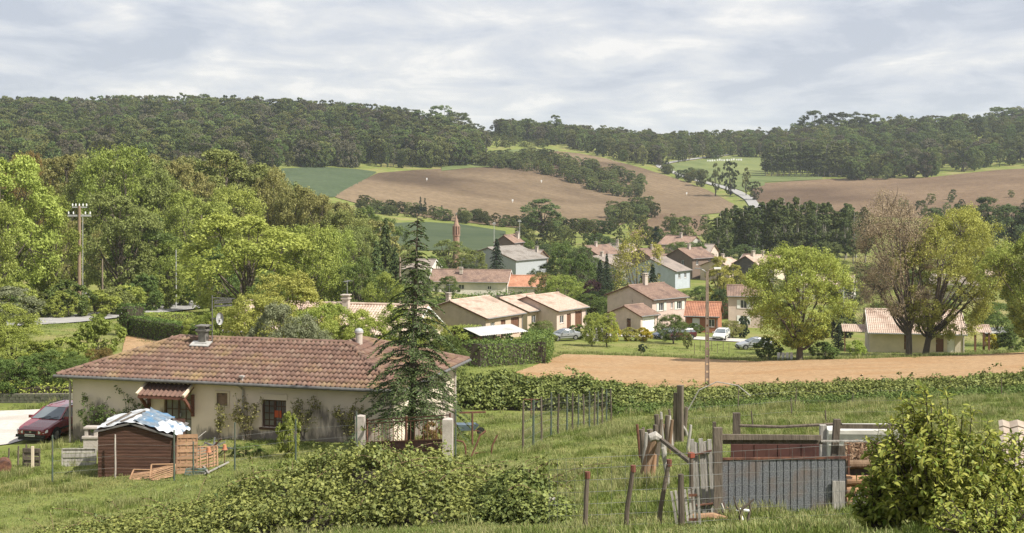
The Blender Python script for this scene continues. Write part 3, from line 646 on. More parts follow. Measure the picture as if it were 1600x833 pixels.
# poplar plantation below the right-hand wood
for r_ in range(3):
    for i in range(16):
        px = 1196 + i * 9.2 + (r_ * 3)
        p = at(px, 905 + r_ * 14 - i * 1.2)
        tree('poplar_tree', 'plantation poplar on the far hill, %s row, %s from the pasture' % (ORD[r_], ORD[i]), 'poplar%d' % (i % 2), p, random.uniform(19, 22), random.uniform(6.0, 7.5), 'woodl', BARK_PALE, 'poplar plantation on the far hill')
for i, (px, top, d, wd, pr, l) in enumerate([(1118, 250, 800, 16, 'wood3', 'woodl'), (1141, 251, 800, 26, 'wood0', 'wood'), (1166, 258, 790, 14, 'wood3', 'wood'), (1096, 264, 850, 22, 'wood1', 'wood'), (1179, 283, 760, 22, 'wood0', 'wood')]):
    tree_px('hedgerow_tree', ['slender pale tree in the far pasture by the road', 'dark spreading tree at the edge of the far pasture', 'narrow dark tree at the pasture corner beside the road', 'rounded bush tree at the upper bend of the far road', 'bushy tree where the far road leaves sight'][i], pr, px, top, d, wd, l, bark=BARK_DARK)
tree_px('willow_tree', 'big grey-green half-bare tree in front of the ploughed hill', 'ash1', 846, 309, 520, 62, 'wood', bark=BARK)
for i, (px, top, wd) in enumerate([(657, 306, 5), (664, 308, 5), (690, 320, 5)]):
    tree_px('cypress_tree', ['thin dark cypress, left of the close pair below the ploughed field', 'thin dark cypress, right of the close pair below the ploughed field', 'thin dark cypress standing alone below the ploughed field'][i], 'poplar0', px, top, 600, wd, 'spruce', bark=BARK_DARK, group='cypresses below the ploughed field')
# poplars on the valley floor in front of the red earth
k = 0
for r_ in range(3):
    for i in range(16):
        px = 1122 + i * 15.2 + r_ * 5 + random.uniform(-3, 3)
        if px > 1356: continue
        d = 392 + r_ * 22 + random.uniform(-4, 4); top = interp([(1110, 330), (1180, 316), (1240, 308), (1290, 318), (1360, 322)], px) + random.uniform(-6, 8)
        tree_px('poplar_tree', 'tall valley poplar with bare pale trunk, %s row, %s from the village' % (ORD[r_], ORD[i]), 'poplar%d' % (i % 2), px, top, d, random.uniform(20, 28), 'poplar', bark=BARK_PALE, group='poplars on the valley floor'); k += 1
for i, (px, top, wd) in enumerate([(1500, 308, 44), (1540, 305, 56), (1580, 312, 44), (1460, 316, 36), (1615, 306, 50)]):
    tree_px('valley_tree', ['dark feathery tree left of the pair behind the golden oak', 'broadest dark feathery tree behind the golden oak', 'dark feathery tree at the picture edge behind the golden oak', 'dark tree directly behind the golden oak crown', 'dark tree cut by the picture edge on the valley floor'][i], 'ash%d' % (i % 3), px, top, 440, wd, 'dark', bark=BARK_DARK)
# single trees in and behind the village: bearing, top row, distance, width
VT = [(1068, 330, 440, 34, 'ash0', 'wood', 'dark upright tree at the edge of the small brown field'),
      (1025, 352, 430, 16, 'poplar1', 'spruce', 'slim dark tree beside the small brown field'),
      (1130, 366, 400, 30, 'oak1', 'dark', 'dark blackish tree behind the lime-green grove'),
      (1065, 376, 360, 46, 'oak2', 'mid', 'lime-green rounded grove tree left behind the village roofs'),
      (1092, 378, 360, 40, 'oak0', 'mid', 'lime-green rounded grove tree right behind the village roofs'),
      (1165, 380, 350, 44, 'oak3', 'dark', 'dark round tree in front of the poplar trunks'),
      (880, 378, 300, 50, 'oak0', 'mid', 'dense green tree left of the walnut pair behind the barn'),
      (910, 382, 285, 46, 'oak2', 'dark', 'dense dark green tree right of the barn'),
      (700, 370, 330, 50, 'ash2', 'olive', 'soft grey-green tree beside the church spire'),
      (742, 390, 325, 44, 'oak3', 'olive', 'pale green tree between the spire and the barn'),
      (680, 400, 300, 40, 'oak1', 'mid', 'round green tree left of the grey barn'),
      (820, 372, 400, 44, 'oak1', 'mid', 'bright rounded tree behind the dark stone gable'),
      (850, 380, 380, 36, 'oak2', 'dark', 'dark tree behind the long barn roof'),
      (935, 362, 380, 44, 'oak3', 'dark', 'dark tree behind the clustered village roofs'),
      (980, 372, 400, 36, 'oak0', 'mid', 'green tree standing behind the pale blossoming tree'),
      (630, 380, 300, 50, 'oak2', 'olive', 'olive tree behind the tip of the tall cedar')]
for px, top, d, wd, pr, l, lab in VT: tree_px('village_tree', lab, pr, px, top, d, wd, l)
# ------------------------------------------------------------------ buildings
M_win = mat('dark_window_glass', (.03, .035, .04), (.06, .065, .07), scale=1, rough=.12, spec=.6)
M_frame = mat('white_window_frame', (.68, .67, .64), (.75, .74, .71), scale=4, rough=.6)
M_brownwood = mat('brown_stained_wood', (.11, .05, .03), (.17, .085, .05), scale=5, rough=.7, stretch=(1, 1, 5))
M_zinc = mat('grey_zinc', (.22, .22, .22), (.30, .30, .30), scale=6, rough=.5, metallic=.3)
M_chim = mat('chimney_render', (.42, .36, .30), (.50, .44, .38), scale=5, rough=.95)
def wallmat(n, c, dark=.85, dirt=None): return mat(n, c, tuple(v * dark for v in c), scale=1.1, rough=.95, bump=.25, bscale=40, detail=8, c3=dirt, scale3=.25)
def roofmat(n, c1, c2, c3): return mat(n, c1, c2, scale=2.6, rough=.92, detail=9, c3=c3, scale3=.5, bump=.4, bscale=10)
M_walls = dict(tan=wallmat('tan_render', (.54, .43, .33)), pink=wallmat('pink_render', (.60, .475, .405)), cream=wallmat('cream_render', (.62, .54, .42)), white=wallmat('white_render', (.74, .67, .60), .88, (.5, .48, .44)),
    brick=wallmat('orange_brick_wall', (.36, .15, .085)), slate=wallmat('slate_hung_wall', (.10, .09, .085)), stone=wallmat('brown_stone_wall', (.20, .15, .115)), blue=wallmat('pale_blue_render', (.44, .48, .52)), grey=wallmat('grey_render', (.40, .38, .35)),
    tin=mat('grey_blue_sheet_cladding', (.33, .345, .365), (.39, .405, .425), scale=1.5, rough=.6, stretch=(6, 6, .4)))
M_roofs = dict(pale=roofmat('pale_canal_tiles', (.43, .325, .255), (.54, .435, .355), (.33, .235, .18)), brown=roofmat('weathered_brown_tiles', (.22, .145, .11), (.31, .215, .165), (.17, .115, .095)),
    orange=roofmat('new_orange_tiles', (.42, .20, .12), (.50, .265, .17), (.36, .17, .105)), grey=roofmat('grey_weathered_tiles', (.26, .215, .185), (.33, .28, .24), (.20, .17, .15)),
    fibre=roofmat('grey_fibre_cement', (.24, .215, .19), (.31, .28, .25), (.19, .165, .14)), rust=roofmat('old_red_tiles', (.32, .14, .085), (.42, .21, .13), (.24, .12, .08)))
def wall_panel(mb, L, h, op, T, thick=.22, gable=None, base=-.7):
    """outer face of a wall (s along, z up) with real openings and reveals; T maps (s, depth, z) to the house frame"""
    ss = sorted({0, L} | {v for o in op for v in (o[0], o[0] + o[2])}); zs = sorted({base, h} | {v for o in op for v in (o[1], o[1] + o[3])})
    for i in range(len(ss) - 1):
        for j in range(len(zs) - 1):
            cs, cz = (ss[i] + ss[i + 1]) / 2, (zs[j] + zs[j + 1]) / 2
            if any(o[0] < cs < o[0] + o[2] and o[1] < cz < o[1] + o[3] for o in op): continue
            mb.add([T(ss[i], 0, zs[j]), T(ss[i + 1], 0, zs[j]), T(ss[i + 1], 0, zs[j + 1]), T(ss[i], 0, zs[j + 1])], [(0, 1, 2, 3)])
    for s, z, w_, hh in [o[:4] for o in op]:
        q = [(s, z), (s + w_, z), (s + w_, z + hh), (s, z + hh)]
        for k in range(4):
            a, b = q[k], q[(k + 1) % 4]
            mb.add([T(a[0], 0, a[1]), T(b[0], 0, b[1]), T(b[0], thick, b[1]), T(a[0], thick, a[1])], [(0, 1, 2, 3)])
    if gable: mb.add([T(0, 0, h), T(L, 0, h), T(gable[0], 0, h + gable[1])], [(0, 1, 2)])
def ribbed(mb, O, U, V, Lu, Lv, clip0=0, clip1=0, pitch=.24, amp=.035, rows=.38, steps=True):
    """a tiled slope: ribs run up the slope V, rows step down; clip0/clip1 pull in the ends at the top (hips)"""
    O, U, V = Vector(O), Vector(U).normalized(), Vector(V).normalized(); Nn = U.cross(V).normalized()
    if Nn.z < 0: Nn = -Nn
    nu = max(6, int(Lu / pitch * 4)); nr = max(1, int(Lv / rows)) if steps else 1
    o = len(mb.v); rowsv = []
    for j in range(nr):
        a, b = j / nr, (j + 1) / nr
        rowsv += [(a, .022), (b, 0.0)] if steps else [(a, 0), (b, 0)]
    for t, up in rowsv:
        for i in range(nu + 1):
            s = i / nu * Lu; lo, hi = clip0 * t, Lu - clip1 * t; s2 = min(max(s, lo), hi)
            z = amp * math.sin(2 * math.pi * s2 / pitch) + up
            mb.v.append(tuple(O + U * s2 + V * (t * Lv) + Nn * z))
    m = nu + 1
    for j in range(len(rowsv) - 1):
        for i in range(nu): mb.f.append((o + j * m + i, o + j * m + i + 1, o + (j + 1) * m + i + 1, o + (j + 1) * m + i))
def window(parent, T, s, z, w_, h, depth=.10, m=M_frame, shutters=None, bars=1, glass=None):
    """a frame with glazing bars and a pane, set back in its opening"""
    win = MB(); f = .07
    def bx(mb, s0, s1, z0, z1, d0, d1): mb.add([T(a, b, c) for a in (s0, s1) for b in (d0, d1) for c in (z0, z1)], [(0, 1, 3, 2), (4, 6, 7, 5), (0, 4, 5, 1), (2, 3, 7, 6), (0, 2, 6, 4), (1, 5, 7, 3)])
    bx(win, s, s + f, z, z + h, depth, depth + .06); bx(win, s + w_ - f, s + w_, z, z + h, depth, depth + .06)
    bx(win, s + f, s + w_ - f, z, z + f, depth, depth + .06); bx(win, s + f, s + w_ - f, z + h - f, z + h, depth, depth + .06)
    for k in range(bars): c = s + w_ * (k + 1) / (bars + 1); bx(win, c - .035, c + .035, z + f, z + h - f, depth, depth + .06)
    wo = win.build('window', m, parent)
    p = MB(); bx(p, s + .02, s + w_ - .02, z + .02, z + h - .02, depth + .05, depth + .09); p.build('pane', glass or M_win, wo)
    sl = MB(); bx(sl, s - .06, s + w_ + .06, z - .07, z - .005, -.06, .1); sl.build('sill', M_chim, wo)
    if shutters:
        for a in (s - w_ * .5 - .03, s + w_ + .03):
            q = MB(); bx(q, a, a + w_ * .5, z - .02, z + h + .02, -.055, -.012); q.build('shutter', shutters, parent)
def door(parent, T, s, w_, h, m, depth=.12):
    def bx(mb, s0, s1, z0, z1, d0, d1): mb.add([T(a, b, c) for a in (s0, s1) for b in (d0, d1) for c in (z0, z1)], [(0, 1, 3, 2), (4, 6, 7, 5), (0, 4, 5, 1), (2, 3, 7, 6), (0, 2, 6, 4), (1, 5, 7, 3)])
    mb = MB(); bx(mb, s, s + w_, 0, h, depth, depth + .06)
    for k in range(max(1, int(w_ / .5))):
        a = s + .08 + k * (w_ - .08) / max(1, int(w_ / .5)); b = a + (w_ - .08) / max(1, int(w_ / .5)) - .08
        bx(mb, a, b, .15, h * .48, depth - .02, depth); bx(mb, a, b, h * .53, h - .12, depth - .02, depth)
    o = mb.build('door', m, parent); q = MB(); bx(q, s + w_ - .14, s + w_ - .08, .95, 1.1, depth - .06, depth - .021); q.build('handle', M_zinc, o)
def house(name, label, N_, yaw, A, B, h, ridge, rise, wall='tan', roof='pale', over=.4, wx=(), wy=(), chim=(), cat='house', group=None, steps=True, shutters=None, pitch=.24, amp=.035, base=-1.2, wmat=None, rmat=None):
    """N_ is the near corner; X wall (length A) runs right-back, Y wall (length B) runs left-back. ridge 'x'|'y'|'hip'"""
    t = thing(name, label, cat, N_, R(yaw), group)
    wm = wmat or M_walls[wall]; rm = rmat or M_roofs[roof]; mb = MB()
    TX = lambda s, d, z: (s, d, z); TY = lambda s, d, z: (d, s, z)
    gx = (A / 2, rise) if ridge == 'y' else None; gy = (B / 2, rise) if ridge == 'x' else None
    ox = [o for o in wx]; oy = [o for o in wy]
    wall_panel(mb, A, h, [o[:4] for o in ox], TX, gable=gx, base=base); wall_panel(mb, B, h, [o[:4] for o in oy], TY, gable=gy, base=base)
    wall_panel(mb, A, h, [], lambda s, d, z: (s, B - d, z), gable=gx, base=base); wall_panel(mb, B, h, [], lambda s, d, z: (A - d, s, z), gable=gy, base=base)
    mb.build('wall', wm, t)
    for ops, T in ((ox, TX), (oy, TY)):
        for o in ops:
            k = o[4] if len(o) > 4 else 'w'
            if k == 'w': window(t, T, *o[:4], shutters=shutters)
            elif k == 'p': window(t, T, *o[:4])
            elif k == 'g': door(t, T, o[0], o[2], o[3], M_frame)
            elif k == 'd': door(t, T, o[0], o[2], o[3], M_brownwood)
    rb = MB(); e = over
    if ridge in 'xy' :
        if ridge == 'x':
            sl = math.hypot(B / 2 + e, rise * (B / 2 + e) / (B / 2)); ze = h - rise * e / (B / 2); g = .25
            ribbed(rb, (-g, -e, ze + .06), (1, 0, 0), (0, B / 2 + e, h + rise - ze), A + 2 * g, sl, pitch=pitch, amp=amp, steps=steps)
            ribbed(rb, (-g, B + e, ze + .06), (1, 0, 0), (0, -(B / 2 + e), h + rise - ze), A + 2 * g, sl, pitch=pitch, amp=amp, steps=steps)
            ends = [((-g, -e, ze), (-g, B / 2, h + rise)), ((-g, B + e, ze), (-g, B / 2, h + rise)), ((A + g, -e, ze), (A + g, B / 2, h + rise)), ((-g, -e, ze), (A + g, -e, ze))]
            rd = ((-g, B / 2, h + rise + .09), (A + g, B / 2, h + rise + .09))
        else:
            sl = math.hypot(A / 2 + e, rise * (A / 2 + e) / (A / 2)); ze = h - rise * e / (A / 2); g = .25
            ribbed(rb, (-e, -g, ze + .06), (0, 1, 0), (A / 2 + e, 0, h + rise - ze), B + 2 * g, sl, pitch=pitch, amp=amp, steps=steps)
            ribbed(rb, (A + e, -g, ze + .06), (0, 1, 0), (-(A / 2 + e), 0, h + rise - ze), B + 2 * g, sl, pitch=pitch, amp=amp, steps=steps)
            ends = [((-e, -g, ze), (A / 2, -g, h + rise)), ((A + e, -g, ze), (A / 2, -g, h + rise)), ((-e, -g, ze), (-e, B + g, ze)), ((-e, B + g, ze), (A / 2, B + g, h + rise))]
            rd = ((A / 2, -g, h + rise + .09), (A / 2, B + g, h + rise + .09))
        ro = rb.build('roof', rm, t)
        fb = MB()
        for a, b in ends: fb.beam(Vector(a) - Vector((0, 0, .03)), Vector(b) - Vector((0, 0, .03)), .05, .16)
        fb.build('bargeboard', M_brownwood if wall not in ('white', 'cream') else M_frame, ro)
        MB().tube([rd[0], rd[1]], .12, 8).build('ridge_cap', rm, ro)
    elif ridge == 'mono':
        ze = h; sl = math.hypot(A + 2 * e, rise)
        ribbed(rb, (-e, -e, h + .05), (0, 1, 0), (A + 2 * e, 0, rise), B + 2 * e, sl, pitch=pitch, amp=amp, steps=steps); ro = rb.build('roof', rm, t)
    else:
        m = min(A, B) / 2; ze = h - rise * e / m; q = m + e; sl = math.hypot(q, rise + rise * e / m)
        up = Vector((0, 0, rise + rise * e / m))
        for O, U, V, L in (((-e, -e, ze), (1, 0, 0), (0, q, 0), A + 2 * e), ((A + e, -e, ze), (0, 1, 0), (-q, 0, 0), B + 2 * e), ((A + e, B + e, ze), (-1, 0, 0), (0, -q, 0), A + 2 * e), ((-e, B + e, ze), (0, -1, 0), (q, 0, 0), B + 2 * e)):
            ribbed(rb, Vector(O) + Vector((0, 0, .05)), U, Vector(V) + up, L, sl, q, q, pitch=pitch, amp=amp, steps=steps)
        ro = rb.build('roof', rm, t)
        fb = MB(); cs = [(-e, -e), (A + e, -e), (A + e, B + e), (-e, B + e)]
        for a, b in zip(cs, cs[1:] + cs[:1]): fb.beam((*a, ze - .06), (*b, ze - .06), .06, .16)
        fb.build('fascia', M_brownwood, ro)
    for (cx, cy, z0, ch, cw) in chim:
        c = MB().box((cx, cy, z0 + ch / 2), (cw, cw, ch)); c.box((cx, cy, z0 + ch + .05), (cw + .16, cw + .16, .1)); c.box((cx - cw * .3, cy, z0 + ch + .2), (.1, cw, .2)); c.box((cx + cw * .3, cy, z0 + ch + .2), (.1, cw, .2)); c.box((cx, cy, z0 + ch + .34), (cw + .2, cw + .2, .07))
        c.build('chimney', M_chim, ro)
    if chim:
        ax, ay, az = chim[0][0], chim[0][1], chim[0][2] + chim[0][3]; a_ = MB().beam((ax + .25, ay, az - .8), (ax + .25, ay, az + 1.5), .04).beam((ax - .3, ay, az + 1.4), (ax + .9, ay, az + 1.4), .03)
        for q in range(5): a_.beam((ax - .2 + q * .25, ay - .25, az + 1.4), (ax - .2 + q * .25, ay + .25, az + 1.4), .02)
        a_.build('aerial', M_zinc, t)
    if ridge in 'xy':
        gl_ = [((-.2, -e - .08, ze), (A + .2, -e - .08, ze))] if ridge == 'x' else [((-e - .08, -.2, ze), (-e - .08, B + .2, ze))]
        for a, b in gl_: MB().tube([a, b], .07, 6).build('gutter', M_zinc, t)
        if ridge == 'x': MB().tube([(A - .15, -e - .02, ze), (A - .15, -.06, ze - .4), (A - .15, -.06, -.5)], .05, 6).build('downpipe', M_zinc, t)
        else: MB().tube([(-e - .02, .15, ze), (-.06, .15, ze - .4), (-.06, .15, -.5)], .05, 6).build('downpipe', M_zinc, t)
    return t
M_shut = mat('pale_green_shutters', (.55, .60, .52), (.60, .65, .57), scale=4, rough=.7)
# three bungalows in a row
house('bungalow', 'tan bungalow with pale tiles and chimney, nearest the cedar, first of the row', at(759, 179.5), 54, 8, 11.2, 2.7, 'x', 1.75, 'tan', 'pale', wx=[(1.0, .9, .9, 1.1, 'p'), (3.2, 0, 1.0, 2.1, 'd'), (5.4, 0, 1.8, 2.2, 'd')], chim=[(2.0, 7.6, 3.4, 1.5, .5)], group='bungalows in a row')
house('bungalow', 'middle bungalow of the row with roof windows in pale tiles', at(824, 199), 54, 8, 9.4, 2.7, 'x', 1.5, 'tan', 'pale', wx=[(1.0, .8, 1.1, 1.2, 'p'), (4.2, 0, 1.0, 2.1, 'd')], group='bungalows in a row')
house('bungalow', 'bungalow with brown porch posts at the far end of the row', at(870, 199), 52, 7.2, 10.2, 2.8, 'x', 1.6, 'pink', 'pale', wx=[(.7, .9, 1.0, 1.1, 'p'), (2.4, 0, 1.0, 2.1, 'd'), (4.4, 0, 1.7, 2.3, 'd')], group='bungalows in a row')
# long low house, orange roof, barn and stone gable behind
house('long_house', 'long low white house under a weathered brown roof with little chimney', hit(793, 464), 82, 7.5, 15.5, 3.0, 'y', 1.9, 'white', 'brown', wy=[(8.6, 1.4, 1.2, .9, 'p'), (3.2, 1.4, .8, .7, 'p')], chim=[(2.2, 9.6, 4.2, 1.0, .6)])
house('annex', 'low white annex with a bright orange tiled roof', hit(850, 466), 84, 6.2, 7.4, 2.4, 'y', 1.7, 'white', 'orange')
house('barn', 'big grey sheet-clad barn with a weathered fibre-cement roof', hit(806, 438), 50, 11.5, 17, 4.6, 'x', 2.6, 'tin', 'fibre', over=.3, cat='barn', pitch=.5, amp=.04)
house('stone_house', 'dark brown stone gable with chimney rising behind the barn', at(802, 350), 60, 5, 5.2, 7.8, 'x', 1.6, 'stone', 'brown', wx=[(1.8, 4.8, .8, 1, 'p')], chim=[(4.2, 1.2, 7.6, 2.2, .7)], steps=False)
house('stone_house', 'small brown roofed house stepping down behind the barn', at(838, 345), 60, 6, 6, 4.4, 'y', 1.7, 'stone', 'grey', steps=False, chim=[(2, 1, 5.2, 1.6, .6)])
house('white_house', 'white house half hidden behind the cedar trunk', hit(672, 447), 75, 7, 7, 3.6, 'y', 1.6, 'white', 'grey', wy=[(2.2, 1.3, 1.1, 1.1, 'p'), (4.6, 1.3, 1.1, 1.1, 'p')], steps=False)
# pink houses across the lawn
house('villa', 'two-storey pink house with pale green shutters and brown tiles', at(1019, 207), 40, 7.2, 9.4, 4.35, 'x', 1.6, 'pink', 'brown', wx=[(1.4, 2.5, 1.0, 1.2, 'w'), (3.9, 2.7, .5, .9, 'p'), (5.2, 2.5, 1.0, 1.2, 'w')], wy=[(4, 2.7, .12, 1.2, 'p')], chim=[(3.2, 4.6, 5.9, 1.4, .6)], shutters=M_shut)
house('garage', 'small pink garage with brown tiles and white door beside the villa', at(1001, 199.5), 42, 3.6, 6.0, 2.3, 'x', 1.1, 'pink', 'brown', wx=[(.4, 0, 2.6, 2.0, 'g')], wy=[(1.9, 0.2, .8, 1.5, 'd')], over=.3)
house('brick_house', 'low orange brick house with white door and red tiles', hit(1122, 521), 76, 5.2, 4.6, 2.6, 'y', 1.5, 'brick', 'rust', wy=[(2.6, 0, 1.1, 2.1, 'g'), (.5, .9, .9, 1.1, 'p')])
house('village_house', 'pink two-storey house with white shutters beside the round oak', hit(1192, 513), 82, 6.5, 5.2, 5.0, 'y', 1.2, 'pink', 'brown', wy=[(2.4, 3.0, 1.0, 1.3, 'w'), (2.4, .6, 1.0, 1.3, 'w')], shutters=M_frame)
# the village behind: bearing, foot row, yaw, A, B, wall height, ridge, rise, wall, roof, label
VH = [(962, 440, 60, 9, 12, 3.6, 'x', 2.0, 'grey', 'grey', 'low grey house behind the pale blossoming tree'),
      (935, 425, 45, 9, 9, 4.4, 'x', 2.0, 'stone', 'brown', 'brown roofed stone house beside the purple tree'),
      (985, 420, 70, 8, 10, 4.4, 'y', 1.9, 'pink', 'grey', 'grey roofed house left of the blossoming tree crown'),
      (1020, 430, 35, 9, 10, 4.2, 'x', 2.0, 'stone', 'brown', 'brown house behind the blossoming tree branches'),
      (1055, 452, 50, 6, 13, 4.0, 'x', 2.4, 'blue', 'grey', 'pale blue gabled house with a long grey roof'),
      (1082, 436, 40, 8, 9, 5.0, 'x', 2.0, 'stone', 'brown', 'tall brown stone house left of the yellow-green poplar'),
      (1108, 428, 65, 8, 8, 5.2, 'y', 1.9, 'pink', 'grey', 'grey roofed village house with its chimney on the slope'),
      (1075, 418, 55, 9, 9, 6.0, 'y', 2.0, 'grey', 'brown', 'upper village house with white chimney behind the blue gable'),
      (1140, 440, 50, 7, 8, 3.4, 'x', 1.6, 'tan', 'pale', 'low tan house between the poplar and the slate gable'),
      (1186, 452, 35, 4.5, 8, 5.2, 'x', 1.8, 'slate', 'pale', 'slate-hung gable house with pale roof edge'),
      (1210, 440, 60, 8, 9, 4, 'y', 1.8, 'cream', 'brown', 'cream house showing beside the round oak crown'),
      (1330, 470, 70, 8, 10, 3, 'y', 1.6, 'white', 'pale', 'white house hidden behind the round oak'),
      (1535, 470, 70, 8, 10, 3, 'y', 1.6, 'white', 'grey', 'white house behind the golden oak branches'),
      (1600, 455, 60, 8, 10, 3, 'y', 1.6, 'pink', 'pale', 'pinkish house at the right edge behind the trees')]
for px, py, yaw, A, B, h, rg, rise, wl, rf, lab in VH:
    house('village_house', lab, hit(px, py), yaw, A, B, h, rg, rise, wl, rf, steps=False, wx=[(1.2, h - 1.7, .9, 1.1, 'p'), (A - 2.4, h - 1.7, .9, 1.1, 'p')], wy=[(B * .3, h - 1.8, .9, 1.1, 'p')], chim=[(A * .4, B * .45, h + rise * .6, 1.5, .6)], group='village houses')
# right-hand cream bungalow with a porch
bN = at(1507, 170)
bt = house('bungalow', 'cream bungalow with pale tiled roof behind the two big field trees', bN, 80, 8.5, 11, 2.6, 'y', 1.9, 'cream', 'pale', over=.9, wy=[(1.1, 0, .9, 2.1, 'g'), (2.4, 0, .9, 2.1, 'd'), (6.2, .2, .8, 1.9, 'd')])
pb = MB()
ribbed(pb, (1.6, -3.4, 2.25), (0, 1, 0), (2.4, 0, .75), 4.0, 2.5); ribbed(pb, (6.4, -3.4, 2.25), (0, 1, 0), (-2.4, 0, .75), 4.0, 2.5); pb.build('porch_roof', M_roofs['pale'], bt)
for y_, x_ in ((-3.1, 1.9), (-3.1, 6.1), (-1.5, 1.9)): MB().box((x_, y_, .85), (.24, .24, 2.9)).build('porch_post', M_brownwood, bt)
pb = MB(); ribbed(pb, (.6, 11.2, 2.15), (0, 1, 0), (3, 0, .6), 3.0, 3.06); pb.build('lean_to_roof', M_roofs['pale'], bt); MB().box((.9, 13.9, .6), (.14, .14, 3.2)).build('porch_post', M_brownwood, bt)
# spire
SPIRE = mat('spire_brick', (.28, .175, .125), (.36, .24, .18), scale=3, rough=.95, c3=(.28, .15, .11), scale3=.6)
sp = thing('church_spire', 'slim brick church spire with arched openings above the trees', 'spire', at(713, 352))
hb = (row(sp.location) - 376) / F * 352; ht = (row(sp.location) - 337) / F * 352
o8 = [(math.cos(k * math.pi / 4 + .39), math.sin(k * math.pi / 4 + .39)) for k in range(8)]
mb = MB(); r0 = .85
for z0, z1, ra, rb_ in ((-1, hb + 1.2, r0, r0), (hb + 1.2, hb + 1.45, r0 * 1.18, r0 * 1.18), (hb + 3.5, hb + 3.75, r0 * 1.1, r0 * 1.1), (hb + 3.75, ht, r0 * .85, .06)):
    mb.add([(x * ra, y * ra, z0) for x, y in o8] + [(x * rb_, y * rb_, z1) for x, y in o8], [tuple(range(8))[::-1], tuple(range(8, 16))] + [(i, (i + 1) % 8, 8 + (i + 1) % 8, 8 + i) for i in range(8)])
for x, y in o8: mb.box((x * r0 * .9, y * r0 * .9, hb + 2.5), (.34, .34, 2.1), math.atan2(y, x))
mb.build('tower', SPIRE, sp)
MB().lathe([(.55, hb + 1.45), (.55, hb + 3.5)], n=8).build('belfry_core', M_walls['slate'], sp); mb = MB().beam((0, 0, ht), (0, 0, ht + .9), .07); mb.beam((-.3, 0, ht + .55), (.3, 0, ht + .55), .07); mb.build('cross', M_zinc, sp)
# open car shelter with a pale sheet roof, garden bits
cs = thing('car_shelter', 'open garden shelter with a pale corrugated roof', 'shelter', hit(752, 549), R(38))
M_sheet = mat('pale_roof_sheet', (.50, .49, .47), (.60, .59, .56), scale=2, rough=.6, c3=(.42, .41, .38), scale3=.5)
mb = MB(); ribbed(mb, (-.5, -.5, 1.75), (1, 0, 0), (0, 3.0, .55), 6.6, 3.1, steps=False, pitch=.3); ribbed(mb, (-.5, 5.5, 1.75), (1, 0, 0), (0, -3.0, .55), 6.6, 3.1, steps=False, pitch=.3); mb.build('roof', M_sheet, cs)
for x_, y_ in ((0, 0), (5.6, 0), (2.8, 0), (0, 5), (5.6, 5)): MB().box((x_, y_, .65), (.12, .12, 2.3)).build('post', M_brownwood, cs)
MB().box((2.8, 5.1, .75), (5.6, .05, 1.7)).build('back_panel', M_walls['grey'], cs)
for i in range(6): MB().box((.0, .5 + i * .85, .7), (.05, .8, 1.5)).build('side_panel', M_brownwood, cs)
for px, lab in ((690, 'small stone garden barbecue with a peaked hood behind the cedar'),):
    b = thing('garden_barbecue', lab, 'barbecue', hit(px, 541)); MB().box((0, 0, .2), (1.1, .8, 1.2)).build('hearth', M_chim, b)
    MB().add([(-.5, -.35, .8), (.5, -.35, .8), (.5, .35, .8), (-.5, .35, .8), (-.18, -.18, 1.6), (.18, -.18, 1.6), (.18, .18, 1.6), (-.18, .18, 1.6)], [(0, 1, 5, 4), (1, 2, 6, 5), (2, 3, 7, 6), (3, 0, 4, 7)]).build('hood', M_walls['pink'], b)
    MB().box((0, 0, 1.9), (.34, .34, .6)).box((0, 0, 2.3), (.55, .55, .12)).build('chimney', M_chim, b)
gp = thing('gate_pier', 'grey gate pier with letter box at the driveway', 'gate pier', hit(934, 533)); MB().box((0, 0, .7), (1.5, .5, 1.6)).box((0, 0, 1.55), (1.65, .65, .12)).build('pier', M_walls['grey'], gp); MB().box((.3, -.27, .95), (.4, .06, .3)).build('letter_box', M_win, gp)
fp = thing('panel_fence', 'dark wooden panel fence between brick house and pink house', 'fence', hit(1114, 498))
for i in range(14): MB().box((i * .2, 0, 1.3), (.19, .03, 2.6)).build('plank', M_brownwood, fp)
hr = thing('garden_shelter', 'low shelter with pale flat roof beside the cream bungalow', 'shelter', hit(1540, 541)); hr.rotation_euler.z = R(4)
mb = MB(); ribbed(mb, (0, 0, 1.7), (1, 0, 0), (0, 2.5, .5), 3.6, 2.55, steps=False, pitch=.4); mb.build('roof', M_sheet, hr); 
for x_ in (.1, 3.5): MB().box((x_, .2, .6), (.1, .1, 2.2)).build('post', M_brownwood, hr)
# left: house behind the shrubs
house('garden_house', 'house with pale pinkish canal tiles hidden among shrubs behind the tiled bungalow', at(640, 108), 76, 8, 15, 2.6, 'y', 1.7, 'cream', 'pale', chim=[(3.4, 6.4, 3.6, 1.2, .5)])
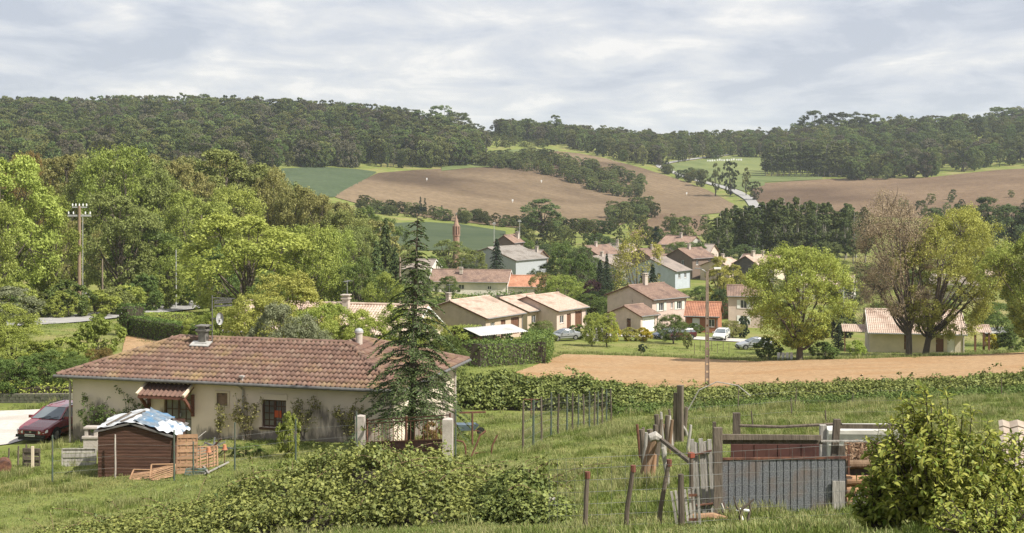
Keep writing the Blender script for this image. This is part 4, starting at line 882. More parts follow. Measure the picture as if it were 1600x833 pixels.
# street lamps, far field markers, blocks in the pasture
M_pole = mat('galvanised_pole', (.36, .36, .35), (.44, .44, .43), scale=5, rough=.6, metallic=.2)
for px, top, lab in ((772, 350, 'sports-ground lamp post with twin heads behind the barn'), (812, 346, 'thin lamp post beside the big bare tree')):
    p = at(px, 380); h = (row(p) - top) / F * 380; l = thing('lamp_post', lab, 'lamp post', p)
    MB().tube([(0, 0, -.3), (0, 0, h)], [.11, .07], 8).build('pole', M_pole, l); MB().box((0, 0, h), (1.0, .3, .2)).box((0, 0, h + .3), (.6, .2, .2)).build('lamp_head', M_pole, l)
M_white = mat('weathered_white', (.72, .72, .70), (.8, .8, .78), scale=3, rough=.8)
for i, (px, py, lab) in enumerate([(667, 284, 'white marker standing high in the big ploughed field'), (801, 318, 'white marker low in the big ploughed field'), (846, 287, 'white marker below the thicket in the ploughed field'), (1073, 306, 'white marker in the right lobe of the ploughed field')]):
    p = hit(px, py, 560, 1100); m_ = thing('field_marker', lab, 'marker', p); MB().box((0, 0, .9), (.12, .12, 2.2)).build('post', M_white, m_); MB().box((0, -.08, 1.5), (.7, .06, .9)).build('board', M_white, m_)
for i in range(15):
    px = 1106 + i * 3.5 + (i // 4) * 1.0; p = hit(px, 252.6 + .4 * math.sin(i) - i * .11, 700, 1100)
    b = MB(); k = .55 + .2 * ((i * 7) % 3) / 2; b.box((0, 0, k), (1.0, .7, 2 * k)).box((0, 0, 2 * k + .08), (1.1, .8, .12)); b.build('white_block', M_white, loc=p, label='small white block in the far pasture, %s from the road bend' % ORD[i], category='block', group='white blocks in the far pasture')
# ------------------------------------------------------------------ hedges and middle-distance trees
def hedge(name, label, path, width, height, leaf, mtl='hedge', dens=None, cat='hedge', round_=.15, rough=.12, seed=5, ragged=0., group=None):
    """a clipped hedge along world points: a twiggy core under a skin of leaves"""
    rng = np.random.default_rng(seed); pts = [Vector((p[0], p[1], 0)) for p in path]
    t = thing(name, label, cat, (pts[0].x, pts[0].y, gz(pts[0].x, pts[0].y)), group=group); core = MB(); Pv = []; Nv = []
    for a, b in zip(pts, pts[1:]):
        L = (b - a).length; d = (b - a) / L; s = Vector((-d.y, d.x, 0)); n = max(2, int(L / 1.5)); sec = []
        for i in range(n + 1):
            q = a + d * (L * i / n); z = gz(q.x, q.y); o = Vector((q.x, q.y, z)) - Vector(t.location)
            hh = height; w2 = width / 2 * .86
            sec.append([o + s * w2 + Vector((0, 0, -.2)), o + s * w2 + Vector((0, 0, hh * .9)), o + s * w2 * .6 + Vector((0, 0, hh * .94)), o - s * w2 * .6 + Vector((0, 0, hh * .94)), o - s * w2 + Vector((0, 0, hh * .9)), o - s * w2 + Vector((0, 0, -.2))])
        k = len(core.v)
        for r_ in sec: core.v += [tuple(v) for v in r_]
        for i in range(n):
            for j in range(5): core.f.append((k + i * 6 + j, k + i * 6 + j + 1, k + i * 6 + 6 + j + 1, k + i * 6 + 6 + j))
        core.f.append(tuple(k + j for j in range(6))); core.f.append(tuple(k + n * 6 + j for j in range(6))[::-1])
        area = L * (2 * height + width) + 2 * width * height; m = int(area * (dens or 1.9 / leaf ** 2))
        u = rng.random(m); kk = rng.random(m) * (2 * height + width); side = np.where(kk < height, 0, np.where(kk < 2 * height, 1, 2))
        # end faces too
        endm = rng.random(m) < (2 * width * height) / area
        lat = np.where(side == 0, width / 2, np.where(side == 1, -width / 2, (rng.random(m) - .5) * width)); zz = np.where(side == 2, height, rng.random(m) * height)
        lat = np.where(endm, (rng.random(m) - .5) * width, lat); zz = np.where(endm, rng.random(m) * height, zz); uu = np.where(endm, np.round(u), u)
        bx = a.x + d.x * L * uu + s.x * lat; by = a.y + d.y * L * uu + s.y * lat
        wob = ragged * (np.sin(bx * 1.9 + by) + np.sin(bx * .7 - by * 2.1 + 1)) * .5
        bz = ground_np(bx, by) + zz + np.where((side == 2) | (zz > height * .8), wob, 0)
        nn = np.stack([np.where(endm, d.x * np.sign(uu - .5), np.where(side == 2, 0, s.x * np.sign(lat))), np.where(endm, d.y * np.sign(uu - .5), np.where(side == 2, 0, s.y * np.sign(lat))), np.where((side == 2) & ~endm, 1., .15)], 1)
        Pv.append(np.stack([bx, by, bz], 1) - np.array(t.location) + rng.normal(size=(m, 3)) * rough); Nv.append(nn)
    P_ = np.concatenate(Pv); Nn = unit(np.concatenate(Nv) + rng.normal(size=(len(P_), 3)) * .55); m = len(P_)
    tt = unit(np.cross(Nn, rng.normal(size=(m, 3)))); bb = np.cross(Nn, tt); sz = (leaf * (.6 + .8 * rng.random(m)))[:, None]
    V = np.stack([P_ - tt * sz * .5, P_ + bb * sz * .32, P_ + tt * sz * .5, P_ - bb * sz * .32], 1).reshape(-1, 3)
    core.build('branches', BARK_DARK, t); obj('leaves', fast_mesh('leaves', V, m, rng.random(m)), LEAF[mtl], t)
    return t
def bush(name, label, px, py, d, wpx, hpx, leaf, cat='shrub', proto=None, **kw):
    p = at(px, d) if d else hit(px, py); dd = p.y
    return tree(name, label, proto or 'bush%d' % random.randint(0, 1), p, hpx / F * dd, wpx / F * dd, leaf, cat=cat, bark=kw.pop('bark', BARK_DARK), **kw)
# clipped hedge of the garden by the road (L shape with a tall end block)
hedge('clipped_hedge', 'tall clipped dark hedge with a raised block at its left end, beside the road', [hit(199, 524), hit(212, 525)], 2.2, 2.7, .14, 'hedge', seed=2, rough=.05)
hedge('clipped_hedge', 'lower clipped hedge running from the raised block toward the tiled roof', [hit(212, 525), hit(320, 545)], 1.5, 1.7, .14, 'hedge', seed=3, rough=.05)
hedge('clipped_hedge', 'sunlit clipped hedge on the road side of the garden', [hit(210, 514), hit(345, 505)], 1.4, 1.45, .15, 'fresh', seed=4, rough=.06)  # sun on this run painted in by brighter leaves than the other runs
hedge('garden_hedge', 'dark clipped hedge between the cedar and the shelter', [at(735, 118), hit(835, 566)], 2.0, 2.0, .2, 'hedge', seed=6, rough=.12, ragged=.15)
hedge('garden_hedge', 'hedge running back along the lawn edge beside the shelter', [hit(835, 568), hit(846, 545)], 2.4, 2.2, .2, 'hedge', seed=7, rough=.15, ragged=.2)
hedge('garden_hedge', 'dark conifer hedge in front of the long white house', [hit(690, 492), hit(800, 482), hit(850, 483)], 2, 2.6, .3, 'hedge', seed=8, rough=.25, ragged=.4)
hedge('garden_hedge', 'low bright green hedge behind the barbecue', [hit(690, 534), hit(756, 528)], 1.5, 1.6, .2, 'fresh', seed=9, rough=.12)
# the wood along the road: bearing, top row, distance, width, shape, leaf colour, label
LW = [(5, 243, 172, 150, 'oak1', 'lime', 'huge bright yellow-green tree cut by the left edge'),
      (75, 295, 178, 90, 'oak0', 'fresh', 'bright green tree just left of the timber electricity pole'),
      (45, 232, 262, 62, 'oak2', 'rust', 'rusty brown young tree at the back left of the wood'),
      (96, 221, 250, 72, 'ash0', 'khaki', 'tall narrow khaki tree behind the electricity pole'),
      (-45, 290, 160, 120, 'oak3', 'fresh', 'green tree mostly outside the left edge'),
      (140, 250, 245, 80, 'oak3', 'olive', 'olive tree between the khaki spire and the dark green crown'),
      (193, 221, 240, 112, 'oak2', 'fresh', 'tallest deep green crown above the middle of the wood'),
      (185, 302, 196, 120, 'oak1', 'olive', 'grey-green round tree right of the electricity pole'),
      (248, 266, 238, 90, 'oak0', 'olive', 'olive round crown right of the tallest deep green crown'),
      (228, 330, 202, 90, 'ash1', 'mid', 'darker green tree in the hollow behind the road lamp'),
      (292, 252, 250, 84, 'oak1', 'khaki', 'brownish khaki crown at the back of the wood'),
      (345, 228, 262, 110, 'ash1', 'olive', 'pale olive feathery crown at the top of the wood'),
      (395, 240, 262, 96, 'ash2', 'olive', 'second pale feathery crown sloping to the right'),
      (300, 292, 214, 110, 'oak3', 'fresh', 'bright green crown in the middle of the wood above the sign'),
      (360, 285, 226, 90, 'oak2', 'fresh', 'yellow-green crown behind the great oak'),
      (425, 268, 240, 84, 'oak0', 'khaki', 'tan budding crown behind the great oak to its right'),
      (462, 284, 236, 80, 'oak3', 'khaki', 'tan budding crown stepping down to the right'),
      (385, 333, 165, 185, 'oak1', 'lime', 'great bright green oak standing over the shrubs'),
      (478, 345, 172, 96, 'oak2', 'fresh', 'bright green oak beside the great oak'),
      (500, 300, 232, 84, 'oak1', 'khaki', 'khaki crown above the slope of the wood'),
      (535, 322, 228, 84, 'oak3', 'olive', 'olive crown near the lower end of the wood'),
      (520, 360, 185, 84, 'oak0', 'fresh', 'green tree at the lower front of the wood'),
      (560, 348, 214, 78, 'oak2', 'olive', 'last olive crown before the dark cedars'),
      (560, 398, 172, 70, 'oak3', 'mid', 'mid green tree below the dark cedars'),
      (572, 310, 330, 36, 'ash0', 'mid', 'tall dark pointed tree behind the end of the wood'),
      (592, 330, 320, 60, 'ash2', 'mid', 'dark tree behind the end of the wood toward the ploughed hill'),
      (330, 380, 190, 70, 'oak0', 'mid', 'shaded tree beside the road sign'),
      (265, 372, 200, 64, 'oak2', 'fresh', 'small leafy tree behind the thin road lamp'),
      (607, 426, 150, 66, 'oak1', 'fresh', 'round bright tree left of the cedar tip'),
      (118, 340, 205, 70, 'oak2', 'khaki', 'thin khaki tree directly behind the electricity pole'),
      (425, 420, 150, 70, 'oak3', 'mid', 'shaded tree under the great oak'),
      (655, 420, 250, 46, 'oak0', 'mid', 'green tree behind the cedar trunk')]
for px, top, d, wd, pr, l, lab in LW: tree_px('wood_tree', lab, pr, px, top, d, wd * 1.08, l, group='trees of the wood by the road')
rr = np.random.default_rng(77)
for i in range(34):   # deeper trees that only fill gaps between the crowns in front
    px = -60 + i * 19.5; d = 275 + rr.uniform(0, 45)
    top = interp([(-80, 248), (60, 246), (200, 242), (330, 244), (420, 262), (520, 316), (600, 350)], px) + rr.uniform(-4, 10)
    tree_px('wood_tree', 'shaded tree deep inside the wood behind the front crowns, %s from the left edge' % ORD[i], 'wood%d' % (i % 3), px, top, d, rr.uniform(60, 90), 'olive' if i % 3 else 'khaki', bark=BARK_DARK, group='inner trees of the roadside wood')
k = 0
for px in range(-20, 620, 27):   # leafy bushes along the foot of the wood
    d = interp([(-20, 160), (45, 163), (130, 168), (200, 180), (275, 203), (325, 222), (350, 215), (420, 175), (620, 160)], px) + rr.uniform(-1, 4)
    bush('roadside_bush', 'leafy green bush at the foot of the wood, %s along the verge' % ORD[k], px + rr.uniform(-8, 8), 0, d, rr.uniform(50, 75), rr.uniform(34, 62), ['fresh', 'mid', 'fresh', 'olive'][k % 4], group='bushes along the foot of the wood'); k += 1
# the row of cedars at the end of the wood
cedar_far = conifer(5, 12, 7, .08, .55, 7, .25, .75, .5, 2, up=.2)
for i, (px, top, d, wd) in enumerate([(602, 340, 190, 52), (588, 375, 182, 46), (618, 385, 186, 50), (598, 420, 176, 40)]):
    p = at(px, d); h = (row(p) - top) / F * d; w_ = wd / F * d
    t = thing('cedar_tree', ['tallest dark cedar at the end of the wood', 'dark cedar left below the tallest', 'dark cedar right below the tallest', 'small dark cedar at the foot of the group'][i], 'tree', p, i * 1.3, 'dark cedars at the end of the wood', (w_ / 7, w_ / 7, h / 12))
    obj('trunk', cedar_far[0], BARK_DARK, t); obj('crown', cedar_far[1], LEAF['needle'] if i != 3 else LEAF['spruce'], t)
for i, (px, top, d, wd) in enumerate([(776, 372, 300, 34), (1020, 412, 235, 30), (1005, 420, 240, 28), (938, 405, 270, 28), (948, 395, 280, 20), (1310, 505, 180, 26), (760, 330, 610, 14)]):
    p = at(px, d); h = (row(p) - top) / F * d; w_ = wd / F * d
    t = thing('conifer_tree', ['dark spruce in front of the grey barn', 'dark conifer right of the pale blossoming tree', 'dark conifer under the pale blossoming tree', 'dark conifer beside the purple tree', 'slim conifer behind the purple tree', 'dark conifer beside the round oak', 'small dark conifer in the far hedgerow'][i], 'tree', p, i, None, (w_ / 7, w_ / 7, h / 12))
    obj('trunk', cedar_far[0], BARK_DARK, t); obj('crown', cedar_far[1], LEAF['spruce'], t)
# trees and shrubs round the village houses
MT = [('cherry_tree', 995, 366, 240, 84, 'sparse', 'gold', 'pale half-bare blossoming tree in the middle of the village'),
      ('poplar_tree', 1122, 398, 245, 42, 'ash1', 'gold', 'yellow-green poplar in front of the village roofs'),
      ('poplar_tree', 1146, 402, 250, 34, 'ash0', 'gold', 'second yellow-green poplar right of the lamp pole'),
      ('plum_tree', 926, 438, 250, 40, 'oak0', 'purple', 'dark purple-leaved plum tree'),
      ('garden_tree', 882, 428, 255, 56, 'oak2', 'fresh', 'rounded yellow-green tree left of the purple plum'),
      ('garden_tree', 850, 424, 268, 40, 'oak3', 'khaki', 'twiggy tan tree beside the orange roof'),
      ('garden_tree', 922, 458, 225, 50, 'oak1', 'mid', 'dense green garden tree below the purple plum'),
      ('garden_tree', 905, 395, 280, 50, 'oak3', 'mid', 'dense chestnut tree above the yellow-green tree'),
      ('round_tree', 1052, 490, 180, 44, 'oak2', 'mid', 'neat round tree on the lawn in front of the villa'),
      ('lawn_tree', 845, 502, 165, 56, 'oak0', 'olive', 'loose grey-green tree beside the shelter'),
      ('lime_tree', 925, 486, 172, 34, 'oak3', 'lime', 'vivid lime-green pollard left on the lawn'),
      ('lime_tree', 948, 488, 172, 36, 'oak1', 'lime', 'vivid lime-green pollard right on the lawn'),
      ('wood_tree', 1145, 500, 195, 30, 'oak2', 'khaki', 'bare brown shrub tree in front of the pink house'),
      ('garden_tree', 700, 470, 215, 60, 'oak1', 'mid', 'dark green tree behind the cedar beside the bungalows'),
      ('garden_tree', 660, 462, 200, 50, 'oak3', 'mid', 'green tree behind the cedar trunk top'),
      ('garden_tree', 1300, 480, 205, 60, 'oak0', 'olive', 'grey-green tree behind the round oak'),
      ('garden_tree', 1350, 470, 220, 60, 'sparse', 'khaki', 'twiggy tree between the field trees'),
      ('garden_tree', 1560, 470, 190, 70, 'oak2', 'mid', 'green tree behind the shelter at the right edge'),
      ('garden_tree', 1215, 470, 230, 60, 'oak1', 'mid', 'green tree behind the round oak on its left')]
for nm, px, top, d, wd, pr, l, lab in MT: tree_px(nm, lab, pr, px, top, d, wd, l)
FT = [(865, 462, 236), (902, 470, 226), (940, 452, 246), (952, 470, 228), (970, 455, 240), (985, 470, 222), (900, 440, 262), (868, 408, 300), (955, 418, 300), (1030, 402, 340), (1100, 446, 262), (1128, 452, 236), (1165, 440, 262), (1200, 430, 280), (820, 400, 340), (735, 412, 300), (700, 432, 262), (780, 468, 236), (735, 474, 222), (1250, 420, 300), (1290, 425, 300), (1400, 410, 320), (1330, 440, 260), (1500, 440, 270), (1580, 430, 270), (1225, 400, 340), (1262, 398, 350), (1305, 402, 340), (1345, 415, 320), (1375, 425, 300), (1430, 420, 310), (1470, 425, 300), (1540, 405, 330), (1610, 410, 320), (1380, 470, 215), (1420, 478, 205), (1480, 470, 215)]
FT.sort()
for i, (px, top, d) in enumerate(FT): tree_px('garden_tree', 'leafy filler tree between the village houses, %s of the scattered row from the left' % (ORD + ['thirty-seventh', 'thirty-eighth', 'thirty-ninth'])[i], 'oak%d' % (i % 4), px, top, d, 40 + (i * 7) % 22, ['mid', 'dark', 'mid', 'olive', 'dark'][i % 5], group='trees between the village houses')
for px, py, wd, hh, l, lab in [(957, 534, 26, 24, 'yellow', 'round yellow forsythia left of the pair on the lawn'), (985, 533, 34, 20, 'gold', 'golden shrub in the middle of the lawn row'), (1006, 533, 30, 20, 'yellow', 'yellow forsythia right of the pair on the lawn'),
      (1340, 557, 30, 24, 'lime', 'round lime-yellow shrub beside the cream bungalow'), (1553, 548, 24, 24, 'yellow', 'yellow flowering shrub by the cream bungalow porch'), (1580, 548, 50, 34, 'mid', 'dark green shrub at the right end of the field'),
      (780, 540, 50, 30, 'hedge', 'dark shrub beside the open shelter'), (720, 545, 60, 34, 'fresh', 'bright shrub left of the shelter'), (905, 530, 34, 22, 'mid', 'green shrub by the gate pier'), (1160, 528, 26, 30, 'spruce', 'dark clipped shrub beside the silver car'),
      (1320, 528, 34, 44, 'spruce', 'dark block of hedge between the field trees'), (1200, 562, 44, 34, 'mid', 'low shrub under the round oak'), (1290, 562, 50, 26, 'mid', 'dark shrub right of the round oak trunk'), (1075, 545, 16, 24, 'olive', 'small young tree with stake on the lawn'),
      (1003, 552, 14, 14, 'spruce', 'tiny dark conifer on the lawn edge'), (1085, 520, 30, 14, 'mid', 'low shrub by the brick house'), (880, 500, 40, 24, 'mid', 'dark shrub behind the last bungalow'), (798, 512, 34, 22, 'hedge', 'dark shrub between the bungalows')]:
    bush('garden_shrub', lab, px, py, None, wd, hh, l)
# the big field trees
p = hit(1249, 563)
tree('oak_tree', 'round bright green oak at the far edge of the clay field', 'field_oak', p, (row(p) - 388) / F * p.y, 152 / F * p.y, 'lime', rz=.6)
p = at(1420, 157)
tree('oak_tree', 'half-bare pinkish budding tree, left of the two big field trees', 'bare_oak', p, (row(p) - 306) / F * p.y, 128 / F * p.y, 'pink', rz=0.01, bark=BARK)
p = at(1446, 158)
tree('oak_tree', 'golden green oak, right of the two big field trees', 'gold_oak', p, (row(p) - 330) / F * p.y, 162 / F * p.y, 'gold', rz=0.01)
p = hit(1625, 553)
tree('oak_tree', 'pale green oak cut by the right edge beyond the clay field', 'field_oak', p, (row(p) - 366) / F * p.y, 150 / F * p.y, 'fresh', rz=2.6)
# shrubs behind the tiled house
for i, (px, top, d, wd, pr, l, lab) in enumerate([(400, 455, 98, 110, 'oak2', 'gold', 'golden-green tall shrub behind the roof ridge'), (455, 428, 102, 130, 'oak0', 'gold', 'tallest golden-green shrub behind the roof ridge'), (505, 470, 96, 100, 'oak3', 'fresh', 'green shrub behind the right part of the ridge'),
      (438, 472, 80, 96, 'oak1', 'grey', 'grey-leaved olive tree just behind the ridge'), (492, 508, 80, 50, 'oak2', 'grey', 'low grey olive bush right of the olive tree'), (560, 486, 92, 100, 'oak1', 'fresh', 'bright shrub behind the round flue'), (618, 478, 94, 96, 'oak0', 'fresh', 'bright green shrub left of the cedar'),
      (665, 492, 96, 60, 'oak3', 'gold', 'shrub behind the middle of the cedar'), (345, 478, 104, 70, 'oak1', 'fresh', 'bright shrub behind the satellite dish'), (310, 492, 112, 50, 'oak3', 'fresh', 'small bright shrub beside the clipped hedge'), (700, 520, 88, 60, 'oak2', 'mid', 'shrub behind the right side of the cedar'),
      (2, 440, 112, 96, 'ash2', 'grey', 'twiggy grey-green tall shrub at the left edge'), (-30, 470, 100, 120, 'oak2', 'fresh', 'green shrub outside the left edge'), (20, 510, 90, 110, 'oak0', 'fresh', 'leafy bright shrub below the grey shrub at the left edge'),
      (150, 497, 100, 80, 'bush0', 'fresh', 'open leafy fruit tree in front of the verge'), (95, 530, 92, 80, 'bush1', 'fresh', 'leafy shrub left of the open fruit tree'), (75, 545, 82, 90, 'oak1', 'mid', 'dark green shrub behind the low wall'), (120, 560, 80, 70, 'oak2', 'mid', 'dark shrub against the corner of the roof'), (30, 555, 80, 90, 'oak3', 'mid', 'dark green shrub behind the left part of the low wall'), (160, 545, 86, 60, 'oak0', 'rust', 'russet shrub behind the left roof slope'), (-20, 550, 82, 80, 'oak1', 'mid', 'dark shrub at the left end of the low wall')]):
    tree_px('garden_shrub', lab, pr, px, top, d, wd, l, cat='shrub', bark=BARK_DARK)
# ------------------------------------------------------------------ the tiled house in front
HN = Vector((-5.05, 60.7, -12.4)); HY = 74.8
Yx, Yy = -math.sin(R(HY)), math.cos(R(HY)); Xx, Xy = math.cos(R(HY)), math.sin(R(HY))
def wp(px, py):
    """(along the front wall from its right corner, height) of a photo pixel on the front wall"""
    k = (px - 800) / F; s = (k * HN.y - HN.x) / (Yx - k * Yy); y = HN.y + s * Yy
    return s, (HZ - py) / F * y - HN.z
def wrect(x0, x1, y0, y1):
    s1, _ = wp(x0, y0); s0, _ = wp(x1, y0); xm = (x0 + x1) / 2
    return s0, wp(xm, y1)[1], s1 - s0, wp(xm, y0)[1] - wp(xm, y1)[1]
hs = thing('tiled_house', 'long single-storey cream house under a weathered red tiled hip roof', 'house', HN, R(HY))
B_, A_, H_ = 15.5, 8.8, 2.62
# render with mildew stains of their own shape climbing from the foot of the wall
M_hw = mat('stained_cream_render', (.78, .655, .545), (.71, .595, .49), scale=.9, rough=.95, bump=.3, bscale=45, detail=9, c3=(.62, .53, .43), scale3=.3)
t = M_hw.node_tree; ns = t.nodes; bs = ns['Principled BSDF']; src = bs.inputs['Base Color'].links[0].from_socket
tcn = ns.new('ShaderNodeTexCoord'); sp_ = ns.new('ShaderNodeSeparateXYZ'); t.links.new(tcn.outputs['Object'], sp_.inputs[0])
mp = ns.new('ShaderNodeMapping'); mp.inputs['Scale'].default_value = (2.6, 2.6, .55); t.links.new(tcn.outputs['Object'], mp.inputs[0])
nz = ns.new('ShaderNodeTexNoise'); nz.inputs['Scale'].default_value = 1.6; nz.inputs['Detail'].default_value = 8; nz.inputs['Roughness'].default_value = .7; t.links.new(mp.outputs[0], nz.inputs['Vector'])
n2_ = ns.new('ShaderNodeTexNoise'); n2_.inputs['Scale'].default_value = .45; n2_.inputs['Detail'].default_value = 2; t.links.new(tcn.outputs['Object'], n2_.inputs['Vector'])
def mth(op, a, b=None, c=None):
    n = ns.new('ShaderNodeMath'); n.operation = op
    for i, v in enumerate((a, b, c)):
        if v is None: continue
        if isinstance(v, (int, float)): n.inputs[i].default_value = v
        else: t.links.new(v, n.inputs[i])
    return n.outputs[0]
reach = mth('MULTIPLY', mth('SUBTRACT', n2_.outputs[0], .375), 5.5)
up_ = mth('MULTIPLY_ADD', nz.outputs[0], 2.4, -1.25)
val = mth('SUBTRACT', mth('ADD', reach, up_), sp_.outputs[2])
rp = ns.new('ShaderNodeMapRange'); rp.inputs[1].default_value = -.1; rp.inputs[2].default_value = .5; t.links.new(val, rp.inputs[0])
mxs = ns.new('ShaderNodeMix'); mxs.data_type = 'RGBA'; mxs.inputs[7].default_value = (.12, .10, .09, 1)
t.links.new(mth('MULTIPLY', rp.outputs[0], .85), mxs.inputs[0]); t.links.new(src, mxs.inputs[6]); t.links.new(mxs.outputs[2], bs.inputs['Base Color'])
TYf = lambda s, d, z: (d, s, z); TXf = lambda s, d, z: (s, d, z)
rd = wrect(256, 299, 622, 690); rd = (rd[0], .0, rd[2], 2.12); rs = wrect(339, 356, 614, 634); rw = wrect(409, 447, 625, 668)
mb = MB(); wall_panel(mb, B_, H_, [rd, rs, rw], TYf, .24, base=-1.2); wall_panel(mb, A_, H_, [], TXf, base=-1.2); wall_panel(mb, 7, H_, [], lambda s, d, z: (s, B_ - d, z), base=-1.2); wall_panel(mb, B_, H_, [], lambda s, d, z: (A_ - d, s, z), base=-1.2)
mb.build('wall', M_hw, hs)
# windows, glazed door
M_darkwood = mat('dark_brown_joinery', (.07, .035, .022), (.11, .06, .038), scale=6, rough=.6, stretch=(1, 1, 5))
M_curtain = mat('net_curtain', (.42, .40, .34), (.62, .60, .52), scale=3, rough=.9, stretch=(6, 6, .5))
M_glass = mat('house_glass', (.12, .12, .11), (.24, .23, .20), scale=1.2, rough=.08, spec=.7)
def bxs(mb, T, s0, s1, z0, z1, d0, d1): mb.add([T(a, b, c) for a in (s0, s1) for b in (d0, d1) for c in (z0, z1)], [(0, 1, 3, 2), (4, 6, 7, 5), (0, 4, 5, 1), (2, 3, 7, 6), (0, 2, 6, 4), (1, 5, 7, 3)])
def joinery(nm, r, cols, rows, d=.13, pane=M_glass):
    s, z, w_, h = r; mb = MB(); f = .07
    for a, b in ((s, s + f), (s + w_ - f, s + w_), (s + w_ / 2 - .05, s + w_ / 2 + .05)): bxs(mb, TYf, a, b, z, z + h, d, d + .07)
    for a, b in ((z, z + f), (z + h - f, z + h)): bxs(mb, TYf, s + f, s + w_ - f, a, b, d + .003, d + .067)
    for i in range(1, cols):
        if i * 2 != cols: c = s + w_ * i / cols; bxs(mb, TYf, c - .018, c + .018, z + f, z + h - f, d + .01, d + .05)
    for j in range(1, rows): c = z + h * j / rows; bxs(mb, TYf, s + f, s + w_ - f, c - .018, c + .018, d + .014, d + .046)
    o = mb.build(nm, M_darkwood, hs)
    for i in range(cols):
        for j in range(rows):
            p = MB(); bxs(p, TYf, s + w_ * i / cols + .02, s + w_ * (i + 1) / cols - .02, z + h * j / rows + .02, z + h * (j + 1) / rows - .02, d + .035, d + .04); p.build('pane', M_glass, o)
    return o
dn = joinery('glazed_door', rd, 4, 5); q = MB(); bxs(q, TYf, rd[0] + .1, rd[0] + .45, .1, 2.0, .3, .32); bxs(q, TYf, rd[0] + rd[2] - .5, rd[0] + rd[2] - .1, .1, 2.0, .3, .32); q.build('curtain', M_curtain, dn)
q = MB(); bxs(q, TYf, rd[0] + rd[2] / 2 - .12, rd[0] + rd[2] / 2 - .07, .95, 1.1, .08, .129); q.build('handle', M_zinc, dn)
wo = joinery('window', rw, 4, 4); q = MB(); bxs(q, TYf, rw[0] - .1, rw[0] + rw[2] + .1, rw[1] - .1, rw[1] - .01, -.08, .12); q.build('sill', M_darkwood, wo)
q = MB(); bxs(q, TYf, rw[0] - .06, rw[0] + rw[2] + .06, rw[1] + rw[3] + .01, rw[1] + rw[3] + .26, -.04, .05); q.build('shutter_box', M_hw, wo)
q = MB(); bxs(q, TYf, rw[0] + .28, rw[0] + .6, rw[1] + .42, rw[1] + .72, .125, .16); q.build('orange_sticker', mat('orange_card', (.55, .10, .03), (.5, .12, .05), scale=3), wo)
q = MB(); bxs(q, TYf, rw[0] + .1, rw[0] + .5, rw[1] + .1, rw[1] + rw[3] - .1, .3, .31); bxs(q, TYf, rw[0] + rw[2] - .5, rw[0] + rw[2] - .1, rw[1] + .1, rw[1] + rw[3] - .1, .3, .31); q.build('curtain', M_curtain, wo)
for k in range(5):
    q = MB(); c = rw[0] + rw[2] * (k + .5) / 5; q.beam((.02, c, rw[1]), (.02, c, rw[1] + rw[3]), .022); q.build('grille_bar', M_darkwood, wo)
M_trim = mat('pale_window_surround', (.66, .56, .42), (.6, .5, .38), scale=4)
q = MB(); s, z, w_, h = rs
for a in ((s - .09, s, z - .09, z + h + .09), (s + w_, s + w_ + .09, z - .09, z + h + .09), (s, s + w_, z + h, z + h + .09), (s, s + w_, z - .09, z)): bxs(q, TYf, *a, -.04, .1)
q.build('window_surround', M_trim, hs)
q = MB(); q.add([(.06, s + w_ * a, z + h * b) for a, b in ((0, 0), (1, 0), (1, 1), (.78, .98), (.62, .9), (.5, .76), (.38, .9), (.22, .98), (0, 1))], [tuple(range(9))]); q.add([(.16, s, z), (.16, s + w_, z), (.16, s + w_, z + h), (.16, s, z + h)], [(0, 1, 2, 3)]); q.build('shutter', mat('brown_shutter', (.20, .13, .085), (.26, .18, .12), scale=6), hs)
# roof tiles: real tiles on battens over a deck
XL, YL = 9.3, 16.0; ZE = 2.62; RISE = 1.42; E = -.5
M_deck = mat('roof_underlay', (.05, .035, .028), (.07, .05, .04), scale=4)
c = lambda x, y, z: (x, y, z)
deck = MB()
deck.add([c(E, E, ZE), c(E, YL, ZE), c(3.5, 12, ZE + RISE), c(3.5, 3.5, ZE + RISE)], [(0, 1, 2, 3)])
deck.add([c(E, E, ZE), c(3.5, 3.5, ZE + RISE), c(5.3, 3.5, ZE + RISE), c(XL, E, ZE)], [(0, 1, 2, 3)])
deck.add([c(E, YL, ZE), c(7.5, YL, ZE), c(3.5, 12, ZE + RISE)], [(0, 1, 2)]); deck.add([c(7.5, YL, ZE), c(7.5, 7.5, ZE), c(3.5, 3.5, ZE + RISE), c(3.5, 12, ZE + RISE)], [(0, 1, 2, 3)])
deck.add([c(XL, E, ZE), c(XL, 7.5, ZE), c(5.3, 3.5, ZE + RISE)], [(0, 1, 2)]); deck.add([c(XL, 7.5, ZE), c(7.5, 7.5, ZE), c(3.5, 3.5, ZE + RISE), c(5.3, 3.5, ZE + RISE)], [(0, 1, 2, 3)])
deck.box((3.5, 7.75, ZE - .06), (7.9, 16.4, .06)); deck.box((8.4, 3.5, ZE - .065), (1.7, 7.9, .06))
roof = deck.build('roof', M_deck, hs)
